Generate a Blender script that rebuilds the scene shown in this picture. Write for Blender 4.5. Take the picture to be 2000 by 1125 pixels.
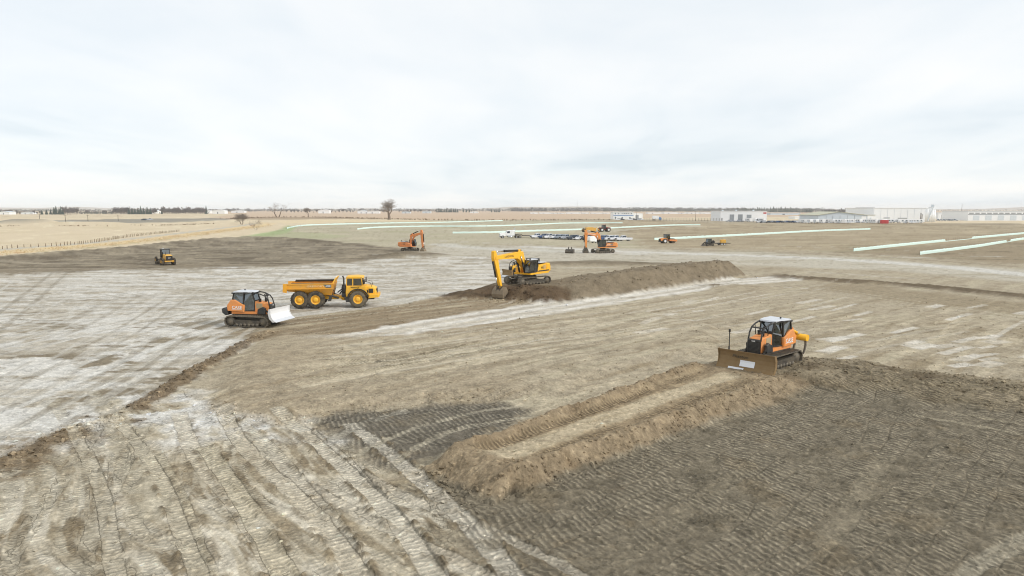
import bpy, bmesh, math, random
import numpy as np
from mathutils import Vector, Matrix

for o in list(bpy.data.objects):
    bpy.data.objects.remove(o, do_unlink=True)
scene = bpy.context.scene
COL = scene.collection
random.seed(7)

# ------------------------------------------------------------------ camera
CAM_H = 11.0
FPX = 2000 * 24.0 / 36.0                       # focal length in photo pixels (24 mm drone lens)
HORIZON = 408.0
PITCH = math.atan((562.5 - HORIZON) / FPX)
cam_data = bpy.data.cameras.new('camera')
cam_data.lens = 24.0
cam_data.sensor_width = 36.0
cam_data.clip_start = 0.5
cam_data.clip_end = 60000.0
cam = bpy.data.objects.new('camera', cam_data)
COL.objects.link(cam)
cam.location = (0.0, 0.0, CAM_H)
cam.rotation_euler = (math.pi / 2 - PITCH, 0.0, 0.0)
scene.camera = cam
scene.render.resolution_x = 1024
scene.render.resolution_y = 576

# ------------------------------------------------------------------ sky and sun (bright overcast)
SUN_AZ = math.radians(112.0)                    # to the right of the view, from +Y towards +X
SUN_EL = math.radians(33.0)
world = bpy.data.worlds.new('World')
scene.world = world
world.use_nodes = True
wn, wl = world.node_tree.nodes, world.node_tree.links
wn.clear()
w_out = wn.new('ShaderNodeOutputWorld')
w_bg = wn.new('ShaderNodeBackground')
w_sky = wn.new('ShaderNodeTexSky')
w_sky.sky_type = 'NISHITA'
w_sky.sun_disc = False
w_sky.sun_elevation = SUN_EL
w_sky.sun_rotation = SUN_AZ
w_sky.altitude = 900
w_sky.air_density = 1.0
w_sky.dust_density = 2.0
w_tc = wn.new('ShaderNodeTexCoord')
w_sep = wn.new('ShaderNodeSeparateXYZ')
wl.new(w_tc.outputs['Generated'], w_sep.inputs[0])
def wmath(op, a, b=None, clamp=False):
    n = wn.new('ShaderNodeMath'); n.operation = op; n.use_clamp = clamp
    for i, v in enumerate((a, b)):
        if v is None: continue
        if isinstance(v, (int, float)): n.inputs[i].default_value = v
        else: wl.new(v, n.inputs[i])
    return n.outputs[0]
w_h = wmath('ADD', wmath('MAXIMUM', w_sep.outputs['Z'], 0.0), 0.10)
w_px = wmath('DIVIDE', w_sep.outputs['X'], w_h)
w_py = wmath('DIVIDE', w_sep.outputs['Y'], w_h)
w_cmb = wn.new('ShaderNodeCombineXYZ')
wl.new(w_px, w_cmb.inputs[0]); wl.new(w_py, w_cmb.inputs[1])
def wnoise(scale, detail, sx, sy, rot, dist=0.0):
    m = wn.new('ShaderNodeMapping'); m.inputs['Scale'].default_value = (sx, sy, 1)
    m.inputs['Rotation'].default_value = (0, 0, rot)
    wl.new(w_cmb.outputs[0], m.inputs[0])
    n = wn.new('ShaderNodeTexNoise'); n.inputs['Scale'].default_value = scale
    n.inputs['Detail'].default_value = detail; n.inputs['Roughness'].default_value = 0.52
    n.inputs['Distortion'].default_value = dist
    wl.new(m.outputs[0], n.inputs['Vector'])
    return n.outputs['Fac']
w_n1 = wnoise(0.42, 6.0, 1.0, 0.75, math.radians(-18), 0.35)
w_n2 = wnoise(1.5, 5.0, 1.0, 0.45, math.radians(-18), 0.6)
w_mix = wmath('ADD', wmath('MULTIPLY', w_n1, 0.72), wmath('MULTIPLY', w_n2, 0.28))
w_ramp = wn.new('ShaderNodeValToRGB')
wl.new(w_mix, w_ramp.inputs[0])
cr = w_ramp.color_ramp
cr.elements[0].position = 0.34; cr.elements[0].color = (0.615, 0.675, 0.715, 1)
cr.elements[1].position = 0.63; cr.elements[1].color = (0.835, 0.832, 0.82, 1)
e = cr.elements.new(0.43); e.color = (0.715, 0.755, 0.78, 1)
e = cr.elements.new(0.53); e.color = (0.785, 0.803, 0.808, 1)
w_skys = wn.new('ShaderNodeVectorMath'); w_skys.operation = 'SCALE'
wl.new(w_sky.outputs[0], w_skys.inputs[0]); w_skys.inputs['Scale'].default_value = 0.10
w_m = wn.new('ShaderNodeMix'); w_m.data_type = 'RGBA'
w_m.inputs['Factor'].default_value = 0.88                 # cloud cover over the clear sky
wl.new(w_skys.outputs[0], w_m.inputs['A']); wl.new(w_ramp.outputs[0], w_m.inputs['B'])
wl.new(w_m.outputs['Result'], w_bg.inputs['Color'])
w_bg.inputs['Strength'].default_value = 1.0
wl.new(w_bg.outputs[0], w_out.inputs['Surface'])

sun_data = bpy.data.lights.new('sun', 'SUN')
sun_data.energy = 1.5
sun_data.angle = math.radians(10.0)
sun_data.color = (1.0, 0.965, 0.915)
sun = bpy.data.objects.new('sun', sun_data)
COL.objects.link(sun)
sd = Vector((math.sin(SUN_AZ) * math.cos(SUN_EL), math.cos(SUN_AZ) * math.cos(SUN_EL), math.sin(SUN_EL)))
sun.rotation_euler = sd.to_track_quat('Z', 'Y').to_euler()
sun.location = (60, 30, 60)

scene.view_settings.view_transform = 'Standard'
scene.view_settings.look = 'None'
scene.view_settings.gamma = 1.0
scene.view_settings.exposure = 0.38
scene.view_settings.use_curve_mapping = False
scene.render.engine = 'CYCLES'
scene.cycles.max_bounces = 6
scene.cycles.volume_bounces = 1
scene.cycles.pixel_filter_type = 'BLACKMAN_HARRIS'
scene.cycles.filter_width = 1.05

# ------------------------------------------------------------------ ground: where a point of the photo lies on the site
ct, st = math.cos(PITCH), math.sin(PITCH)
def G(px, py, z=0.0):
    r = (px - 1000.0) / FPX
    u = (562.5 - py) / FPX
    d = (r, ct + u * st, -st + u * ct)
    t = (z - CAM_H) / d[2]
    return (d[0] * t, d[1] * t)
def GP(pts, z=0.0):
    return np.array([G(a, b, z) for a, b in pts])

def lin(c):
    return tuple(((v / 255.0) / 12.92 if v / 255.0 <= 0.04045 else ((v / 255.0 + 0.055) / 1.055) ** 2.4) for v in c)
SOIL_GAIN = 1.17                               # light falling on the ground: tones as seen -> base colours
def soil(r, g, b):
    m = (r + g + b) / 3.0
    r, g, b = (m + (v - m) * .97 for v in (r, g, b))
    return np.array([v / SOIL_GAIN for v in lin((r, g, b))], dtype=np.float32)

# ---- noise in site metres
def _h(ix, iy, seed):
    h = (ix.astype(np.uint32) * np.uint32(374761393) + iy.astype(np.uint32) * np.uint32(668265263)
         + np.uint32((seed * 362437 + 9157) & 0xffffffff))
    h = (h ^ (h >> np.uint32(13))) * np.uint32(1274126177)
    return (h ^ (h >> np.uint32(16)))
_AN = np.arange(256) * (2 * math.pi / 256)
_CT = np.cos(_AN).astype(np.float32); _ST = np.sin(_AN).astype(np.float32)
def gn(x, y, seed=0):
    x0 = np.floor(x); y0 = np.floor(y)
    fx = (x - x0).astype(np.float32); fy = (y - y0).astype(np.float32)
    ix = x0.astype(np.int32).view(np.uint32); iy = y0.astype(np.int32).view(np.uint32)
    u = fx * fx * (3 - 2 * fx)
    v = fy * fy * (3 - 2 * fy)
    ax = ix * np.uint32(374761393) + np.uint32((seed * 362437 + 9157) & 0xffffffff)
    ay = iy * np.uint32(668265263)
    def g(a, b, dx, dy):
        h = a + b
        h ^= h >> np.uint32(13); h *= np.uint32(1274126177); h >>= np.uint32(22)
        h &= np.uint32(255)
        return _CT[h] * dx + _ST[h] * dy
    ax1 = ax + np.uint32(374761393); ay1 = ay + np.uint32(668265263)
    n00 = g(ax, ay, fx, fy); n10 = g(ax1, ay, fx - 1, fy)
    n01 = g(ax, ay1, fx, fy - 1); n11 = g(ax1, ay1, fx - 1, fy - 1)
    a = n00 + u * (n10 - n00); b = n01 + u * (n11 - n01)
    return (a + v * (b - a)) * np.float32(1.5)
def fbm(x, y, cell, octs=3, seed=0, gain=0.5):
    s = 0; a = 1.0; t = 0
    for k in range(octs):
        s = s + a * gn(x / cell + 13.7 * k, y / cell - 7.3 * k, seed + k)
        t += a; a *= gain; cell *= 0.5
    return s / t
def rnd(i, seed=0):
    i = np.asarray(i)
    return (_h(i.astype(np.int64), i.astype(np.int64) * 7 + 3, seed) & np.uint32(65535)).astype(np.float32) / 65535.0
def ss(a, b, x):
    t = np.clip((x - a) / (b - a), 0, 1)
    return t * t * (3 - 2 * t)

def poly_sd(X, Y, P):
    """signed distance to a polygon, positive inside"""
    d = np.full(X.shape, 1e12, X.dtype); ins = np.zeros(X.shape, bool)
    n = len(P)
    for i in range(n):
        ax, ay = P[i]; bx, by = P[(i + 1) % n]
        ex, ey = bx - ax, by - ay
        t = np.clip(((X - ax) * ex + (Y - ay) * ey) / (ex * ex + ey * ey + 1e-9), 0, 1)
        d = np.minimum(d, (X - ax - t * ex) ** 2 + (Y - ay - t * ey) ** 2)
        c = (ay > Y) != (by > Y)
        if abs(ey) > 1e-9:
            ins ^= c & (X < ex * (Y - ay) / ey + ax)
    d = np.sqrt(d)
    return np.where(ins, d, -d)

def poly_near(X, Y, P, reach):
    out = np.full(X.shape, -1e6)
    lo = P.min(0) - reach; hi = P.max(0) + reach
    k = np.nonzero((X > lo[0]) & (X < hi[0]) & (Y > lo[1]) & (Y < hi[1]))[0]
    out[k] = poly_sd(X[k], Y[k], P)
    return out

def line_st(X, Y, P, reach):
    """points within reach of a polyline: indices, distance along, signed offset (right positive), fraction along"""
    lo = P.min(0) - reach; hi = P.max(0) + reach
    idx = np.nonzero((X > lo[0]) & (X < hi[0]) & (Y > lo[1]) & (Y < hi[1]))[0]
    x = X[idx]; y = Y[idx]
    bd = np.full(x.shape, 1e12); bs = np.zeros(x.shape); bt = np.zeros(x.shape)
    L = 0.0
    seg = np.hypot(*(P[1:] - P[:-1]).T)
    for i in range(len(P) - 1):
        ax, ay = P[i]; ex, ey = P[i + 1] - P[i]; l = seg[i]
        t = np.clip(((x - ax) * ex + (y - ay) * ey) / (l * l), 0, 1)
        dx = x - ax - t * ex; dy = y - ay - t * ey
        d = dx * dx + dy * dy
        m = d < bd
        side = (dx * ey - dy * ex) / l
        bd = np.where(m, d, bd); bs = np.where(m, L + t * l, bs)
        bt = np.where(m, np.where(np.abs(side) > 1e-6, np.sign(side), 1) * np.sqrt(d), bt)
        L += l
    k = np.abs(bt) < reach
    return idx[k], bs[k], bt[k], bs[k] / L
def smooth_line(P, n=8):
    out = []
    m = len(P)
    for i in range(m - 1):
        p0 = P[max(i - 1, 0)]; p1 = P[i]; p2 = P[i + 1]; p3 = P[min(i + 2, m - 1)]
        for k in range(n):
            t = k / n
            out.append(0.5 * ((2 * p1) + (-p0 + p2) * t + (2 * p0 - 5 * p1 + 4 * p2 - p3) * t * t + (-p0 + 3 * p1 - 3 * p2 + p3) * t ** 3))
    out.append(P[-1])
    return np.array(out)

# ---- plan of the site, all in metres
BERM = np.array([(0.2, 88.2, 1.3), (2.0, 88.3, 1.4), (6.0, 88.0, 1.5), (10.0, 89.8, 2.15), (15.0, 94.4, 2.4), (20.3, 99.5, 2.55),
                 (27.0, 105.8, 2.6), (35.0, 113.6, 2.45)])
EXC = (2.0, 87.0, 1.5)                          # bench the big excavator stands on
LANE_A = np.array((-0.9, 27.4)); LANE_B = np.array((14.2, 42.6))
BANK = smooth_line(GP([(-420, 560), (0, 507), (220, 489), (380, 472), (480, 465), (560, 467), (640, 472), (720, 478)]), 6)
WIND1 = smooth_line(GP([(248, 806), (330, 757), (380, 727), (420, 705), (500, 662), (540, 648)]), 6)
WIND2 = smooth_line(GP([(-260, 1010), (-60, 930), (60, 880), (150, 845), (232, 812)]), 6)
MOUNDR = smooth_line(GP([(1545, 752), (1620, 728), (1750, 748), (2000, 778), (2300, 815), (2700, 860)]), 6)
FILL = GP([(520, 655), (470, 700), (436, 738), (408, 790), (430, 808), (480, 822), (540, 827), (620, 816), (700, 800), (850, 790), (980, 778), (1080, 768),
           (1200, 730), (1390, 690), (1420, 640), (1200, 600), (900, 640), (650, 655)])
RIDGE_R = smooth_line(GP([(1500, 537), (1560, 543), (1700, 553), (1850, 565), (2000, 581), (2300, 612)]), 5)
DARK2 = GP([(770, 955), (800, 925), (1000, 930), (1180, 890), (1400, 820), (1530, 770), (1640, 735), (1750, 745), (2000, 775), (2700, 830),
            (3600, 1300), (3200, 2600), (900, 2600), (945, 1140), (890, 1060), (850, 1000), (800, 965)])
DARK1 = GP([(608, 822), (660, 806), (760, 800), (860, 790), (985, 785), (1045, 802), (1010, 830), (930, 868), (850, 895), (790, 925), (730, 915), (690, 880)])

def lane_frame(X, Y):
    d = LANE_B - LANE_A; L = np.hypot(*d); d = d / L
    s = ((X - LANE_A[0]) * d[0] + (Y - LANE_A[1]) * d[1]) / L
    t = (X - LANE_A[0]) * d[1] - (Y - LANE_A[1]) * d[0]      # right-near positive
    return s, t, L

def macro(X, Y):
    """terrain height without the fine relief"""
    Z = np.zeros(X.shape)
    near = ss(400, 120, Y)
    Z = Z + near * (0.10 * fbm(X, Y, 17.0, 2, 3) + 0.05 * fbm(X, Y, 4.0, 2, 5))
    # long spoil berm
    P = BERM
    i, s, t, f = line_st(X, Y, P[:, :2], 9.0)
    if len(i):
        seg = np.concatenate([[0], np.cumsum(np.hypot(*(P[1:, :2] - P[:-1, :2]).T))])
        hh = np.interp(s, seg, P[:, 2])
        wob = 0.7 * fbm(X[i], Y[i], 3.5, 3, 21)
        flat = np.interp(s, seg, [2.8, 3.2, 3.0, 1.6, 1.2, 1.2, 1.3, 1.0])
        run = np.where(t > 0, np.interp(s, seg, [2.6, 3.4, 5.0, 4.4, 3.9, 3.9, 3.6, 3.2]), 4.0)
        d = np.abs(t) + wob * 0.8
        prof = hh * (1 - ss(0, 1, np.clip((d - flat) / run, 0, 1)) * 0.35 - 0.65 * np.clip((d - flat) / run, 0, 1))
        prof = prof + (0.20 * fbm(X[i], Y[i], 2.4, 3, 33) + .10 * fbm(s, t * .25, .9, 3, 34)) * np.clip(prof, 0, 1)
        Z[i] = np.maximum(Z[i], prof)
    # heaps by the bucket
    for (cx, cy, r, h, sd) in ((1.5, 83.2, 3.3, 1.65, 1), (4.2, 82.2, 3.4, 1.3, 2), (-5.4, 86.0, 3.6, 0.9, 3), (-10.5, 83.5, 4.5, 0.4, 4), (-1.0, 86.2, 2.2, 1.0, 5)):
        d = np.hypot(X - cx, (Y - cy) * 1.15)
        k = np.nonzero(d < r * 1.6)[0]
        if len(k):
            dd = d[k] / r + 0.22 * fbm(X[k], Y[k], 1.8, 3, 40 + sd)
            hz = h * np.clip(1 - dd, 0, 1) ** 0.85
            Z[k] = np.maximum(Z[k], Z[k] * 0.55 + hz)
    # scoop the bucket has dug
    d = np.hypot(X + 1.9, Y - 82.6); Z = Z - 0.45 * ss(2.2, 0.6, d)
    # pushed lane with side windrows
    k = np.nonzero((X > -9) & (X < 24) & (Y > 20) & (Y < 54))[0]
    if len(k):
        s, t, L = lane_frame(X[k], Y[k])
        s = s + 0.012 * fbm(X[k], Y[k], 1.7, 2, 50)
        t2 = t + 0.30 * fbm(X[k], Y[k], 1.9, 3, 51)
        hw = 1.25 + 1.05 * np.clip(s, 0, 1)
        base = 0.60 * ss(-0.115, 0.015, s) * ss(1.42, 1.02, s)
        e = np.abs(t2) - hw
        run = np.where(t2 > 0, 0.85 + 1.5 * np.clip(s, 0, 1.2), 1.2)
        run = run * (1 + .35 * fbm(X[k], Y[k], 2.4, 2, 54))
        up = base * (1 - ss(0, 1, np.clip((e - 0.30) / run, 0, 1)))
        lumps = 0.5 + 0.5 * fbm(X[k], Y[k], 0.9, 2, 52)
        wl_ = np.exp(-((e - 0.32) / 0.40) ** 2) * np.where(t2 < 0, 0.42, 0.24) * (0.55 + 0.8 * lumps) * ss(-0.10, 0.05, s) * ss(1.06, 0.95, s)
        endp = 0.35 * np.exp(-((s + 0.03) / 0.05) ** 2) * (np.abs(t2) < hw + 0.9)
        rough = 0.09 * fbm(X[k], Y[k], 0.55, 2, 53) * ((e > 0) | (s < 0.0)) * np.clip(up * 2, 0, 1)
        Z[k] = np.maximum(Z[k], up + (wl_ + endp + rough) * (up > 0.02))
    # loose fill to the right of the dozer
    i, s, t, f = line_st(X, Y, MOUNDR, 6.5)
    if len(i):
        wob = fbm(X[i], Y[i], 2.6, 3, 60)
        h = 0.62 * np.clip(1.0 - (np.abs(t) + 1.3 * wob - 1.4) / 3.6, 0, 1) * ss(0, 0.03, f)
        Z[i] = np.maximum(Z[i], h * (1 + 0.35 * fbm(X[i], Y[i], 1.1, 3, 61)))
    # edge of the spread fill, centre left
    sd_ = poly_near(X, Y, FILL, 4.0)
    k = np.nonzero((sd_ > -3) & (sd_ < 18))[0]
    if len(k):
        d = sd_[k] + 0.9 * fbm(X[k], Y[k], 2.6, 4, 70, .6)
        Z[k] += 0.36 * ss(-0.6, 1.8, d) * (1 - ss(3, 14, d))
    # windrows
    for P, h, w, sdn in ((WIND1, 0.34, 0.42, 80), (WIND2, 0.26, 1.0, 81)):
        i, s, t, f = line_st(X, Y, P, w * 4)
        if len(i):
            n = fbm(X[i], Y[i], 0.8, 3, sdn)
            Z[i] += h * (0.75 + 0.8 * n) * np.exp(-((t + 0.3 * n) / w) ** 2) * ss(0, 0.04, f) * ss(1, 0.94, f)
    # stripped bank by the field
    i, s, t, f = line_st(X, Y, BANK, 16)
    if len(i):
        n = fbm(X[i], Y[i], 9.0, 3, 90)
        Z[i] += 0.9 * np.clip(1 - np.abs(t + 2.5 * n) / np.where(t > 0, 13, 4.0), 0, 1) * ss(1, 0.75, f)
    i, s, t, f = line_st(X, Y, RIDGE_R, 5)
    if len(i):
        n = fbm(X[i], Y[i], 4.0, 3, 91)
        Z[i] += 0.45 * np.clip(1 - np.abs(t + n) / 2.4, 0, 1) * ss(0, 0.06, f)
    # spoil in front of the small excavator
    for (px, py, rx, ry, h) in ((792, 500, 9, 5, 1.0), (838, 497, 6, 4, 0.5), (1160, 515, 22, 5, 0.5), (1430, 562, 7, 6, 0.4), (880, 477, 10, 6, 0.4)):
        cx, cy = G(px, py)
        k = np.nonzero((np.abs(X - cx) < rx * 1.4) & (np.abs(Y - cy) < ry * 1.4))[0]
        d = np.hypot((X[k] - cx) / rx, (Y[k] - cy) / ry) + 0.15 * fbm(X[k], Y[k], 3.0, 2, 95)
        Z[k] = np.maximum(Z[k], Z[k] * 0.6 + h * ss(1.0, 0.1, d))
    # grass bank and ditch beyond the field track
    for (px, py, rx, ry, h, sl) in ((150, 441, 60, 22, 2.6, 0), (55, 437, 34, 20, 3.4, 0)):
        cx, cy = G(px, py)
        d = np.hypot((X - cx) / rx, (Y - cy) / ry)
        Z = np.maximum(Z, h * ss(1.0, 0.3, d))
    return Z
def ground_many(x, y):
    return macro(np.asarray(x, float), np.asarray(y, float))
def ground_z(x, y):
    return float(macro(np.array([float(x)]), np.array([float(y)]))[0])

# ---- tracks left by machines: photo points, half gauge, tread width, kind
def gp(*p): return smooth_line(GP(p), 6)
CLEAT = []                                      # crawler tracks
for p, g, w, a, tone in (
    (((960, 1180), (880, 1060), (790, 965), (700, 880), (640, 835)), 1.05, 0.78, 1.0, (226, 217, 198)),
    (((800, 1180), (740, 1060), (660, 960), (560, 860), (500, 815)), 1.05, 0.78, 1.0, (222, 212, 190)),
    (((650, 1180), (600, 1080), (520, 975), (430, 880), (390, 800)), 1.05, 0.78, 0.95, (220, 208, 184)),
    (((500, 1180), (450, 1060), (400, 960), (350, 880)), 1.05, 0.78, 0.95, (218, 206, 178)),
    (((330, 1200), (290, 1060), (255, 940), (200, 850), (140, 770)), 1.05, 0.60, 0.8, (212, 201, 177)),
    (((60, 1200), (110, 1050), (180, 930), (240, 830)), 1.05, 0.60, 0.6, (196, 186, 164)),
    (((1150, 1190), (960, 1080), (800, 1010), (640, 930), (560, 870)), 1.05, 0.55, 0.7, (216, 206, 186)),
    (((430, 660), (540, 632), (700, 612), (860, 594), (960, 580)), 1.05, 0.60, 1.0, (196, 184, 160)),
    (((560, 655), (700, 634), (860, 612), (980, 596)), 1.0, 0.6, 0.8, (186, 172, 146)),
    (((590, 742), (700, 722), (840, 700), (960, 676)), 1.0, 0.6, 0.8, (196, 182, 152)),
    (((640, 700), (760, 704), (870, 690)), 1.0, 0.6, 0.7, (192, 178, 148)),
    (((640, 862), (720, 824), (800, 800)), 0.0, 0.7, 0.8, (188, 180, 162)),
):
    CLEAT.append((gp(*p), g, w, a, soil(*tone)))
RUT = []                                        # smooth wheel tracks
for p, g, w, dep, tone, st_ in (
    (((680, 900), (760, 856), (860, 822), (960, 800), (1050, 790)), 0.0, 0.42, 0.05, (190, 180, 158), 0.9),
    (((740, 930), (820, 870), (900, 838), (990, 820), (1060, 808)), 0.0, 0.42, 0.05, (188, 178, 156), 0.9),
    (((1740, 806), (1850, 822), (2000, 850), (2300, 910)), 0.0, 0.35, 0.04, (190, 178, 152), 0.8),
    (((1790, 798), (1900, 812), (2000, 830), (2300, 880)), 0.0, 0.30, 0.04, (186, 174, 148), 0.7),
    (((1560, 1120), (1640, 1030), (1700, 930), (1745, 880)), 0.0, 0.8, 0.03, (158, 147, 125), 0.7),
    (((1180, 1130), (1300, 1030), (1420, 940), (1500, 890)), 0.0, 0.6, 0.03, (150, 139, 117), 0.6),
    (((1860, 1140), (1930, 1092), (2010, 1048), (2200, 950)), 0.0, 0.65, 0.05, (190, 180, 158), 0.9),
    (((560, 772), (680, 745), (800, 715), (900, 690)), 0.0, 0.9, 0.05, (214, 200, 172), 1.0),
    (((740, 758), (830, 738), (960, 700), (1100, 675), (1280, 650)), 0.0, 0.9, 0.04, (210, 196, 168), 0.95),
    (((1010, 760), (1150, 725), (1300, 690), (1420, 668)), 0.0, 0.9, 0.03, (196, 184, 156), 0.6),
    (((1080, 690), (1200, 655), (1400, 615), (1600, 590)), 0.0, 0.6, 0.02, (198, 186, 158), 0.6),
    (((1250, 615), (1340, 600), (1420, 585), (1500, 570)), 1.1, 0.35, 0.02, (226, 218, 202), 0.8),
    (((1500, 560), (1570, 563), (1620, 566)), 0.0, 0.5, 0.02, (224, 216, 200), 0.8),
    (((1930, 668), (1975, 640), (2010, 622)), 0.0, 0.45, 0.02, (220, 212, 196), 0.8),
    (((1560, 690), (1700, 660), (1850, 640), (2000, 610)), 1.0, 0.35, 0.02, (196, 184, 158), 0.6),
    (((1300, 700), (1420, 660), (1560, 625), (1700, 595)), 1.0, 0.35, 0.02, (194, 182, 156), 0.5),
    (((1620, 560), (1800, 580), (2000, 600)), 1.2, 0.4, 0.03, (150, 136, 112), 0.7),
    (((1540, 556), (1800, 592), (2100, 640)), 1.0, 0.4, 0.02, (202, 192, 170), 0.5),
):
    RUT.append((gp(*p), g, w, dep, soil(*tone), st_, 0))
for k, (ya, yb) in enumerate(((702, 640), (722, 655), (690, 622), (748, 672), (676, 612))):
    RUT.append((gp((560 + k * 18, ya), (760, ya - 24), (980, yb + 14), (1240, yb - 18), (1420, yb - 44)), 1.15, .5, .03, soil(212, 201, 178), .6, 0))
rr = random.Random(11)
for k in range(15):                             # sweeping haul passes over the pale pan
    o = k * 1.0 + rr.uniform(-.3, .3)
    tone = ((226, 222, 212), (150, 139, 119), (218, 212, 198), (162, 151, 131), (232, 229, 222))[k % 5]
    RUT.append((gp((-160, 985 - o * 30), (60, 862 - o * 21), (230, 762 - o * 14), (400, 668 - o * 6.5), (540, 622 - o * 4.5), (700, 602 - o * 4.5)), 1.15 if k % 2 else 0.0, rr.uniform(.5, .95), .05, soil(*tone), rr.uniform(.25, .6), 1))
for k in range(12):
    o = k + rr.uniform(-.4, .4)
    tone = ((228, 224, 215), (158, 148, 129), (221, 216, 204), (168, 158, 139))[k % 4]
    RUT.append((gp((-200, 560 + o * 17), (150, 543 + o * 10), (430, 541 + o * 5.5), (700, 536 + o * 3.6), (930, 517 + o * 2.6)), 1.2 if k % 3 else 0.0, rr.uniform(.5, 1.0), .04, soil(*tone), rr.uniform(.25, .55), 1))
for k in range(7):                              # turning loops
    cx, cy, rx, ry = rr.uniform(20, 260), rr.uniform(560, 680), rr.uniform(60, 140), rr.uniform(12, 30)
    a0 = rr.uniform(0, 6.28)
    RUT.append((gp(*[(cx + rx * math.cos(a0 + j * .45), cy + ry * math.sin(a0 + j * .45)) for j in range(8)]), 1.1, rr.uniform(.45, .7), .03, soil(*rr.choice([(224, 220, 210), (156, 146, 127)])), rr.uniform(.3, .6), 1))
for k in range(46):                             # sweeping passes over the pale pan, left
    x0 = rr.uniform(-250, 900); y0 = rr.uniform(525, 600)
    ln = rr.uniform(140, 420); sl = rr.uniform(-0.10, 0.04); cv = rr.uniform(-8, 8)
    tone = rr.choice([(226, 223, 215), (222, 218, 208), (166, 158, 142), (176, 168, 152), (230, 227, 220)])
    RUT.append((gp((x0, y0), (x0 + ln * .5, y0 + ln * .5 * sl + cv), (x0 + ln, y0 + ln * sl)), rr.choice([0, 1.1, 1.3]), rr.uniform(.35, .75), .02, soil(*tone), rr.uniform(.3, .65), 1))
for k in range(34):                             # passes running down the left side
    x0 = rr.uniform(-150, 420); y0 = rr.uniform(640, 860)
    ln = rr.uniform(120, 330); sl = rr.uniform(-0.75, -0.30)
    tone = rr.choice([(226, 222, 212), (220, 215, 204), (150, 140, 122), (160, 150, 132)])
    RUT.append((gp((x0, y0), (x0 + ln * .5, y0 + ln * .42 * sl), (x0 + ln, y0 + ln * sl)), rr.choice([0, 1.1]), rr.uniform(.3, .7), .02, soil(*tone), rr.uniform(.3, .65), 1))
for k in range(60):                             # streaks in the graded centre and right
    x0 = rr.uniform(620, 2100); y0 = rr.uniform(560, 740)
    if y0 > 650 and 900 < x0 < 1500: y0 -= 60
    ln = rr.uniform(60, 260); sl = -0.19 + rr.uniform(-0.07, 0.05) + (0.24 if (x0 > 1650 and rr.random() < .35) else 0)
    tone = rr.choice([(206, 196, 172), (200, 188, 160), (214, 206, 190), (156, 142, 116), (164, 150, 124)])
    RUT.append((gp((x0, y0), (x0 + ln * .5, y0 + ln * .5 * sl + rr.uniform(-2, 2)), (x0 + ln, y0 + ln * sl)), rr.choice([0, 0, 1.0]), rr.uniform(.25, .6), .02, soil(*tone), rr.uniform(.2, .55)))
for k in range(42):                             # short pale scraped dashes, right
    x0 = rr.uniform(1230, 2050); y0 = rr.uniform(585, 720)
    if y0 > 660 and x0 < 1580: x0 += 350
    ln = rr.uniform(22, 75)
    sl = rr.uniform(-0.32, -0.1)
    RUT.append((gp((x0, y0), (x0 + ln * .5, y0 + ln * .5 * sl), (x0 + ln, y0 + ln * sl)), 0, rr.uniform(.5, 1.3), .02, soil(232, 225, 211), rr.uniform(.6, 1.0)))
for k in range(40):                             # faint scrape lines on the mid site
    x0 = rr.uniform(620, 1900); y0 = rr.uniform(462, 530)
    ln = rr.uniform(120, 420); sl = 0.03 + rr.uniform(-0.05, 0.05)
    tone = rr.choice([(208, 202, 186), (214, 208, 196), (162, 150, 128), (156, 146, 122), (176, 170, 140)])
    RUT.append((gp((x0, y0), (x0 + ln * .5, y0 + ln * .5 * sl + rr.uniform(-1, 1)), (x0 + ln, y0 + ln * sl)), 0, rr.uniform(.8, 2.6), .0, soil(*tone), rr.uniform(.25, .6)))

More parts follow.
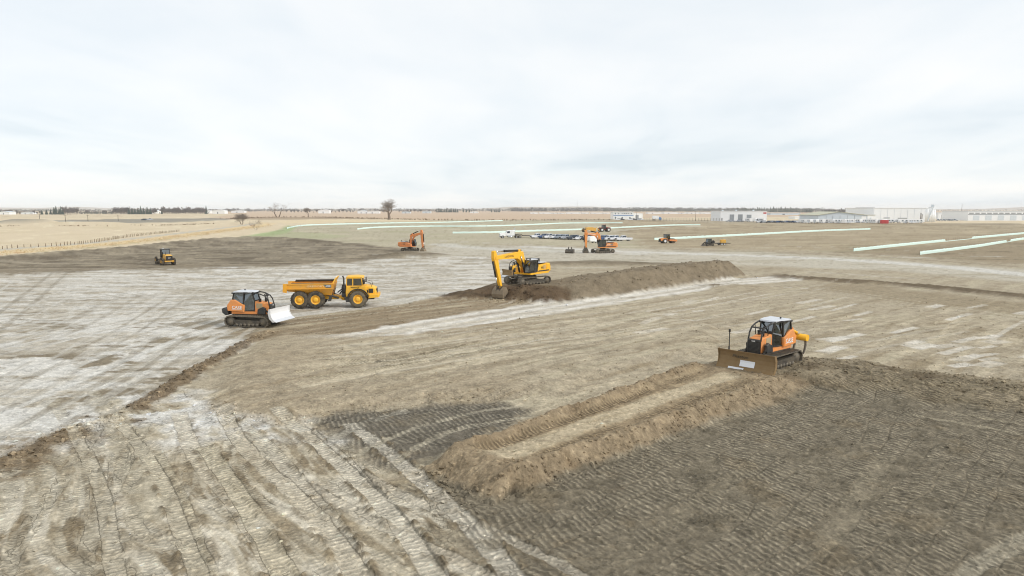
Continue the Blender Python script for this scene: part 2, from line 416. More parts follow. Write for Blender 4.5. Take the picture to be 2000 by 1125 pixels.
def terrain(X, Y, res):
    """height, base colour for points of the site; res = mesh spacing there, finer relief is left out"""
    n = X.size
    Z = macro(X, Y)
    C = np.empty((n, 3), np.float32)
    PH = np.zeros(n, np.float32); RA = np.zeros(n, np.float32)      # cleat marks: phase along the pass, depth
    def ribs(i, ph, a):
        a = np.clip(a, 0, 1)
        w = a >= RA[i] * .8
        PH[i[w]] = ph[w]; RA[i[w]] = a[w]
    def amp(cell): return np.clip(cell / (2.2 * res) - 0.4, 0, 1)
    def paint(m, c):
        k = np.nonzero(m > 0.004)[0]
        if not len(k): return
        w = np.clip(m[k], 0, 1).astype(np.float32)[:, None]
        ck = C[k]
        C[k] = ck + (np.asarray(c, np.float32) - ck) * w
    def paint_at(i, m, c):
        w = np.clip(m, 0, 1).astype(np.float32)[:, None]
        ck = C[i]
        C[i] = ck + (np.asarray(c, np.float32) - ck) * w
    n1 = fbm(X, Y, 9.0, 4, 101); n2 = fbm(X, Y, 2.4, 4, 102); n3 = fbm(X, Y, 0.55, 3, 103) * amp(0.3)
    n4 = fbm(X, Y, 38.0, 4, 104)
    d1, d2 = 0.73, 0.68
    sx = X * d1 + Y * d2; sy = X * d2 - Y * d1
    stk = fbm(sx, sy * 7.0, 16.0, 4, 105)       # streaks along the haul direction
    stx = fbm(X, Y * 5.0, 22.0, 4, 106)         # streaks across the view
    # --- graded earth everywhere first
    C[:] = soil(188, 175, 151)
    paint(0.5 + 1.3 * n1, soil(178, 164, 139))
    paint(0.9 * ss(0.05, 0.5, stk), soil(196, 184, 157))
    paint(0.7 * ss(0.1, 0.5, -stk + 0.4 * n2), soil(160, 145, 118))
    st2 = fbm(sx * .12, sy + .8 * n1, 1.1, 4, 107, .6) * ss(110, 60, Y)
    paint(.8 * ss(.06, .34, st2), soil(206, 192, 164)); paint(.6 * ss(.08, .40, -st2), soil(156, 140, 112))
    # --- mid distance: thin grass over earth
    def zone(pts, soft, amp_=1.0, cell=None):
        P = GP(pts); mg = soft * (1 + 2 * amp_)
        lo = P.min(0) - mg; hi = P.max(0) + mg
        k = np.nonzero((X > lo[0]) & (X < hi[0]) & (Y > lo[1]) & (Y < hi[1]))[0]
        out = np.zeros(n, np.float32)
        cell = cell or soft * 2
        sdv = poly_sd(X[k], Y[k], P)
        near_ = np.abs(sdv) < mg
        sdv[near_] += amp_ * soft * 1.6 * fbm(X[k][near_], Y[k][near_], cell, 3, int(pts[0][0]) % 97)
        out[k] = ss(-soft, soft, sdv)
        return out
    m = zone([(470, 466), (560, 438), (900, 428.5), (1400, 436), (1420, 470), (1250, 486), (1050, 478), (850, 476), (700, 488), (600, 472)], 5, 1.2, 30)
    paint(m, soil(190, 180, 154)); paint(m * ss(0.05, 0.5, stx), soil(180, 173, 141)); paint(m * ss(0.05, 0.5, -stx), soil(203, 192, 164))
    m = zone([(1180, 428), (1420, 436), (2000, 436), (2700, 440), (2700, 520), (2000, 512), (1700, 494), (1400, 484), (1250, 478)], 5, 1.2, 30)
    paint(m, soil(180, 164, 136)); paint(m * ss(0.0, 0.45, stx), soil(158, 142, 114)); paint(m * ss(0.1, 0.5, -stx), soil(196, 180, 150))
    m = zone([(1640, 492), (1800, 480), (2000, 470), (2600, 470), (2600, 540), (2000, 514), (1800, 503)], 4, 1.2, 25)
    paint(m * 0.8, soil(158, 142, 116)); paint(m * ss(0.1, 0.5, stx + 0.5 * n2), soil(140, 125, 100))
    m = zone([(1300, 428), (1480, 436), (2000, 440), (2000, 432), (1400, 425)], 8, 1.0, 60)
    paint(m * 0.6, soil(160, 146, 124))
    # pale graded floor round the far excavators
    m = zone([(820, 500), (870, 476), (1060, 482), (1250, 487), (1500, 493), (1700, 506), (2000, 528), (2400, 560), (2400, 585), (2000, 550), (1750, 530), (1500, 520), (1300, 515), (1080, 515)], 4, 1.0, 20)
    paint(m * 0.9, soil(203, 195, 177)); paint(m * ss(0.05, 0.4, stx), soil(186, 176, 154))
    for pts, w, tone, stg in (
        (((1040, 482), (1200, 491), (1330, 495), (1560, 503), (1780, 516), (2000, 536), (2300, 566)), 3.2, (220, 216, 206), 0.9),
        (((860, 478), (960, 486), (1080, 490), (1240, 496)), 4.0, (214, 210, 198), 0.7),
        (((1300, 487), (1600, 496), (1850, 511), (2100, 530)), 1.2, (156, 144, 122), 0.6),
        (((1090, 512), (1180, 510), (1260, 516)), 2.2, (136, 124, 102), 0.85),
        (((1330, 492), (1480, 492), (1640, 497)), 1.5, (172, 160, 138), 0.6),
        (((1190, 452), (1300, 444), (1450, 441), (1620, 441)), 3.0, (206, 196, 176), 0.6),
        (((1200, 456), (1330, 448), (1500, 444)), 2.0, (154, 138, 116), 0.6),
    ):
        i, s, t, f = line_st(X, Y, gp(*pts), w * 2)
        mm = np.zeros(n); mm[i] = ss(1.25, 0.75, np.abs(t) / w + 0.35 * fbm(X[i], Y[i], w * 2, 3, 130)) * stg
        paint(mm, soil(*tone))
    # --- fields on the left and far away
    fld = zone([(-900, 620), (-420, 562), (0, 506), (220, 488), (380, 471), (480, 464), (520, 457), (566, 441), (700, 434), (900, 429), (1200, 428), (1700, 436), (2000, 437), (3000, 440), (4200, 409.4), (-2600, 409.4), (-1500, 470)], 0.9, 0.8, 6)
    paint(fld, soil(218, 200, 169)); paint(fld * ss(0.0, 0.5, n4 + 0.6 * stx), soil(212, 194, 160)); paint(fld * ss(0.1, 0.5, n1), soil(226, 211, 180))
    far = ss(330, 420, Y + 30 * n4)
    paint(fld * far * zone([(420, 430), (520, 426), (730, 427), (900, 430.5), (1400, 424), (3000, 424), (3000, 411), (330, 411), (420, 420)], 14, 0.7, 80), soil(205, 180, 152))
    m = zone([(-900, 418), (-900, 428.5), (120, 426), (300, 424), (420, 422), (470, 419), (330, 413), (0, 413)], 14, 0.7, 80) * fld
    paint(m, soil(214, 196, 164)); paint(m * ss(0.1, 0.6, stx), soil(198, 176, 146))
    m = zone([(-1400, 440), (-300, 440), (0, 437.5), (200, 436.5), (330, 434.5), (430, 430.5), (468, 427), (420, 426), (250, 427.5), (0, 432), (-900, 436)], 6, 0.9, 40)
    paint(m * 0.95, soil(148, 142, 128)); paint(m * ss(0.15, 0.5, stx), soil(178, 172, 156))
    m = zone([(440, 427), (520, 424), (640, 424), (740, 427), (600, 428.5), (500, 429)], 6, 1.0, 20)
    paint(m * 0.8, soil(160, 138, 112))
    m = zone([(530, 431.5), (620, 428.5), (760, 430), (900, 432), (700, 434), (560, 437)], 4, 1.0, 20)
    paint(m * 0.8, soil(224, 204, 166))
    # farm track and dry verge
    i, s, t, f = line_st(X, Y, gp((-700, 545), (-200, 506), (0, 488), (160, 476), (260, 466), (370, 453), (470, 441), (500, 436)), 24)
    mm = np.zeros(n); mm[i] = ss(1.2, 0.8, np.abs(t) / 2.6 + 0.3 * fbm(X[i], Y[i], 5, 2, 140)) * ss(1.0, 0.9, f)
    vg = np.zeros(n); vg[i] = ss(3, 5, t) * ss(20, 12, t)
    paint(vg * (0.55 + 0.8 * n1) * fld, soil(228, 200, 148)); paint(vg * fld * ss(0.15, 0.5, fbm(X, Y, 5.0, 3, 141)), soil(196, 158, 116))
    paint(mm * 0.85, soil(196, 189, 174))
    i, s, t, f = line_st(X, Y, gp((-700, 560), (-200, 514), (0, 497), (160, 486), (300, 470), (420, 456)), 3)
    mm = np.zeros(n); mm[i] = ss(1.2, 0.5, np.abs(t) / 1.8) * (0.35 + fbm(X[i], Y[i], 6, 2, 142))
    paint(mm, soil(170, 158, 118))
    m = zone([(462, 465), (500, 457), (548, 449), (562, 440), (578, 444), (560, 455), (520, 463)], 2, 0.8, 8)
    paint(m * 0.85, soil(166, 182, 128))
    m = zone([(470, 468), (560, 452), (640, 456), (690, 462), (600, 468)], 3, 1.3, 12)
    paint(m * 0.5, soil(178, 182, 138))
    # --- pale pan on the left
    pan = zone([(-900, 640), (-300, 560), (0, 532), (350, 523), (620, 516), (800, 502), (960, 500), (1070, 520), (960, 555), (880, 580), (760, 594), (600, 612), (520, 632), (500, 660), (420, 706), (330, 756), (240, 808), (120, 856), (0, 900), (-300, 1040), (-900, 1000)], 1.0, 1.2, 5)
    paint(pan, soil(203, 194, 177))
    w1 = fbm(X, Y, 13.0, 2, 147); w2 = fbm(X, Y, 13.0, 2, 148)
    pa = fbm(X * .62 + Y * .22 + 5 * w1, Y * 1.25 - X * .10 + 5 * w2, 6.5, 7, 150, .60)
    pb = fbm(X * .70 + 4 * w2 + 40, Y * 1.5 + 4 * w1, 5.5, 6, 151, .62)
    pc = fbm(X * .35 + 3 * w1, Y * 2.2 + 2 * w2, 5.0, 6, 152, .62)
    lw = ss(78, 58, Y) * ss(-14, -24, X)
    paint(pan * .9 * ss(.03, .15, pc), soil(221, 216, 205)); paint(pan * .7 * ss(.05, .18, -pc), soil(178, 167, 147))
    paint(pan * (.45 + .4 * lw) * ss(.0 , .12, pa + .04 * lw), soil(229, 225, 216))
    paint(pan * (.55 + .4 * lw) * ss(.07, .18, pb), soil(158, 146, 124))
    paint(pan * lw * .6 * ss(.14, .24, pb), soil(136, 123, 101))
    # --- stripped dark bank beside the field
    bk = zone([(-900, 640), (-420, 566), (0, 508), (220, 490), (380, 473), (480, 465.5), (560, 467), (700, 476), (800, 486), (840, 496), (780, 503), (600, 517), (350, 524), (0, 534), (-300, 562)], 3.2, 1.5, 9)
    bn = fbm(X * .6, Y * 1.3, 5.0, 5, 155, .62)
    paint(bk, soil(146, 134, 113)); paint(bk * ss(0.0, 0.3, n1 + .4 * bn), soil(120, 108, 90)); paint(bk * ss(0.05, 0.3, bn), soil(168, 155, 132)); paint(bk * .8 * ss(0.08, 0.3, -bn), soil(108, 97, 80))
    paint(bk * .6 * ss(0.1, 0.4, stx), soil(178, 166, 144))
    lowb = zone([(-900, 645), (-300, 565), (0, 537), (350, 527), (620, 520), (780, 508), (780, 500), (600, 512), (350, 517), (0, 526), (-300, 556)], 3, 1.5, 8)
    paint(lowb * ss(-.05, .2, bn), soil(150, 137, 115))
    i, s, t, f = line_st(X, Y, BANK, 6)
    mm = np.zeros(n); mm[i] = ss(-1.5, 0.5, t) * ss(5, 2, t)
    paint(bk * mm * 0.7, soil(112, 100, 82))
    # --- fill, lower pan, dark ground
    flow = zone([(352, 762), (250, 806), (120, 856), (0, 905), (-500, 1100), (-500, 2600), (960, 2600), (955, 1150), (880, 1040), (800, 965), (770, 945), (700, 882), (612, 820), (540, 826), (470, 818), (412, 786), (396, 766)], 0.8, 1.3, 2.5)
    aw = 1.6 * fbm(X, Y, 11.0, 2, 158)
    al = X * .63 - Y * .77; ac = X * .77 + Y * .63 + aw          # machine passes run down to the right
    lst = fbm(al * .13, ac, .85, 4, 160, .6)
    paint(flow, soil(200, 188, 164))
    paint(flow * .95 * ss(0.0, 0.20, lst), soil(222, 212, 191)); paint(flow * .8 * ss(0.05, 0.26, -lst + 0.3 * n2), soil(158, 143, 117))
    k = np.nonzero((flow > .02) & (Y < 48))[0]
    if len(k):                                  # overlapping crawler passes with broken cleat marks
        for wd, sdn, a0 in ((.62, 300, 0.0), (.74, 310, .10)):
            t = ac[k] * math.cos(a0) + al[k] * math.sin(a0); s = al[k] * math.cos(a0) - ac[k] * math.sin(a0)
            ln = np.floor(t / wd); ft = t / wd - ln
            on = ss(.35, .55, rnd(ln, sdn) + .5 * fbm(s / 5, ln * 3.1, 1.0, 2, sdn + 1))
            ph = s / .21 + rnd(ln, sdn + 2) * 7 + .5 * fbm(X[k], Y[k], .9, 2, sdn + 3)
            br = ss(-.25, .15, fbm(X[k], Y[k], 1.5, 3, sdn + 4)); ed = np.exp(-((ft - .5) / .40) ** 6)
            q = flow[k] * on * br * ed
            Z[k] -= q * .02
            paint_at(k, q * .30, soil(212, 202, 179))
            ribs(k, ph, q * .55)
            rim = flow[k] * on * ss(.2, .5, fbm(X[k], Y[k], .7, 4, sdn + 5, .6) + .12) * np.exp(-((np.minimum(ft, 1 - ft) + .12 * n3[k]) / .17) ** 2)
            Z[k] += rim * .05; paint_at(k, rim * .35, soil(142, 127, 102))
    tear = ss(.15, .38, fbm(al * .20, ac, 1.0, 5, 161, .62) + .2 * n2)
    paint(flow * tear * .8, soil(134, 118, 92)); Z += flow * tear * .05 * np.abs(fbm(X, Y, .3, 2, 162)) * amp(.2)
    up = ss(29.5, 34, Y + 3 * n2) * ss(-3, -6, X + 0 * Y)
    paint(flow * up * 0.95 * ss(-0.35, 0.1, n2 + 0.3 * lst), soil(229, 225, 216))
    dl = ss(-17, -22, X - 0.25 * (Y - 25)) * ss(34, 27, Y)
    paint(flow * dl * 0.5 * ss(-0.1, 0.3, -n2), soil(168, 157, 134))
    for P, w, tone in ((WIND1, 0.75, (126, 108, 84)), (WIND2, 2.1, (134, 116, 91))):
        i, s, t, f = line_st(X, Y, P, w * 3)
        brk = ss(-.22, .05, fbm(X[i], Y[i], 3.2, 3, 167)) if w > 1 else 1.0
        mm = np.zeros(n); mm[i] = ss(1.25, 0.6, np.abs(t) / w + 0.8 * fbm(X[i], Y[i], 1.2, 4, 165)) * ss(0, .03, f) * ss(1, .95, f) * brk
        paint(mm * 0.9, soil(*tone)); paint(mm * 0.5 * ss(0.1, .4, n3), soil(158, 140, 112))
    i, s, t, f = line_st(X, Y, gp((205, 780), (235, 840), (275, 920), (300, 1000)), 3)
    mm = np.zeros(n); mm[i] = ss(1.2, .7, np.abs(t) / 0.75 + .3 * fbm(X[i], Y[i], 1.0, 2, 166))
    paint(mm * 0.75, soil(198, 187, 163))
    fe = poly_near(X, Y, FILL, 4.0) + 0.9 * fbm(X, Y, 2.6, 4, 70, .6)
    m = ss(-0.6, 1.2, fe) * ss(9, 3, fe) * ss(3, -2, X)
    paint(m * 0.6, soil(174, 158, 132))
    # brown trampled strip between the lanes
    m = zone([(430, 652), (540, 622), (700, 606), (860, 588), (930, 566), (1010, 585), (1060, 600), (960, 615), (860, 628), (700, 648), (600, 660), (500, 668)], 0.9, 1.2, 4)
    paint(m * 0.95, soil(156, 138, 111)); paint(m * ss(0.0, .4, stk), soil(136, 118, 92)); paint(m * ss(0.1, .45, -stk), soil(192, 178, 150))
    # pale haul lane with two wheel paths
    lane = gp((560, 668), (660, 663), (780, 648), (900, 628), (1060, 602), (1200, 582), (1340, 562), (1440, 550), (1520, 545))
    i, s, t, f = line_st(X, Y, lane, 7)
    mm = np.zeros(n); wv = 2.9 * ss(0, .15, f) + 0.6
    q = np.abs(t) / wv
    mm[i] = ss(1.15, 0.85, q + 0.4 * fbm(X[i], Y[i], 2.4, 3, 170)) * ss(0.0, 0.1, f) * (0.72 + 0.28 * np.cos(t * 2.4))
    paint(mm, soil(233, 227, 215))
    i, s, t, f = line_st(X, Y, gp((560, 617), (700, 601), (800, 588), (880, 575), (950, 560)), 3)
    mm = np.zeros(n); mm[i] = ss(1.15, .8, np.abs(t) / 1.3 + .3 * fbm(X[i], Y[i], 2, 3, 171))
    paint(mm * 0.8, soil(216, 211, 199))
    # dark band and loose ridge on the right
    i, s, t, f = line_st(X, Y, RIDGE_R, 8)
    mm = np.zeros(n); mm[i] = ss(1.2, .6, np.abs(t + 0.6) / 2.9 + .5 * fbm(X[i], Y[i], 4, 3, 172)) * ss(0, .08, f)
    paint(mm * 0.95, soil(116, 101, 80))
    m = zone([(1560, 560), (1700, 556), (2000, 590), (2400, 630), (2400, 660), (2000, 612), (1750, 590)], 2.0, 1.2, 8)
    paint(m * 0.6, soil(156, 140, 112))
    # dark worked ground: cleat marks in adjoining passes
    e2 = poly_near(X, Y, DARK2, 3.0) + 0.5 * fbm(X, Y, 2.2, 3, 180)
    dk2 = ss(-0.5, 0.9, e2 + .5 * fbm(X, Y, .9, 3, 183))
    e1 = poly_near(X, Y, DARK1, 3.0) + 0.5 * fbm(X, Y, 1.8, 3, 181)
    dk1 = ss(-0.4, 0.7, e1 + .4 * fbm(X, Y, .8, 3, 184))
    for dk, base, hi, lo, ang, sdn in ((dk2, (134, 124, 105), (182, 170, 147), (103, 95, 79), 46.0, 182), (dk1, (124, 116, 102), (172, 163, 144), (94, 88, 76), 30.0, 190)):
        k = np.nonzero(dk > 0.01)[0]
        if not len(k): continue
        x, y = X[k], Y[k]; a = math.radians(ang)
        wx = 0.7 * fbm(x, y, 9.0, 2, sdn)
        s = x * math.cos(a) + y * math.sin(a); t = x * math.sin(a) - y * math.cos(a) + wx
        t = t + .35 * fbm(x, y, 3.0, 2, sdn + 8)
        ln = np.floor(t / 1.05); ft = t / 1.05 - ln
        turn = ss(-.05, .05, fbm(x, y, 6.5, 2, sdn + 9)) * .30
        s = s + turn * (t - (ln + .5) * 1.05)
        ph = s / 0.29 + rnd(ln, sdn) * 9 + (rnd(ln, sdn + 1) - 0.5) * 1.2 * ft + 0.35 * fbm(x, y, 1.6, 2, sdn + 2)
        st_m = ss(-0.26, 0.08, fbm(x, y, 2.4, 4, sdn + 3, .6) + 0.35 * (rnd(ln, sdn + 4) - 0.5))
        edge = ss(0.0, 0.08, ft) * ss(1.0, 0.92, ft)
        cl = st_m * edge
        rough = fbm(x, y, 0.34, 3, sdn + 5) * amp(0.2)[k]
        lump = fbm(x, y, 1.2, 3, sdn + 6)
        torn = ss(.08, .35, fbm(x, y, 1.4, 4, sdn + 10, .6))
        Z[k] += dk[k] * (0.015 * cl + 0.05 * rough + 0.06 * lump + .10 * torn * np.abs(rough))
        cc = np.empty((len(k), 3), np.float32); cc[:] = soil(*base)
        def mixc(m_, c_):
            m_ = np.clip(m_, 0, 1)[:, None]; cc[:] = cc * (1 - m_) + soil(*c_) * m_
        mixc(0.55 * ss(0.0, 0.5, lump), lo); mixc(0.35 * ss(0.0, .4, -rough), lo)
        mixc(.55 * torn, lo); ribs(k, ph, dk[k] * cl * (1 - .5 * torn)); mixc(0.30 * cl * (1 - .6 * torn), hi); mixc(0.4 * ss(0.1, .5, fbm(x, y, 3.4, 3, sdn + 7)), (142, 131, 110))
        w_ = dk[k][:, None]; C[k] = C[k] * (1 - w_) + cc * w_
    # machine tracks
    for P, g, w, a_, tone in CLEAT:
        i, s, t, f = line_st(X, Y, P, g + w + .3)
        if not len(i): continue
        dl_ = np.abs(np.abs(t) - g) / (w * .5)
        pn = fbm(X[i], Y[i], 1.6, 3, 210)
        mk = ss(1.1, .9, dl_ + .2 * pn) * ss(-.55, .0, pn + .12) * a_ * ((f > .002) & (f < .998))
        Z[i] -= mk * .035
        paint_at(i, mk * .68, tone)
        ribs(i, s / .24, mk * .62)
        pe = fbm(X[i], Y[i], .9, 4, 211, .6)
        ed = np.exp(-((dl_ - 1.35 + .5 * pe) / .42) ** 2) * a_ * ss(-.02, .22, pe + .5 * pn) * ((f > .002) & (f < .998))
        Z[i] += .06 * ed
        paint_at(i, ed * .7, soil(136, 121, 96))
    for P, g, w, dep, tone, st_, *on_pan in RUT:
        i, s, t, f = line_st(X, Y, P, g + w * 1.6)
        if not len(i): continue
        q = np.abs(np.abs(t) - g) / (w * .5)
        pn = fbm(X[i], Y[i], w * 3, 3, 220)
        mk = ss(1.2, .75, q + .45 * pn) * ss(0, .12, f) * ss(1, .88, f) * st_ * np.clip(.75 + .7 * pn, 0, 1)
        if on_pan and on_pan[0]: mk = mk * pan[i]
        Z[i] -= mk * dep
        paint_at(i, mk, tone)
    # spoil heaps
    i, s, t, f = line_st(X, Y, BERM[:, :2], 9)
    mm = np.zeros(n); zz = Z[i] + 0.25 * fbm(X[i], Y[i], 2.0, 3, 173)
    mm[i] = ss(0.12, 0.4, zz) * (Y[i] > 70)
    paint(mm, soil(140, 126, 104)); paint(mm * ss(0.05, .5, n2), soil(154, 139, 115)); paint(mm * ss(.1, .5, -n2), soil(124, 110, 90))
    for cx, cy, r in ((1.3, 83.0, 4.2), (4.0, 82.0, 3.9), (-5.4, 86.0, 4.4), (-1.2, 83.6, 2.8)):
        k = np.nonzero((np.abs(X - cx) < r * 1.5) & (np.abs(Y - cy) < r * 1.5))[0]
        d = np.hypot(X[k] - cx, Y[k] - cy) / r + 0.3 * fbm(X[k], Y[k], 1.6, 3, 174)
        paint_at(k, 0.95 * ss(1.0, .75, d) * ss(0.05, .25, Z[k]), soil(104, 86, 66))
    for (px, py, rx, ry) in ((792, 500, 9, 5), (838, 497, 6, 4), (1160, 515, 22, 5)):
        cx, cy = G(px, py)
        k = np.nonzero((np.abs(X - cx) < rx * 1.5) & (np.abs(Y - cy) < ry * 1.5))[0]
        d = np.hypot((X[k] - cx) / rx, (Y[k] - cy) / ry) + 0.2 * fbm(X[k], Y[k], 3.0, 2, 95)
        paint_at(k, 0.8 * ss(1.1, .6, d), soil(126, 113, 92))
    # loose fill beside the dozer
    i, s, t, f = line_st(X, Y, MOUNDR, 6.5)
    mm = np.zeros(n); mm[i] = ss(0.08, .3, Z[i] + .15 * n2[i])
    paint(mm * 0.9, soil(147, 134, 110)); paint(mm * ss(.05, .4, n2), soil(120, 107, 86)); paint(mm * .7 * ss(.1, .4, -n2), soil(166, 152, 128))
    # pushed lane
    k = np.nonzero((X > -9) & (X < 24) & (Y > 20) & (Y < 54))[0]
    if len(k):
        x, y = X[k], Y[k]
        s, t, L = lane_frame(x, y)
        hw = 1.25 + 1.05 * np.clip(s, 0, 1)
        zr = Z[k] + .16 * fbm(x, y, 1.1, 4, 200, .6)
        on = ss(0.06, 0.30, zr) * ss(-0.20, -0.12, s) * ss(1.16, 1.02, s) * (np.abs(t) < hw + 3.6)
        cc = np.empty((len(k), 3), np.float32); cc[:] = soil(160, 142, 115)
        def mixl(m_, c_):
            m_ = np.clip(m_, 0, 1)[:, None]; cc[:] = cc * (1 - m_) + soil(*c_) * m_
        mixl(.6 * ss(0, .5, n2[k]), (143, 123, 96)); mixl(.6 * ss(.05, .5, n3[k]), (174, 156, 128))
        inl = ss(0.1, -0.1, np.abs(t) - hw + .15 * n2[k]) * ss(-.02, .04, s) * ss(1.02, .96, s)
        mixl(inl * .6, (176, 157, 126))
        cen = inl * ss(.85, .45, np.abs(t + .05 + .30 * n2[k]) + .25 * n3[k])
        mixl(cen * .85, (206, 190, 160)); mixl(cen * .6 * ss(.0, .5, fbm(sx[k], sy[k] * 8, 4, 3, 201)), (184, 166, 134))
        sm = s * L
        tr = inl * np.exp(-((np.abs(t) - hw * .60 - 0.22) / .32) ** 4)
        Z[k] -= tr * .03
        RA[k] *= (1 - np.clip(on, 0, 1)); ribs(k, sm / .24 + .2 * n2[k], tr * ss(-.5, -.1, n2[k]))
        mixl(tr * .35, (140, 119, 92))
        Z[k] += on * (1 - inl) * .05 * fbm(x, y, .4, 3, 202) * amp(.2)[k]
        w_ = np.clip(on, 0, 1)[:, None]; C[k] = C[k] * (1 - w_) + cc * w_
    RA *= np.clip(1 - 2.5 * ss(.15, .5, Z) * (Y > 70), 0, 1)
    # clods and grain of the bare earth
    bare = 1 - fld
    cl2 = fbm(X, Y, 0.9, 3, 230); g1 = fbm(X, Y, .30, 2, 231) * amp(.2)
    hard = np.clip(pan + .6 * flow, 0, 1)
    Z += bare * (1 - .75 * hard) * (.05 * cl2 * amp(.6) + .05 * g1) + bare * hard * .02 * g1
    # torn, clodded strips where the blades spilled
    rp = ss(.18, .42, fbm(X, Y, 2.2, 4, 232)) * bare * (1 - pan)
    Z += rp * .06 * np.abs(fbm(X, Y, .35, 2, 233)) * amp(.2)
    paint(rp * .32, soil(140, 124, 98))
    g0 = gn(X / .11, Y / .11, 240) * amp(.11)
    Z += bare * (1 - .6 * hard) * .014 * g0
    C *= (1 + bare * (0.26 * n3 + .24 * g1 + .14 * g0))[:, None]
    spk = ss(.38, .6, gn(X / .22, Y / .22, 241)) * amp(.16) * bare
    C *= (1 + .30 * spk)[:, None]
    C *= (1 + .05 * n1)[:, None]
    return Z, np.clip(C, 0.01, 0.8), fld, PH, RA

# ------------------------------------------------------------------ soil materials
def soil_material(name, grain=0.10, bump=0.35, clod=0.0):
    m = bpy.data.materials.new(name); m.use_nodes = True
    nt = m.node_tree; nd, lk = nt.nodes, nt.links
    b = nd['Principled BSDF']
    b.inputs['Roughness'].default_value = 0.95
    b.inputs['Specular IOR Level'].default_value = 0.12
    at = nd.new('ShaderNodeAttribute'); at.attribute_name = 'soil_colour'
    tc = nd.new('ShaderNodeNewGeometry')
    def noise(scale, det, rough):
        q = nd.new('ShaderNodeTexNoise'); q.inputs['Scale'].default_value = scale; q.inputs['Detail'].default_value = det; q.inputs['Roughness'].default_value = rough
        lk.new(tc.outputs['Position'], q.inputs['Vector']); return q.outputs['Fac']
    def rng(v, a, b_, c, d):
        q = nd.new('ShaderNodeMapRange'); q.inputs['From Min'].default_value = a; q.inputs['From Max'].default_value = b_
        q.inputs['To Min'].default_value = c; q.inputs['To Max'].default_value = d; lk.new(v, q.inputs['Value']); return q.outputs[0]
    def mt(op, x, y):
        q = nd.new('ShaderNodeMath'); q.operation = op
        for i, v in enumerate((x, y)):
            if isinstance(v, (int, float)): q.inputs[i].default_value = v
            else: lk.new(v, q.inputs[i])
        return q.outputs[0]
    n1 = noise(6.0, 9, .74); n2 = noise(1.3, 8, .68)
    gr = mt('MULTIPLY', rng(n1, .3, .7, 1 - grain * 1.5, 1 + grain * 1.5), rng(n2, .32, .68, 1 - grain, 1 + grain))
    h = mt('MULTIPLY', n1, .10)
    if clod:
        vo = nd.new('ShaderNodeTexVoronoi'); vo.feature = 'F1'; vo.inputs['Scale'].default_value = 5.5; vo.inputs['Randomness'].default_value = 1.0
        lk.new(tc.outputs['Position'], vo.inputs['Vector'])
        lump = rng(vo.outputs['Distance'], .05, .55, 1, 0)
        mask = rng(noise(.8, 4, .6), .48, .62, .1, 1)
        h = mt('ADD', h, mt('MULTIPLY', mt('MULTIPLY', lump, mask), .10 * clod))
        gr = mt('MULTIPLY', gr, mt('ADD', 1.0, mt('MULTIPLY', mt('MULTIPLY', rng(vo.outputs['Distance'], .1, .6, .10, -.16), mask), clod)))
    # cleat marks pressed by crawler tracks
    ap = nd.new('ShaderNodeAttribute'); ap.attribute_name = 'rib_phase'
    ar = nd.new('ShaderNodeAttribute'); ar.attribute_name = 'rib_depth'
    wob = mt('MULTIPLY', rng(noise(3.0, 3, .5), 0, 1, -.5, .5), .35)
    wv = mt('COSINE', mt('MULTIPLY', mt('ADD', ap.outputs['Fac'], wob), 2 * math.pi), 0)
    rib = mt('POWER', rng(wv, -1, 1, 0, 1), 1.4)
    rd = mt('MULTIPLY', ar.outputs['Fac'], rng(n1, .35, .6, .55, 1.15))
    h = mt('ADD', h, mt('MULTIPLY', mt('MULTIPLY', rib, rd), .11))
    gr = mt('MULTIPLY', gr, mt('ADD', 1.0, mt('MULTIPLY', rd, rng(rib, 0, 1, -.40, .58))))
    vm = nd.new('ShaderNodeVectorMath'); vm.operation = 'SCALE'
    lk.new(at.outputs['Color'], vm.inputs[0]); lk.new(gr, vm.inputs['Scale'])
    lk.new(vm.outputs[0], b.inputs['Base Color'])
    bp = nd.new('ShaderNodeBump'); bp.inputs['Strength'].default_value = bump; bp.inputs['Distance'].default_value = 1.0
    lk.new(h, bp.inputs['Height']); lk.new(bp.outputs[0], b.inputs['Normal'])
    return m
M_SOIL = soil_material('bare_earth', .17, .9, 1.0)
M_FIELD = soil_material('stubble_field', .09, .4)

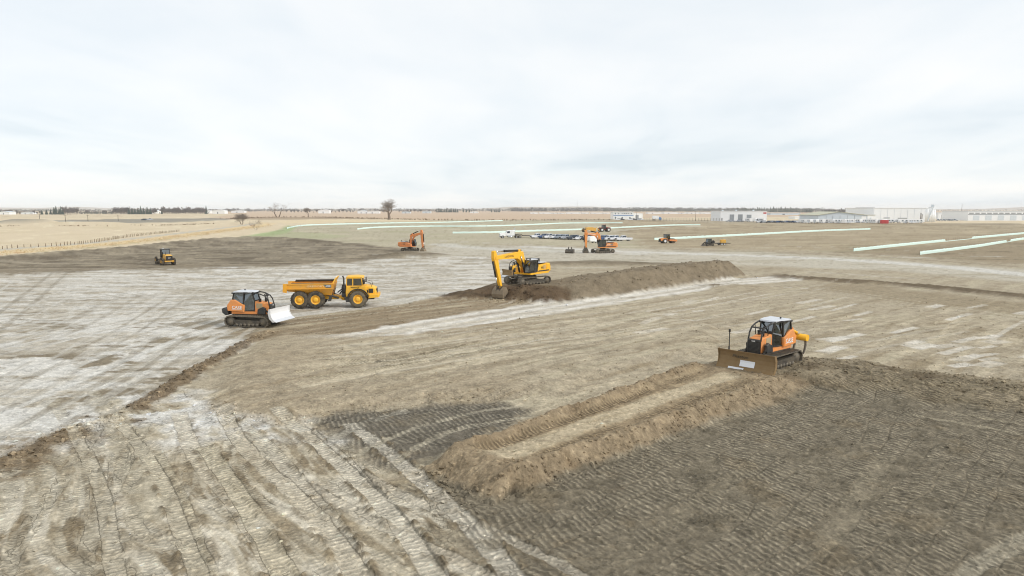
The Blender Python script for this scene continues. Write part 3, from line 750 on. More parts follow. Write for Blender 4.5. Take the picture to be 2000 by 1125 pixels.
# ------------------------------------------------------------------ ground sheet: one net, finer where it is nearer, parted where the surface changes
def build_ground():
    f = FPX * 1024 / 2000
    rows = [3.0, 6.0, 9.0, 12.0, 14.0, 15.5]
    y = 16.6
    while y < 9500:
        rows.append(y)
        dpx = y * y / (CAM_H * f)
        k = 0.62 if y < 70 else (0.8 if y < 130 else 1.0)
        y += min(max(dpx * k, 0.028), y * 0.06)
    rows.append(9500.0)
    rows = np.array(rows)
    fine = np.arange(-0.82, 0.82, 1.0 / f * 0.95)
    side = 0.82 + np.cumsum(np.linspace(0.002, 0.05, 34))
    cols = np.concatenate([-side[::-1], fine, side])
    R, Cn = len(rows), len(cols)
    Y = np.repeat(rows, Cn); X = np.tile(cols, R) * (Y + 3.0)
    res = (Y + 3.0) * (1.0 / f)
    Z, Cc, fld, PH, RA = terrain(X, Y, np.maximum(res, 0.9 * np.clip(Y * Y / (CAM_H * f) * .62, .03, None) * 0.6))
    q = np.arange(R * Cn).reshape(R, Cn)
    F = np.stack([q[:-1, :-1], q[:-1, 1:], q[1:, 1:], q[1:, :-1]], -1).reshape(-1, 4)
    P = np.stack([X, Y, Z], -1)
    # smooth normals of the whole net so that the parted pieces meet without a seam
    G2 = P.reshape(R, Cn, 3)
    du = np.gradient(G2, axis=1); dv = np.gradient(G2, axis=0)
    N = np.cross(du, dv).reshape(-1, 3); N /= np.linalg.norm(N, axis=1, keepdims=True) + 1e-12
    fx = X[F].mean(1); fy = Y[F].mean(1); fz = Z[F].mean(1)
    cls = np.zeros(len(F), np.int8)
    cls[fld[F].mean(1) > 0.5] = 1
    bi, bs, bt, bf = line_st(fx, fy, BERM[:, :2], 9.0)
    cls[bi[(fz[bi] > 0.22) & (fy[bi] > 70)]] = 2
    s, t, L = lane_frame(fx, fy)
    cls[(fz > 0.2) & (s > -.24) & (s < 1.1) & (np.abs(t) < 6) & (fy < 52)] = 3
    bi, bs, bt, bf = line_st(fx, fy, BANK, 14)
    cls[bi[(fz[bi] > .2) & (bt > -3) & (cls[bi] != 1)]] = 4
    for c, (nm, mat) in enumerate((('ground', M_SOIL), ('stubble_field', M_FIELD), ('spoil_berm', M_SOIL), ('raised_dozed_lane', M_SOIL), ('stripped_soil_bank', M_SOIL))):
        ff = F[cls == c]
        if not len(ff): continue
        used, inv = np.unique(ff, return_inverse=True)
        inv = inv.reshape(-1, 4).astype(np.int32)
        me = bpy.data.meshes.new(nm)
        me.vertices.add(len(used)); me.vertices.foreach_set('co', P[used].astype(np.float32).ravel())
        me.loops.add(inv.size); me.loops.foreach_set('vertex_index', inv.ravel())
        me.polygons.add(len(inv)); me.polygons.foreach_set('loop_start', np.arange(0, inv.size, 4, dtype=np.int32))
        me.polygons.foreach_set('use_smooth', np.ones(len(inv), bool))
        me.update(calc_edges=True)
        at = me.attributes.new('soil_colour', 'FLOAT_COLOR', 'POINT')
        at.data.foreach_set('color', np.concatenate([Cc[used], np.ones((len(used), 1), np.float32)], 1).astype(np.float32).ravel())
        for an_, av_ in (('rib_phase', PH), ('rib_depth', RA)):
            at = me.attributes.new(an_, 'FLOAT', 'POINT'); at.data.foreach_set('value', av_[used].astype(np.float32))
        me.normals_split_custom_set_from_vertices(N[used].astype(np.float32))
        me.materials.append(mat)
        o = bpy.data.objects.new(nm, me); COL.objects.link(o)
        o['kind'] = 'structure'

build_ground()

# ------------------------------------------------------------------ mesh helpers
class MB:
    """collects shapes, links them as one mesh object"""
    def __init__(self): self.v = []; self.f = []; self.sm = []
    def add(self, vs, fs, smooth=False):
        o = len(self.v); self.v += [tuple(p) for p in vs]
        for f in fs: self.f.append(tuple(i + o for i in f)); self.sm.append(smooth)
        return self
    def box(self, x0, x1, y0, y1, z0, z1):
        vs = [(x, y, z) for z in (z0, z1) for x, y in ((x0, y0), (x1, y0), (x1, y1), (x0, y1))]
        return self.add(vs, [(3, 2, 1, 0), (4, 5, 6, 7), (0, 1, 5, 4), (1, 2, 6, 5), (2, 3, 7, 6), (3, 0, 4, 7)])
    def prism(self, prof, y0, y1, axis='y', inset=0.0):
        """side outline (x,z) drawn out from y0 to y1; inset chamfers both side faces"""
        n = len(prof); cx = sum(p[0] for p in prof) / n; cz = sum(p[1] for p in prof) / n
        def P(p, y):
            return (p[0], y, p[1]) if axis == 'y' else ((y, p[0], p[1]) if axis == 'x' else (p[0], p[1], y))
        rings = []
        s = 1 if y1 > y0 else -1
        if inset:
            def shr(p):
                d = math.hypot(p[0] - cx, p[1] - cz) or 1
                k = max(0.0, 1 - inset * 1.3 / d); return (cx + (p[0] - cx) * k, cz + (p[1] - cz) * k)
            rings = [[P(shr(p), y0) for p in prof], [P(p, y0 + s * inset) for p in prof], [P(p, y1 - s * inset) for p in prof], [P(shr(p), y1) for p in prof]]
        else:
            rings = [[P(p, y0) for p in prof], [P(p, y1) for p in prof]]
        vs = [v for r in rings for v in r]; fs = []
        for k in range(len(rings) - 1):
            for i in range(n):
                j = (i + 1) % n
                fs.append((k * n + i, k * n + j, (k + 1) * n + j, (k + 1) * n + i))
        fs.append(tuple(range(n - 1, -1, -1))); fs.append(tuple(range((len(rings) - 1) * n, len(rings) * n)))
        return self.add(vs, fs)
    def cyl(self, p0, p1, r0, r1=None, n=12, smooth=True, caps=True):
        r1 = r0 if r1 is None else r1
        p0 = Vector(p0); p1 = Vector(p1); d = (p1 - p0)
        if d.length < 1e-6: return self
        d.normalize()
        a = d.orthogonal().normalized(); b = d.cross(a)
        vs = []
        for p, r in ((p0, r0), (p1, r1)):
            for i in range(n):
                t = 2 * math.pi * i / n
                vs.append(p + a * (r * math.cos(t)) + b * (r * math.sin(t)))
        self.add(vs, [(i, (i + 1) % n, n + (i + 1) % n, n + i) for i in range(n)], smooth)
        if caps:
            o = len(self.v) - 2 * n
            self.f.append(tuple(o + i for i in range(n - 1, -1, -1))); self.sm.append(False)
            self.f.append(tuple(o + n + i for i in range(n))); self.sm.append(False)
        return self
    def tube(self, pts, r, n=8):
        for a, b in zip(pts[:-1], pts[1:]): self.cyl(a, b, r, n=n)
        for p in pts[1:-1]: self.ball(p, r, 6)
        return self
    def ball(self, c, r, n=8, sz=1.0):
        vs = []; fs = []; m = max(3, n // 2)
        for j in range(1, m):
            ph = math.pi * j / m
            for i in range(n):
                t = 2 * math.pi * i / n
                vs.append((c[0] + r * math.sin(ph) * math.cos(t), c[1] + r * math.sin(ph) * math.sin(t), c[2] + r * sz * math.cos(ph)))
        vs.append((c[0], c[1], c[2] + r * sz)); vs.append((c[0], c[1], c[2] - r * sz))
        T, B = len(vs) - 2, len(vs) - 1
        for j in range(m - 2):
            for i in range(n):
                k = (i + 1) % n
                fs.append((j * n + i, (j + 1) * n + i, (j + 1) * n + k, j * n + k))
        for i in range(n):
            k = (i + 1) % n
            fs.append((T, i, k)); fs.append((B, (m - 2) * n + k, (m - 2) * n + i))
        return self.add(vs, fs, True)
    def lathe_y(self, c, prof, n=20):
        """outline of (radius, y) turned about the y axis through c"""
        vs = []; fs = []; m = len(prof)
        for i in range(n):
            t = 2 * math.pi * i / n
            for r, y in prof: vs.append((c[0] + r * math.cos(t), c[1] + y, c[2] + r * math.sin(t)))
        for i in range(n):
            k = (i + 1) % n
            for j in range(m - 1): fs.append((i * m + j, i * m + j + 1, k * m + j + 1, k * m + j))
        return self.add(vs, fs, True)
    def quad(self, a, b, c, d, th=0.02):
        a, b, c, d = map(Vector, (a, b, c, d))
        n = (b - a).cross(d - a)
        if n.length < 1e-9: return self
        n = n.normalized() * (th / 2)
        return self.add([a - n, b - n, c - n, d - n, a + n, b + n, c + n, d + n],
                        [(3, 2, 1, 0), (4, 5, 6, 7), (0, 1, 5, 4), (1, 2, 6, 5), (2, 3, 7, 6), (3, 0, 4, 7)])
    def mesh(self, name, mat, bevel=0.0):
        me = bpy.data.meshes.new(name)
        me.from_pydata(self.v, [], self.f); me.update()
        me.polygons.foreach_set('use_smooth', self.sm)
        bm = bmesh.new(); bm.from_mesh(me)
        bmesh.ops.recalc_face_normals(bm, faces=bm.faces)
        if bevel:
            es = [e for e in bm.edges if len(e.link_faces) == 2 and e.calc_face_angle(0) > 0.6]
            bmesh.ops.bevel(bm, geom=es, offset=bevel, segments=1, affect='EDGES', clamp_overlap=True)
        bm.to_mesh(me); bm.free()
        if mat: me.materials.append(mat)
        return me
    def build(self, name, mat, parent=None, bevel=0.0, label=None):
        o = bpy.data.objects.new(name, self.mesh(name, mat, bevel)); COL.objects.link(o)
        if parent is not None: o.parent = parent
        if label: o['label'] = label
        return o

def tag(o, label, cat, group=None, kind=None):
    if label: o['label'] = label
    if cat: o['category'] = cat
    if group: o['group'] = group
    if kind: o['kind'] = kind
    return o
def thing(name, label, cat, loc, rz=0.0, group=None, tilt=(0, 0), scale=1.0):
    o = bpy.data.objects.new(name, None); COL.objects.link(o)
    o.empty_display_size = 0.3
    o.location = loc; o.rotation_euler = (tilt[0], tilt[1], rz)
    o.scale = (scale,) * 3
    return tag(o, label, cat, group)
def copy_tree(o, parent=None):
    c = o.copy(); COL.objects.link(c); c.parent = parent
    for ch in list(o.children): copy_tree(ch, c)
    return c
_TEXT = {}
TXT_SCENE = bpy.data.scenes.new('lettering_workshop')
def text_part(name, s, mat, parent, size, loc, rot, extrude=0.004, shear=0.0, sx=1.0):
    key = (s, size, extrude, shear, mat.name)
    if key not in _TEXT:
        cu = bpy.data.curves.new(name, 'FONT'); cu.body = s; cu.size = size; cu.extrude = extrude
        cu.align_x = 'CENTER'; cu.align_y = 'CENTER'; cu.shear = shear; cu.resolution_u = 2
        cu.offset = size * 0.012
        t = bpy.data.objects.new(name, cu); TXT_SCENE.collection.objects.link(t)
        with bpy.context.temp_override(scene=TXT_SCENE, view_layer=TXT_SCENE.view_layers[0]):
            dg = bpy.context.evaluated_depsgraph_get(); dg.update()
            me = bpy.data.meshes.new_from_object(t.evaluated_get(dg))
        bpy.data.objects.remove(t); bpy.data.curves.remove(cu)
        me.name = name; me.materials.clear(); me.materials.append(mat)
        _TEXT[key] = me
    o = bpy.data.objects.new(name, _TEXT[key]); COL.objects.link(o); o.parent = parent
    o.location = loc; o.rotation_euler = rot; o.scale = (sx, 1, 1)
    return o

# ------------------------------------------------------------------ materials of the things
DUST = lin((176, 160, 132))
def paint_mat(name, rgb, rough=0.45, dirt=0.35, metal=0.0, scale=1.6, low=0.0, dust=None, spec=0.4):
    """painted or bare surface with patchy dust; low: extra dust below this local height"""
    m = bpy.data.materials.new(name); m.use_nodes = True
    nt = m.node_tree; nd, lk = nt.nodes, nt.links
    b = nd['Principled BSDF']; b.inputs['Metallic'].default_value = metal
    b.inputs['Specular IOR Level'].default_value = spec
    tc = nd.new('ShaderNodeTexCoord')
    n = nd.new('ShaderNodeTexNoise'); n.inputs['Scale'].default_value = scale; n.inputs['Detail'].default_value = 7; n.inputs['Roughness'].default_value = .62
    lk.new(tc.outputs['Object'], n.inputs['Vector'])
    mr = nd.new('ShaderNodeMapRange'); mr.inputs['From Min'].default_value = .38; mr.inputs['From Max'].default_value = .72
    mr.inputs['To Min'].default_value = dirt * .15; mr.inputs['To Max'].default_value = dirt
    lk.new(n.outputs['Fac'], mr.inputs['Value'])
    fac = mr.outputs[0]
    if low:
        sp = nd.new('ShaderNodeSeparateXYZ'); lk.new(tc.outputs['Object'], sp.inputs[0])
        m2 = nd.new('ShaderNodeMapRange'); m2.inputs['From Min'].default_value = low; m2.inputs['From Max'].default_value = low * .3
        m2.inputs['To Min'].default_value = 0; m2.inputs['To Max'].default_value = .55
        lk.new(sp.outputs['Z'], m2.inputs['Value'])
        ad = nd.new('ShaderNodeMath'); ad.operation = 'ADD'; ad.use_clamp = True
        lk.new(fac, ad.inputs[0]); lk.new(m2.outputs[0], ad.inputs[1]); fac = ad.outputs[0]
    mx = nd.new('ShaderNodeMix'); mx.data_type = 'RGBA'
    mx.inputs['A'].default_value = (*lin(rgb), 1); mx.inputs['B'].default_value = (*(dust or [v * .8 for v in DUST]), 1)
    lk.new(fac, mx.inputs['Factor']); lk.new(mx.outputs['Result'], b.inputs['Base Color'])
    rm = nd.new('ShaderNodeMapRange'); rm.inputs['To Min'].default_value = rough; rm.inputs['To Max'].default_value = min(1, rough + .4)
    lk.new(fac, rm.inputs['Value']); lk.new(rm.outputs[0], b.inputs['Roughness'])
    return m
def glass_mat(name, tint, gloss=0.22, trans=0.6):
    m = bpy.data.materials.new(name); m.use_nodes = True
    nt = m.node_tree; nd, lk = nt.nodes, nt.links
    nd.remove(nd['Principled BSDF'])
    out = nd['Material Output']
    t = nd.new('ShaderNodeBsdfTransparent'); t.inputs[0].default_value = (*[v * trans for v in tint], 1)
    g = nd.new('ShaderNodeBsdfGlossy'); g.inputs['Roughness'].default_value = .06; g.inputs[0].default_value = (.9, .95, 1, 1)
    mx = nd.new('ShaderNodeMixShader'); mx.inputs[0].default_value = gloss
    lk.new(t.outputs[0], mx.inputs[1]); lk.new(g.outputs[0], mx.inputs[2]); lk.new(mx.outputs[0], out.inputs['Surface'])
    return m
M = {}
M['orange'] = paint_mat('orange_paint', (242, 150, 70), .5, .48, 0, 2.4)
M['orange_dusty'] = paint_mat('dusty_orange_paint', (234, 140, 72), .5, .5)
M['yellow'] = paint_mat('amber_yellow_paint', (255, 190, 20), .48, .28, 0, 2.4)
M['truck_yellow'] = paint_mat('truck_yellow_paint', (253, 191, 42), .5, .34, 0, 2.4)
M['body_yellow'] = paint_mat('tipper_yellow_paint', (238, 168, 28), .55, .45, 0, 1.8)
M['grader_yellow'] = paint_mat('grader_yellow_paint', (226, 172, 66), .5, .35)
M['charcoal'] = paint_mat('charcoal_paint', (40, 44, 48), .5, .18)
M['black'] = paint_mat('black_rubber_trim', (24, 25, 27), .6, .15)
M['black_gloss'] = paint_mat('black_paint', (22, 25, 30), .3, .12)
M['steel'] = paint_mat('worn_track_steel', (92, 88, 82), .55, .55, .25, 3.0)
M['steel_dark'] = paint_mat('dark_steel', (58, 56, 54), .5, .4, .2, 2.0)
M['chrome'] = paint_mat('cylinder_rod', (200, 204, 208), .18, .05, .9)
M['rubber'] = paint_mat('dusty_tyre_rubber', (44, 44, 46), .85, .45, 0, 2.2, 0, None, .2)
M['tyre_dusty'] = paint_mat('pale_dusty_tyre', (84, 80, 72), .9, .5, 0, 2.2, 0, None, .15)
M['blade_mud'] = paint_mat('mud_coated_steel', (132, 108, 76), .8, .45, 0, 2.4, 0, lin((148, 130, 100)), .2)
M['blade_white'] = paint_mat('pale_painted_steel', (232, 232, 232), .4, .12, 0, 1.2)
M['bright_steel'] = paint_mat('scoured_blade_steel', (218, 220, 224), .32, .1, .3, 2.0)
M['bucket'] = paint_mat('dusty_bucket_steel', (122, 108, 90), .75, .55, 0, 2.5)
M['roof_grey'] = paint_mat('pale_roof_paint', (206, 210, 216), .4, .15)
M['white'] = paint_mat('white_paint', (242, 243, 243), .35, .08, 0, 1.6, 0, (.6, .58, .54))
M['offwhite'] = paint_mat('white_cladding', (236, 238, 240), .6, .06, 0, .4, 0, (.6, .6, .6))
M['cladding'] = paint_mat('grey_cladding', (208, 216, 222), .6, .08, 0, .2, 0, (.5, .5, .5))
M['seat'] = paint_mat('seat_cloth', (70, 66, 62), .9, .2)
M['beige'] = paint_mat('beige_trim', (182, 164, 130), .7, .3)
M['red'] = paint_mat('tractor_red_paint', (150, 36, 40), .4, .2)
M['letter_white'] = paint_mat('white_lettering', (240, 240, 238), .5, .05)
M['letter_black'] = paint_mat('black_lettering', (30, 30, 32), .5, .05)
M['letter_mud'] = paint_mat('muddy_lettering', (62, 54, 44), .8, .35)
M['letter_pale'] = paint_mat('faded_lettering', (238, 214, 160), .6, .1)
M['badge_blue'] = paint_mat('grey_blue_badge', (78, 96, 104), .5, .1)
M['roof_tan'] = paint_mat('tan_metal_roof', (186, 184, 160), .6, .1, 0, .2)
M['door_grey'] = paint_mat('grey_roller_door', (128, 134, 140), .6, .1)
M['blue'] = paint_mat('blue_trim', (96, 140, 190), .5, .05)
M['car_silver'] = paint_mat('silver_car_paint', (204, 209, 216), .25, .08, .4)
M['car_blue'] = paint_mat('blue_car_paint', (62, 92, 140), .25, .08, .2)
M['car_dark'] = paint_mat('dark_car_paint', (66, 74, 86), .22, .08, .2)
M['car_grey'] = paint_mat('grey_car_paint', (152, 162, 174), .25, .08, .3)
M['car_white'] = paint_mat('white_car_paint', (232, 234, 238), .25, .05)
M['fabric'] = paint_mat('pale_mint_silt_fabric', (216, 236, 228), .8, .06, 0, .3, 0, None, .1)
M['wood'] = paint_mat('weathered_wood', (128, 112, 92), .9, .3, 0, 3)
M['pole'] = paint_mat('weathered_pole', (104, 96, 86), .9, .2)
M['bark'] = paint_mat('grey_bark', (118, 104, 92), .95, .2, 0, 3, 0, None, .05)
M['twig'] = paint_mat('bare_twigs', (146, 134, 124), .95, .2, 0, 3, 0, None, .05)
M['needle'] = paint_mat('conifer_needles', (58, 78, 66), .9, .2, 0, .8, 0, lin((92, 100, 78)), .1)
M['wood_grey'] = paint_mat('far_bare_wood', (86, 86, 88), .95, .2, 0, .5, 0, None, .05)
M['grove_twig'] = paint_mat('far_bare_twigs', (116, 109, 108), .95, .15, 0, 1, 0, None, .05)
M['brush'] = paint_mat('winter_brush', (142, 124, 104), .95, .3, 0, .5, 0, None, .05)
M['red_sign'] = paint_mat('red_panel', (196, 58, 62), .5, .1)
M['glass'] = glass_mat('tinted_cab_glass', (.55, .72, .72), .20, .48)
M['glass_dark'] = paint_mat('dark_window', (58, 70, 82), .12, .03, 0, 1.0, 0, None, .6)

# ------------------------------------------------------------------ pieces shared by the machines
def crawler(parent, x0, x1, yc, w, r_rear, r_front, z_top=None, pitch=0.22, wheel='steel', frame='steel_dark'):
    """one crawler track: shoes round two end wheels, frame, wheels and rollers between"""
    zr, zf = r_rear, r_front
    path = []
    n = 10
    for k in range(n + 1):
        t = math.pi / 2 + math.pi * k / n
        path.append((x0 + r_rear * math.cos(t), zr + r_rear * math.sin(t)))
    for k in range(n + 1):
        t = -math.pi / 2 + math.pi * k / n
        path.append((x1 + r_front * math.cos(t), zf + r_front * math.sin(t)))
    P = [Vector((a, b)) for a, b in path] + [Vector(path[0])]
    seg = [(P[i + 1] - P[i]).length for i in range(len(P) - 1)]
    L = sum(seg); cnt = int(L / pitch); mb = MB()
    def at(d):
        d %= L
        for i, s in enumerate(seg):
            if d <= s or i == len(seg) - 1: return P[i].lerp(P[i + 1], min(1, d / s)), (P[i + 1] - P[i]).normalized()
            d -= s
    th = .05
    for k in range(cnt):
        c, t = at(k * L / cnt); nn = Vector((t.y, -t.x))
        h = L / cnt * .46
        a = c - t * h; b = c + t * h
        pr = [a - nn * th, b - nn * th, b, b + nn * .055 - t * .05, b + nn * .055 - t * .02 - t * .06, b - t * .09, a]
        pr = [(q.x, q.y) for q in pr]
        mb.prism(pr, yc - w / 2, yc + w / 2)
    belt = mb.build('track', M['steel'], parent)
    s = 1 if yc > 0 else -1
    fr = MB()
    fr.prism([(x0 + .1, zr - .10), (x1 - .1, zf - .12), (x1 - .1, zf + .12), (x0 + .1, zr + .16)], yc - w * .30, yc + w * .30)
    fr.box(x0 + r_rear * .9, x1 - r_front * .9, yc - w * .36, yc + w * .36, min(zr, zf) - .30, min(zr, zf) - .02)
    fr.build('track_frame', M[frame], belt)
    for nm, x, z, r in (('drive_wheel', x0, zr, r_rear), ('idler_wheel', x1, zf, r_front)):
        q = MB(); q.lathe_y((x, yc, z), [(0, -w * .34), (r * .5, -w * .34), (r * .58, -w * .26), (r - .09, -w * .26), (r - .06, 0), (r - .09, w * .26), (r * .58, w * .26), (r * .5, w * .34), (0, w * .34)], 18)
        q.build(nm, M[wheel], belt)
    ro = MB(); m = 6
    for k in range(m):
        x = x0 + r_rear * .9 + (x1 - x0 - r_rear * .9 - r_front * .9) * (k + .5) / m
        ro.lathe_y((x, yc, .19), [(0, -w * .38), (.14, -w * .38), (.14, w * .38), (0, w * .38)], 10)
    ro.build('rollers', M['steel'], belt)
    return belt

def tyre_wheel(name, parent, c, r, w, rim_mat, tyre_mat='rubber', hub=.55, lugs=22, side=-1):
    t = MB()
    t.lathe_y(c, [(r * hub, -w / 2 + .03), (r * .72, -w / 2), (r * .93, -w / 2 + .05), (r, -w / 2 + .12), (r, w / 2 - .12), (r * .93, w / 2 - .05), (r * .72, w / 2), (r * hub, w / 2 - .03)], 28)
    for k in range(lugs):
        a = 2 * math.pi * k / lugs
        for sgn in (-1, 1):
            b = a + (math.pi / lugs if sgn > 0 else 0)
            ca, sa = math.cos(b), math.sin(b)
            def pt(rr, y, da):
                return (c[0] + rr * math.cos(b + da), c[1] + y, c[2] + rr * math.sin(b + da))
            y0, y1 = (0, sgn * (w / 2 - .02)); da = .35 * math.pi / lugs
            vs = [pt(r - .01, y0, -da), pt(r - .01, y0, da), pt(r - .03, y1, da * 2), pt(r - .03, y1, 0), pt(r + .04, y0, -da * .7), pt(r + .04, y0, da * .7), pt(r + .02, y1, da * 1.7), pt(r + .02, y1, da * .3)]
            t.add(vs, [(3, 2, 1, 0), (4, 5, 6, 7), (0, 1, 5, 4), (1, 2, 6, 5), (2, 3, 7, 6), (3, 0, 4, 7)])
    wh = t.build('wheel', M[tyre_mat], parent)
    q = MB()
    q.lathe_y(c, [(r * hub + .01, side * w * .44), (r * hub - .05, side * w * .46), (r * hub * .86, side * w * .30), (r * hub * .55, side * w * .26), (r * hub * .5, side * w * .40), (r * .12, side * w * .43), (0, side * w * .43)], 24)
    q.lathe_y(c, [(r * hub + .01, -side * w * .40), (r * hub * .8, -side * w * .2), (0, -side * w * .2)], 16)
    for k in range(10):
        a = 2 * math.pi * k / 10
        p = (c[0] + r * hub * .68 * math.cos(a), c[2] + r * hub * .68 * math.sin(a))
        q.cyl((p[0], c[1] + side * w * .26, p[1]), (p[0], c[1] + side * w * .33, p[1]), .03, n=6)
    q.build('rim', M[rim_mat], wh)
    return wh

def cylinder_ram(name, parent, p0, p1, r, frac=.58, mat='black'):
    p0 = Vector(p0); p1 = Vector(p1); m = p0.lerp(p1, frac)
    a = MB().cyl(p0, m, r, n=12).cyl(m - (m - p0).normalized() * .12, m, r * 1.15, n=12).build(name, M[mat], parent)
    MB().cyl(m, p1, r * .55, n=10).build('ram_rod', M['chrome'], a)
    return a
def seat_part(parent, x, y, z):
    q = MB(); q.box(x - .25, x + .28, y - .26, y + .26, z, z + .16); q.prism([(x - .32, z + .12), (x - .16, z + .12), (x - .26, z + .85), (x - .40, z + .85)], y - .24, y + .24)
    return q.build('operator_seat', M['seat'], parent, .03)

# ------------------------------------------------------------------ bulldozers
def bar(mb, a, b, t):
    """square bar between two points"""
    a = Vector(a); b = Vector(b); d = (b - a)
    if d.length < 1e-6: return
    d.normalize(); u = d.cross(Vector((0, 0, 1)))
    if u.length < .01: u = Vector((1, 0, 0))
    u.normalize(); v = d.cross(u)
    vs = []
    for p in (a, b):
        for s, q in ((-1, -1), (1, -1), (1, 1), (-1, 1)): vs.append(p + u * (s * t / 2) + v * (q * t / 2))
    mb.add(vs, [(3, 2, 1, 0), (4, 5, 6, 7), (0, 1, 5, 4), (1, 2, 6, 5), (2, 3, 7, 6), (3, 0, 4, 7)])

def taper_y(mb, taper):
    if not taper: return mb
    x0, k0, x1, k1 = taper
    mb.v = [(x, y * float(np.interp(x, [x0, x1], [k0, k1])), z) for x, y, z in mb.v]
    return mb
def cab(parent, prof, y0, y1, mull=(), post=.09, frame='black', glass='glass', cross=(), name='cab', taper=None):
    """cab: outline (x,z) of the side, glass in the sides and in the listed cross edges, posts along every edge"""
    n = len(prof); fr = MB()
    for y in (y0, y1):
        for i in range(n):
            a, b = prof[i], prof[(i + 1) % n]
            bar(fr, (a[0], y, a[1]), (b[0], y, b[1]), post)
        for a, b in mull: bar(fr, (a[0], y, a[1]), (b[0], y, b[1]), post)
    for p in prof: bar(fr, (p[0], y0, p[1]), (p[0], y1, p[1]), post)
    f = taper_y(fr, taper).build(name, M[frame], parent)
    for y in (y0, y1):
        if taper:                               # split at the posts so that the tapered sides stay flat panes
            q = MB(); q.prism(prof, y - .012, y + .012); taper_y(q, taper).build('side_window', M[glass], f)
        else: MB().prism(prof, y - .012, y + .012).build('side_window', M[glass], f)
    for i in cross:
        a, b = prof[i], prof[(i + 1) % n]
        taper_y(MB().quad((a[0], y0, a[1]), (a[0], y1, a[1]), (b[0], y1, b[1]), (b[0], y0, b[1]), .02), taper).build('windscreen', M[glass], f)
    return f

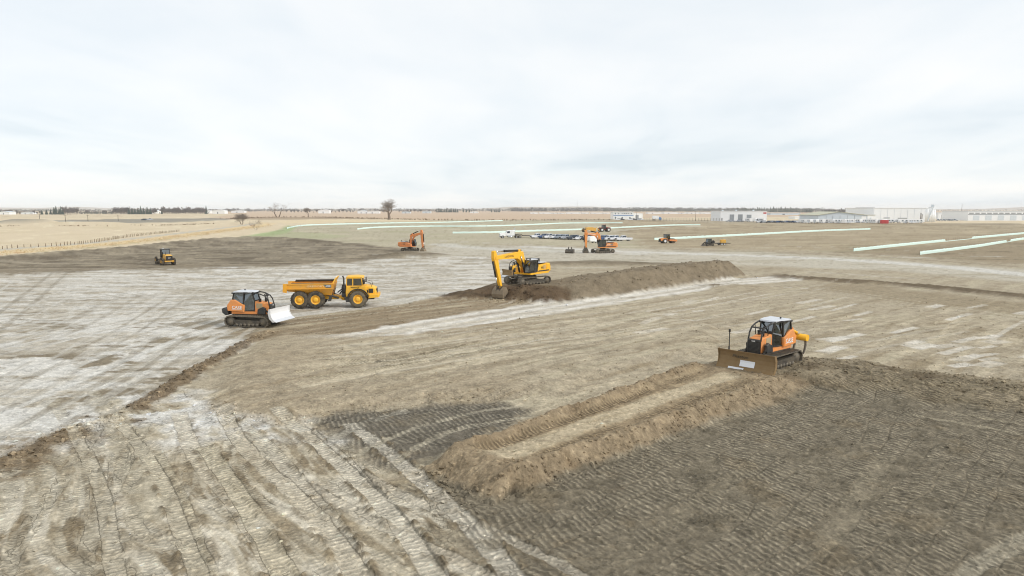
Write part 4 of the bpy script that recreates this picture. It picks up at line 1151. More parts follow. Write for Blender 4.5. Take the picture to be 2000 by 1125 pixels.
def bulldozer(label, loc, rz, blade_mat, lift=0.0, pitch=0.0, ripper=False, tilt=(0, 0), scale=1.0, mast=True, logo=True, blade_text=None, body='orange', group=None, mast_lean=0.0, swing=0.0):
    t = thing('bulldozer', label, 'bulldozer', loc, rz, group, tilt, scale)
    for s in (-1, 1): crawler(t, -1.62, 1.55, s * 1.08, .66, .50, .47)
    c = MB(); c.box(-1.75, 1.75, -.70, .70, .48, 1.08); c.box(1.3, 1.95, -.55, .55, .45, 1.0)
    c.build('chassis', M['steel_dark'], t, .04)
    MB().prism([(-1.75, 1.10), (1.4, 1.10), (1.4, 1.26), (-1.75, 1.40)], -.74, .74, inset=.02).build('side_skirt', M[body], t)
    # engine hood, grille
    hd = MB().prism([(.36, 1.12), (1.72, 1.02), (1.80, 1.25), (1.78, 1.92), (1.60, 2.06), (.42, 2.26), (.36, 2.2)], -.48, .48, inset=.06).build('engine_hood', M[body], t)
    for s in (-1, 1):
        g = MB()
        for k in range(7): g.box(.58, 1.10, s * .48 - .012, s * .48 + .012, 1.62 + k * .06, 1.655 + k * .06)
        g.box(.54, 1.14, s * .473 - .01, s * .473 + .01, 1.59, 2.06)
        g.build('vent_louvre', M['beige'], hd)
    gr = MB().box(1.76, 1.90, -.50, .50, .98, 1.96).build('grille', M['black_gloss'], t, .05)
    q = MB()
    for k in range(9): q.box(1.90, 1.925, -.44, .44, 1.06 + k * .085, 1.10 + k * .085)
    q.build('grille_bars', M['charcoal'], gr)
    text_part('emblem', 'CASE', M['letter_white'], gr, .12, (1.93, 0, 1.88), (math.pi / 2, 0, math.pi / 2))
    ex = MB().cyl((1.15, .22, 2.1), (1.15, .22, 2.55), .07).cyl((1.15, .22, 2.2), (1.15, .22, 2.42), .11)
    ex.tube([(1.15, .22, 2.55), (1.12, .22, 2.72), (1.0, .22, 2.80)], .06); ex.build('exhaust_stack', M['black'], t)
    MB().cyl((.8, -.25, 2.1), (.8, -.25, 2.4), .13).ball((.8, -.25, 2.42), .15, 10, .6).build('air_intake', M['black'], t)
    # rear body panels
    rb = MB()
    for s in (-1, 1):
        rb.prism([(-2.05, 1.38), (-.48, 1.30), (-.44, 1.92), (-1.35, 2.42), (-1.72, 2.40), (-2.12, 1.86)], s * .48, s * .90, inset=.05)
    rb.box(-2.05, -.5, -.5, .5, 1.36, 1.9)
    rbo = rb.build('rear_body_panel', M[body], t)
    if logo:
        for s in (-1, 1):
            text_part('lettering', 'CASE', M['letter_white'], rbo, .40, (-1.12, s * .915, 1.70), (math.pi / 2, 0, 0 if s < 0 else math.pi), .006, 0, 1.05)
            MB().box(-1.62, -.66, s * .902 - .004, s * .902 + .004, 1.53, 1.565).build('stripe', M['letter_white'], rbo)
    # cab
    TP = (-.55, 1.0, .40, .62)
    cb = cab(t, [(.34, 1.38), (.40, 2.30), (.20, 3.04), (-1.42, 3.04), (-1.58, 2.45), (-.62, 1.98), (-.52, 1.38)], -.74, .74,
             mull=[((-.56, 1.98), (-.50, 3.04)), ((-.50, 3.04), (-.10, 3.04))], post=.10, cross=(0, 1, 3), taper=TP)
    MB().box(-.50, .34, -.44, .44, 1.28, 1.40).build('cab_floor', M['black'], cb)
    seat_part(cb, -.45, 0, 1.62)
    MB().box(.05, .32, -.45, .45, 1.4, 2.05).build('dash', M['charcoal'], cb, .03)
    taper_y(MB().prism([(.36, 3.05), (.30, 3.15), (-.5, 3.18), (-1.46, 3.17), (-1.58, 3.06)], -.80, .80, inset=.07), (-.5, 1.0, .36, .72)).build('roof', M['roof_grey'], cb)
    for x in (.36, -1.58):
        for y in ((-.42, .42) if x > 0 else (-.7, .7)): MB().box(x - .06, x + .08, y - .1, y + .1, 2.95, 3.07).build('work_light', M['charcoal'], cb)
    MB().ball((-.9, .3, 3.24), .07).cyl((-.9, .3, 3.15), (-.9, .3, 3.24), .025).build('beacon', M['charcoal'], cb)
    # sweep guard from roof to hood front
    gd = MB()
    for s in (-1, 1):
        gd.tube([(.20, s * .56, 3.08), (.95, s * .52, 2.93), (1.42, s * .48, 2.74), (1.66, s * .47, 2.42), (1.80, s * .47, 1.90)], .055)
        gd.tube([(.95, s * .52, 2.93), (.92, s * .46, 2.2)], .03)
    gd.cyl((1.42, -.48, 2.74), (1.42, .48, 2.74), .05); gd.cyl((1.8, -.47, 1.95), (1.8, .47, 1.95), .06)
    gd.build('sweep_guard', M['charcoal'], t)
    for s in (-1, 1):
        cylinder_ram('lift_cylinder', t, (1.25, s * .72, 1.62), (2.10, s * .62, .58 + lift), .085, .6)
        MB().prism([(.75, 1.12), (1.5, 1.1), (1.55, 1.62), (1.3, 1.78), (.8, 1.55)], s * .58, s * .80, inset=.03).build('cylinder_bracket', M['charcoal'], t)
    # push frame and blade
    pf = MB()
    for s in (-1, 1):
        bar(pf, (.2, s * .64, .55), (2.1, s * .66, .45 + lift * .8), .22)
    bar(pf, (2.05, -.85, .45 + lift * .85), (2.05, .85, .45 + lift * .85), .26)
    for s in (-1, 1): bar(pf, (2.05, s * .6, .5 + lift * .85), (2.28, s * .95, .78 + lift), .12)
    pf.build('push_frame', M['steel_dark'], t)
    W = 1.98 if ripper else 1.42; H = 1.22
    inner = [(.36, -.02), (.17, .22), (.06, .50), (.03, .78), (.10, 1.03), (.22, H)]
    outer = [(-.02 + x - .06, z) for x, z in inner[::-1]]
    pr = inner + outer
    bx = 2.42
    def tr(p):
        x, z = p; ca, sa = math.cos(pitch), math.sin(pitch)
        return (bx + x * ca + z * sa, lift + z * ca - x * sa)
    bl = MB().prism([tr(p) for p in pr], -W, W)
    for s in (-1, 1): bl.prism([tr(p) for p in [(.40, -.03), (.20, .22), (.12, .5), (.12, .8), (.2, 1.03), (.26, H), (.05, H + .02), (-.14, .9), (-.16, .4), (.1, 0)]], s * W, s * (W + .05))
    for z in (.35, .85): bl.prism([tr(p) for p in [(-.20, z - .07), (.0, z - .07), (.0, z + .07), (-.20, z + .07)]], -W * .95, W * .95)
    blo = bl.build('blade', M[blade_mat], t)
    ce = MB().prism([tr(p) for p in [(.42, -.10), (.45, -.08), (.20, .20), (.165, .185)]], -W - .04, W + .04).build('cutting_edge', M['bright_steel' if not ripper else 'blade_mud'], blo)
    if ripper:
        def face(z0, z1, y0, y1, nm, mat, off=.02):
            q = MB(); ks = [z0 + (z1 - z0) * k / 3 for k in range(4)]
            def xf(z): return float(np.interp(z, [p[1] for p in inner], [p[0] for p in inner])) + off
            for a, b in zip(ks[:-1], ks[1:]):
                pa, pb = tr((xf(a), a)), tr((xf(b), b))
                q.quad((pa[0], y0, pa[1]), (pa[0], y1, pa[1]), (pb[0], y1, pb[1]), (pb[0], y0, pb[1]), .012)
            return q.build(nm, M[mat], blo)
        face(.22, .62, -.42, .62, 'scoured_patch', 'bright_steel')
        face(-.02, .12, -1.15, -.05, 'scoured_edge', 'bright_steel', .03)
    if blade_text:
        p = tr((.10, .86)); p2 = tr((.19, 1.05))
        text_part('lettering', blade_text, M['letter_mud'], blo, .30, (p[0] + .035, -.42, p[1] - .02), (math.pi / 2 + .22 + pitch, 0, math.pi / 2), .006, .2, 1.15)
    if mast:
        ty = -1.32 if ripper else -.9
        p = tr((.05, H))
        MB().cyl((p[0] - .05, ty, p[1] - .3), (p[0] - .05 + mast_lean, ty, p[1] + 1.25), .035, n=8).cyl((p[0] - .05, ty, p[1] - .3), (p[0] - .05 + mast_lean * .3, ty, p[1] + .2), .055, n=8).cyl((p[0] - .05 + mast_lean, ty, p[1] + 1.2), (p[0] - .05 + mast_lean, ty, p[1] + 1.38), .075, n=8).build('sensor_mast', M['black'], blo)
    if swing:
        mv = Matrix.Translation((2.2, 0, 0)) @ Matrix.Rotation(swing, 4, 'Z') @ Matrix.Translation((-2.2, 0, 0))
        blo.matrix_local = Matrix.Translation((.28, 0, 0)) @ mv
    if ripper:
        r = MB()
        for s in (-1, 1):
            r.prism([(-2.05, 1.1), (-2.35, 1.25), (-2.45, 2.35), (-2.28, 2.45), (-2.12, 2.1), (-1.95, 1.5)], s * .30, s * .48, inset=.02)
        rr_ = r.build('ripper_bracket', M[body], t)
        MB().cyl((-2.3, 0, 1.85), (-3.55, 0, 1.66), .30, n=16).cyl((-3.45, -1.0, 1.60), (-3.45, 1.0, 1.60), .24, n=14).build('ripper_beam', M['yellow'], rr_)
        for s in (-1, 1): cylinder_ram('ripper_cylinder', rr_, (-2.3, s * .38, 2.25), (-3.4, s * .38, 1.8), .10, .65, 'yellow')
        for s in (-1, 0, 1):
            MB().prism([(-3.40, 1.8), (-3.58, 1.8), (-3.62, 1.0), (-3.42, .55), (-3.22, .42), (-3.32, .62), (-3.47, 1.05)], s * .82 - .05, s * .82 + .05).build('ripper_shank', M['steel'], rr_)
    else:
        MB().prism([(-2.05, 1.0), (-2.35, .98), (-2.62, 1.2), (-2.66, 1.55), (-2.45, 1.66), (-2.05, 1.45)], -.85, .85, inset=.05).build('counterweight', M['charcoal'], t)
    return t

def yaw_at(deg): return math.radians(deg)
def put(px, py, z=0.0):
    x, y = G(px, py, z); return (x, y, z)
dz1 = bulldozer('orange bulldozer with muddy brown blade and rear ripper beside the raised lane', (17.3, 45.3, .55), yaw_at(219), 'blade_mud', lift=.02, pitch=-.05, ripper=True, blade_text='Phaeton', scale=.97, swing=.10)
dz2 = bulldozer('orange bulldozer with raised white blade and dark rear counterweight near the dump truck', (-24.6, 64.3, .03), yaw_at(-7), 'blade_white', lift=.46, pitch=-.28, mast_lean=-.45, swing=-.16, scale=1.03)
dz3 = bulldozer('amber bulldozer half hidden behind the big excavator boom, tan blade showing', (1.15, 110.3, 0), yaw_at(214), 'blade_mud', lift=.25, mast=False, logo=False, body='yellow', scale=.92)

# ------------------------------------------------------------------ articulated dump truck
def dump_truck(label, loc, rz, scale=1.0, tilt=(0, 0)):
    t = thing('dump_truck', label, 'dump truck', loc, rz, None, tilt, scale)
    R = .93; Wt = .72
    for x in (-4.10, -2.42):
        for s in (-1, 1): tyre_wheel('wheel', t, (x, s * 1.12, R), R, Wt, 'truck_yellow', 'rubber', .54, 22, s)
    for s in (-1, 1): tyre_wheel('wheel', t, (2.05, s * 1.12, R), R, Wt, 'truck_yellow', 'tyre_dusty', .54, 22, s)
    # rear frame, axles, joint
    MB().prism([(-4.7, .95), (-.4, .85), (.35, .95), (.35, 1.18), (-.5, 1.3), (-4.7, 1.35)], -.42, .42, inset=.04).build('rear_frame', M['truck_yellow'], t)
    for x in (-4.10, -2.42): MB().cyl((x, -1.0, R), (x, 1.0, R), .20, n=12).ball((x, 0, R), .36, 12).build('axle', M['steel_dark'], t)
    MB().cyl((2.05, -1.0, R), (2.05, 1.0, R), .20, n=12).build('axle', M['steel_dark'], t)
    for s in (-1, 1): MB().prism([(-3.46, 1.2), (-3.06, 1.2), (-3.10, 1.85), (-3.30, 1.95), (-3.5, 1.85)], s * .55, s * .80, inset=.02).build('bogie_bracket', M['truck_yellow'], t)
    MB().cyl((.45, 0, .7), (.45, 0, 1.55), .26, n=14).box(.1, .85, -.30, .30, .8, 1.05).build('hitch', M['truck_yellow'], t)
    fr = MB(); fr.box(.5, 3.7, -.45, .45, .78, 1.12); fr.prism([(.78, .62), (1.25, .62), (1.25, 1.2), (.6, 1.2)], -1.35, 1.35, inset=.03)
    fr.build('front_frame', M['charcoal'], t)
    # tipper body: sides sloping in towards the floor
    yt, yb = 1.42, .98
    zt = 2.62; zb = 1.55
    top = [(-5.55, zt - .05), (-5.62, 2.05), (-.60, zt)]
    b = MB()
    for s in (-1, 1):
        b.quad((-5.62, s * yt, 2.15), (-.58, s * yt, 2.15), (-.58, s * yt, zt), (-5.55, s * yt, zt), .07)               # upper side band
        b.quad((-5.30, s * yb, 1.86), (-.85, s * yb, 1.38), (-.58, s * (yt - .01), 2.16), (-5.60, s * (yt - .01), 2.16), .06)   # sloping lower side
        b.prism([(-5.66, zt - .03), (-.50, zt - .03), (-.50, zt + .09), (-5.66, zt + .09)], s * yt - .09, s * yt + .09)
        b.prism([(-5.45, 2.10), (-.55, 2.10), (-.55, 2.20), (-5.45, 2.20)], s * (yt + .03) - .06, s * (yt + .03) + .06)
        b.prism([(-5.80, 1.80), (-5.40, 1.72), (-5.32, 2.60), (-5.74, 2.72)], s * yt - .10, s * yt + .10, inset=.02)
    b.add([(-5.35, -yb, 1.84), (-5.35, yb, 1.84), (-.85, yb, 1.36), (-.85, -yb, 1.36), (-5.35, -yb, 1.92), (-5.35, yb, 1.92), (-.85, yb, 1.44), (-.85, -yb, 1.44)],
          [(3, 2, 1, 0), (4, 5, 6, 7), (0, 1, 5, 4), (1, 2, 6, 5), (2, 3, 7, 6), (3, 0, 4, 7)])
    b.add([(-.86, -yb, 1.38), (-.86, yb, 1.38), (-.56, yt, zt + .05), (-.56, -yt, zt + .05), (-.74, -yb, 1.38), (-.74, yb, 1.38), (-.44, yt, zt + .05), (-.44, -yt, zt + .05)],
          [(3, 2, 1, 0), (4, 5, 6, 7), (0, 1, 5, 4), (1, 2, 6, 5), (2, 3, 7, 6), (3, 0, 4, 7)])
    bo = b.build('tipper_body', M['body_yellow'], t)
    MB().add([(-.66, -1.40, zt + .04), (-.66, 1.40, zt + .04), (-.30, 1.25, zt + .66), (-.30, -1.25, zt + .66), (-.50, -1.40, zt + .04), (-.50, 1.40, zt + .04), (-.18, 1.25, zt + .66), (-.18, -1.25, zt + .66)],
             [(3, 2, 1, 0), (4, 5, 6, 7), (0, 1, 5, 4), (1, 2, 6, 5), (2, 3, 7, 6), (3, 0, 4, 7)]).build('rock_guard', M['truck_yellow'], bo)
    MB().quad((-5.0, 1.30, 2.66), (-.7, 1.30, 2.66), (-.75, 1.22, 2.88), (-4.9, 1.22, 2.88), .06).build('side_liner', M['charcoal'], bo)
    MB().quad((-5.0, -1.30, 2.66), (-.7, -1.30, 2.66), (-.75, -1.22, 2.74), (-4.9, -1.22, 2.74), .06).build('side_liner', M['charcoal'], bo)
    ribs = [(-4.6, 1.82), (-3.2, 1.66), (-1.9, 1.53)]
    for s in (-1, 1):
        for x, z in ribs: MB().quad((x - .08, s * (yb + .02), z), (x + .08, s * (yb + .02), z), (x + .08, s * (yt + .04), 2.12), (x - .08, s * (yt + .04), 2.12), .08).build('body_rib', M['body_yellow'], bo)
        text_part('lettering', 'GREGORY', M['letter_pale'], bo, .27, (-2.35, s * (yt + .105), 2.40), (math.pi / 2, 0, 0 if s < 0 else math.pi), .006, 0, 1.5)
        MB().prism([(-1.55, 2.58), (-.72, 2.58), (-.72, 2.24), (-1.28, 2.24)], s * (yt + .045), s * (yt + .06)).build('model_badge', M['badge_blue'], bo)
        text_part('badge_lettering', 'A30E', M['letter_white'], bo, .25, (-1.05, s * (yt + .068), 2.41), (math.pi / 2, 0, 0 if s < 0 else math.pi), .004)
        cylinder_ram('tip_cylinder', t, (-.05, s * .82, 1.02), (-2.75, s * .98, 2.02), .12, .62, 'charcoal')
        MB().prism([(-1.20, .72), (-.85, .72), (-.55, 1.95), (-.85, 1.98)], s * .80, s * .96).build('body_prop', M['charcoal'], t)
    # joint hoses behind the cab
    h = MB(); h.tube([(.0, -.3, 1.4), (.25, -.45, 1.75), (.6, -.4, 1.5), (.9, -.5, 1.7)], .07); h.tube([(-.3, .3, 1.5), (.2, .35, 1.9), (.8, .3, 1.6)], .06)
    h.build('hydraulic_hoses', M['black'], t)
    # cab and hood
    cbz = 1.48
    MB().prism([(.78, 1.15), (3.0, 1.15), (3.0, 1.5), (2.92, 2.32), (.80, 2.36), (.74, 1.6)], -1.18, 1.18, inset=.05).build('cab_body', M['truck_yellow'], t)
    c = cab(t, [(2.52, 2.33), (2.44, 3.20), (.88, 3.20), (.82, 2.33)], -.98, .98, mull=[((1.50, 2.33), (1.52, 3.20))], post=.10, frame='truck_yellow', cross=(0, 2))
    seat_part(c, 1.45, 0, 2.2)
    MB().box(2.2, 2.42, -.7, .7, 2.3, 2.5).build('dash', M['charcoal'], c)
    MB().prism([(2.62, 3.20), (2.55, 3.33), (1.9, 3.40), (.85, 3.36), (.76, 3.20)], -1.06, 1.06, inset=.08).build('roof', M['truck_yellow'], c)
    hd = MB().prism([(2.60, 1.2), (3.95, 1.25), (4.02, 1.6), (3.92, 2.05), (3.5, 2.24), (2.55, 2.34)], -1.02, 1.02, inset=.10).build('engine_hood', M['truck_yellow'], t)
    MB().prism([(3.1, .98), (4.28, 1.08), (4.30, 1.42), (3.2, 1.40)], -1.28, 1.28, inset=.06).build('bumper', M['truck_yellow'], t)
    for s in (-1, 1):
        g = MB(); g.box(3.18, 3.66, s * 1.02 - .015, s * 1.02 + .015, 1.56, 2.02)
        for k in range(6): g.box(3.2, 3.64, s * 1.035 - .015, s * 1.035 + .015, 1.60 + k * .07, 1.63 + k * .07)
        g.build('side_grille', M['charcoal'], hd)
        MB().cyl((2.94, s * 1.0, 1.74), (2.94, s * 1.06, 1.74), .20, n=16).build('side_vent', M['black'], hd)
        text_part('lettering', 'VOLVO', M['letter_black'], t, .24, (1.72, s * 1.20, 2.20), (math.pi / 2, 0, 0 if s < 0 else math.pi), .005, 0, 1.1)
        # arched fender
        pr = []
        for k in range(9):
            a = math.radians(8 + 164 * k / 8); pr.append((2.05 + 1.16 * math.cos(a), .98 + 1.10 * math.sin(a)))
        for k in range(8, -1, -1):
            a = math.radians(8 + 164 * k / 8); pr.append((2.05 + 1.04 * math.cos(a), .98 + 1.0 * math.sin(a)))
        MB().prism(pr, s * .80, s * 1.46).build('fender', M['black'], t)
        m_ = MB(); m_.tube([(2.5, s * 1.0, 2.5), (2.75, s * 1.35, 2.75), (2.75, s * 1.35, 3.1)], .03); m_.box(2.68, 2.78, s * 1.35 - .16, s * 1.35 + .16, 2.55, 3.05)
        m_.build('mirror', M['black'], t)
        st_ = MB()
        for k in range(4): st_.box(1.0, 1.5, s * 1.2 - .04, s * 1.2 + .10, .75 + k * .22, .79 + k * .22)
        st_.build('steps', M['steel_dark'], t)
    MB().box(3.98, 4.06, -.55, .55, 1.5, 1.95).build('front_grille', M['charcoal'], hd)
    MB().cyl((.55, -.95, 1.3), (.55, -.95, 3.25), .09, n=10).cyl((.55, -.95, 1.6), (.55, -.95, 2.5), .22, n=12).cyl((.55, -.95, 3.2), (.45, -.95, 3.45), .08, n=10).build('exhaust_stack', M['black'], t)
    MB().box(.3, .74, -1.1, -.2, 1.15, 2.3).build('cooler_box', M['charcoal'], t, .04)
    MB().box(.3, .74, .1, 1.1, 1.15, 1.9).build('tool_box', M['black'], t, .04)
    ra = MB()
    for s in (-1, 1): ra.tube([(2.6, s * .95, 2.36), (2.62, s * .95, 2.85), (3.4, s * .9, 2.65), (3.5, s * .9, 2.22)], .025)
    ra.build('hood_rail', M['charcoal'], t)
    return t
p = put(652, 598.5)
dump_truck('yellow six wheel articulated dump truck driving right past the excavator', (p[0] + .75, p[1], .02), yaw_at(7), 1.03)

# ------------------------------------------------------------------ excavators
def excavator(label, loc, rz_up, rz_track, paint, J, cab_side=1, scale=1.0, undercarriage=(2.0, .50, .60, 1.35), body_len=3.3, lettering=None, body_letter=None, top_box=False, bucket_mat='bucket', bucket_w=.85, letter_mat='letter_black', boom_w=.34, guard=True):
    """J: boom foot, knee, tip, stick end and bucket angle in the plane of the boom, metres from the slew centre"""
    t = thing('excavator', label, 'excavator', loc, rz_up, None, (0, 0), scale)
    hl, r, w, yc = undercarriage
    und = MB(); und.box(-.9, .9, -yc, yc, r - .12, r + .22); und.cyl((0, 0, r + .2), (0, 0, 2 * r + .32), .72, n=20)
    uo = und.build('undercarriage', M['steel_dark'], t); uo.rotation_euler = (0, 0, rz_track - rz_up)
    for s in (-1, 1):
        cr_ = crawler(t, -hl, hl, s * yc, w, r, r * .98, pitch=.21)
        cr_.matrix_local = Matrix.Rotation(rz_track - rz_up, 4, 'Z')
    z0 = 2 * r + .32
    # upper structure
    MB().prism([(-body_len, z0 + .25), (-body_len + .3, z0), (1.15, z0), (1.2, z0 + .22), (-body_len, z0 + .30)], -1.35, 1.35, inset=.03).build('turntable_deck', M[paint], t)
    cw = MB().prism([(-body_len - .25, z0 + .22), (-body_len + .75, z0 + .18), (-body_len + .75, z0 + 1.35), (-body_len - .05, z0 + 1.32), (-body_len - .28, z0 + .95)], -1.36, 1.36, inset=.12).build('counterweight', M[paint], t)
    hood = MB()
    sd_ = cab_side
    hood.prism([(-body_len + .75, z0 + .24), (-.35, z0 + .24), (-.35, z0 + .55), (-1.0, z0 + 1.20), (-body_len + .75, z0 + 1.30)], sd_ * .42, sd_ * 1.34, inset=.05)
    hood.prism([(-body_len + .75, z0 + .24), (.9, z0 + .24), (.9, z0 + .85), (-.4, z0 + 1.12), (-body_len + .75, z0 + 1.30)], -sd_ * .42, -sd_ * 1.34, inset=.05)
    hood.box(-body_len + .78, -.9, -.45, .45, z0 + .24, z0 + 1.22)
    ho = hood.build('engine_housing', M[paint], t)
    MB().prism([(-body_len + .2, z0 + .30), (-.5, z0 + .30), (-.72, z0 + .46), (-body_len + .2, z0 + .46)], sd_ * 1.345, sd_ * 1.365).build('side_stripe', M['charcoal'], ho)
    lv = MB()
    for k in range(6): lv.box(-body_len + .95, -body_len + 1.6, sd_ * 1.34 - .02, sd_ * 1.34 + .02, z0 + .62 + k * .09, z0 + .67 + k * .09)
    lv.build('vent_louvre', M['beige' if top_box else 'charcoal'], ho)
    MB().box(-body_len + .5, -1.2, -1.05, .95, z0 + 1.28, z0 + 1.42).build('engine_cover', M['charcoal'], t, .04)
    if top_box:
        MB().box(-2.65, -1.25, -1.25, .2, z0 + 1.38, z0 + 1.95).build('filter_housing', M['charcoal'], t, .06)
        MB().box(-2.75, -1.15, -1.3, 1.2, z0 + 1.42, z0 + 1.50).build('roof_deck', M['roof_grey'], t, .02)
    else:
        MB().box(-2.3, -1.3, -.9, .5, z0 + 1.42, z0 + 1.54).build('roof_deck', M['roof_grey'], t, .02)
    MB().cyl((-2.3, -.6, z0 + 1.3), (-2.3, -.6, z0 + 1.85), .09, n=10).build('exhaust_stack', M['black'], t)
    rl = MB()
    rl.tube([(-.9, -1.25 * sd_, z0 + 1.1), (-.9, -1.25 * sd_, z0 + 1.75), (.6, -1.25 * sd_, z0 + 1.5), (.75, -1.25 * sd_, z0 + .9)], .025)
    rl.build('handrail', M['charcoal'], t)
    if lettering: pass
    if body_letter:
        for s in (-1, 1):
            text_part('lettering', body_letter, M[letter_mat], ho, .40, (-body_len + 1.75, s * 1.352, z0 + .78), (math.pi / 2, 0, 0 if s < 0 else math.pi), .006, 0, 1.1)
    # cab
    c0, c1 = (sd_ * .48, sd_ * 1.34)
    cb = cab(t, [(1.28, z0 + .30), (1.34, z0 + 1.05), (1.02, z0 + 1.92), (-.42, z0 + 1.92), (-.50, z0 + .9), (-.15, z0 + .30)], min(c0, c1), max(c0, c1),
             mull=[((.32, z0 + .3), (.34, z0 + 1.92))], post=.085, cross=(0, 1, 3))
    MB().prism([(-.48, z0 + .32), (.30, z0 + .32), (.30, z0 + .95), (-.48, z0 + .95)], sd_ * 1.33, sd_ * 1.36).build('cab_door_panel', M['charcoal'], cb)
    seat_part(cb, .1, sd_ * .9, z0 + .55)
    MB().prism([(1.10, z0 + 1.93), (1.04, z0 + 2.03), (-.40, z0 + 2.05), (-.52, z0 + 1.93)], min(c0, c1) - .05, max(c0, c1) + .05, inset=.04).build('roof', M['roof_grey' if top_box else 'charcoal'], cb)
    for y in (.62, 1.2): MB().box(1.0, 1.12, sd_ * y - .09, sd_ * y + .09, z0 + 2.02, z0 + 2.14).build('work_light', M['charcoal'], cb)
    # boom: foot -> knee -> tip
    F, K, T, S = [Vector((p[0], 0, p[1])) for p in J[:4]]
    def off(a, b, d):
        n = Vector((-(b - a).z, 0, (b - a).x)).normalized(); return n * d
    up1 = off(F, K, 1); up2 = off(K, T, 1)
    if up1.z < 0: up1 = -up1
    if up2.z < 0: up2 = -up2
    nb = (up1 + up2).normalized()
    d = (K - F).normalized(); e = (T - K).normalized()
    km = K
    prof = [F - up1 * .20 - d * .1, F + up1 * .22 - d * .1, F.lerp(K, .5) + up1 * .46, km - e * .55 + nb * .46, km + nb * .52 + e * .1, K.lerp(T, .5) + up2 * .34, T + up2 * .20 + e * .15,
            T - up2 * .20 + e * .18, K.lerp(T, .5) - up2 * .30, km - nb * .40 + e * .35, km - nb * .42 - d * .35, F.lerp(K, .5) - up1 * .36]
    bm_ = MB().prism([(p.x, p.z) for p in prof], -boom_w, boom_w, inset=.05)
    bo = bm_.build('boom', M[paint], t)
    if lettering:
        m_ = K.lerp(T, .48)
        ang = math.atan2((T - K).z, (T - K).x)
        for s in (-1, 1):
            text_part('lettering', lettering, M[letter_mat], bo, .36, (m_.x, s * (boom_w + .006), m_.z), (math.pi / 2, -ang if s < 0 else ang, 0 if s < 0 else math.pi), .004, 0, 1.2)
    for s in (-1, 1):
        cylinder_ram('boom_cylinder', t, (F.x + .75, s * .42, F.z - .35), tuple(km - nb * .02 + d * -.15 + Vector((0, s * (boom_w + .09), 0))), .13, .6)
    # stick
    sd2 = (S - T).normalized(); nn = Vector((-sd2.z, 0, sd2.x))
    if nn.x < 0: nn = -nn                              # forward side
    top = T - sd2 * .85
    ps = [top - nn * .16 - sd2 * .05, top + nn * .18 - sd2 * .05, T + nn * .42 - sd2 * .1, T + nn * .40 + sd2 * .55, S + nn * .16, S + sd2 * .2, S - nn * .16, T.lerp(S, .5) - nn * .26, T - nn * .34 + sd2 * .25, T - nn * .30 - sd2 * .2]
    so = MB().prism([(p.x, p.z) for p in ps], -boom_w * .72, boom_w * .72, inset=.04).build('stick', M[paint], t)
    cylinder_ram('stick_cylinder', t, tuple(km + nb * .62 - e * .3), tuple(top), .14, .62)
    MB().box(km.x - .35, km.x + .1, -.14, .14, km.z + .3, km.z + .72).build('cylinder_lug', M[paint], bo)
    # bucket linkage and bucket
    B0 = T + nn * .52 + sd2 * .3; lk_ = S - sd2 * .45 + nn * .48
    cylinder_ram('bucket_cylinder', so, tuple(B0), tuple(lk_), .12, .62)
    ang = J[4]
    ca, sa = math.cos(ang), math.sin(ang)
    def bp(x, z): return (S.x + x * ca + z * sa, S.z - x * sa + z * ca)
    lm = MB()
    for s in (-1, 1):
        bar(lm, (lk_.x, s * .2, lk_.z), (S.x - sd2.x * .25, s * .2, S.z - sd2.z * .25), .10)
        q = bp(.42, -.12); bar(lm, (lk_.x, s * .12, lk_.z), (q[0], s * .12, q[1]), .10)
    lm.build('bucket_link', M['steel_dark'], so)
    out = [(-.15, .12), (.50, .05), (.95, -.30), (1.08, -.75), (.92, -1.20), (.50, -1.48), (.02, -1.52)]
    inn = [(.02, -1.46), (.46, -1.40), (.84, -1.14), (.98, -.75), (.86, -.36), (.45, -.06), (-.15, .04)]
    bk = MB().prism([bp(*q) for q in out + inn], -bucket_w, bucket_w)
    for s in (-1, 1): bk.prism([bp(*q) for q in out + [(-.25, -.75)]], s * bucket_w, s * (bucket_w + .045))
    bko = bk.build('bucket', M[bucket_mat], t)
    for k in range(5):
        y = -bucket_w * .9 + k * bucket_w * .45
        MB().prism([bp(*q) for q in [(.05, -1.53), (.05, -1.43), (-.24, -1.50)]], y - .07, y + .07).build('tooth', M['steel'], bko)
    ears = MB()
    for s in (-1, 1): ears.prism([bp(*q) for q in [(-.18, -.05), (-.12, .22), (.2, .22), (.62, .02), (.6, -.12)]], s * .26, s * .32)
    ears.build('bucket_ears', M['steel_dark' if not top_box else 'charcoal'], bko)
    return t
ez = ground_z(EXC[0], EXC[1])
excavator('large amber yellow excavator with black cab digging the spoil berm', (2.0, 88.2, 1.36), yaw_at(233), yaw_at(219), 'yellow',
          ((.45, 1.95), (2.1, 3.95), (7.0, 3.85), (5.9, -.05), .5), 1, .97, (2.15, .50, .64, 1.45), 3.35, 'LIUGONG', '950', True, 'bucket', .85)
q = put(1177, 494)
excavator('orange excavator parked side on in front of the row of parked vehicles', (q[0], q[1], 0), yaw_at(186), yaw_at(198), 'orange',
          ((.25, 1.95), (1.6, 4.55), (4.3, 4.9), (4.25, 1.2), .35), 1, 1.0, (2.05, .50, .60, 1.30), 3.25, 'DOOSAN', 'DX300', False, 'steel_dark', .75, 'letter_white')
q = put(801, 490)
excavator('smaller orange excavator standing in dark spoil, seen from its right side', (q[0], q[1], ground_z(q[0], q[1]) - .1), yaw_at(-20), yaw_at(-8), 'orange_dusty',
          ((.2, 1.95), (1.0, 4.3), (3.7, 5.15), (4.0, .95), .4), 1, .94, (1.85, .46, .60, 1.20), 2.9, None, '210', False, 'bucket', .65)

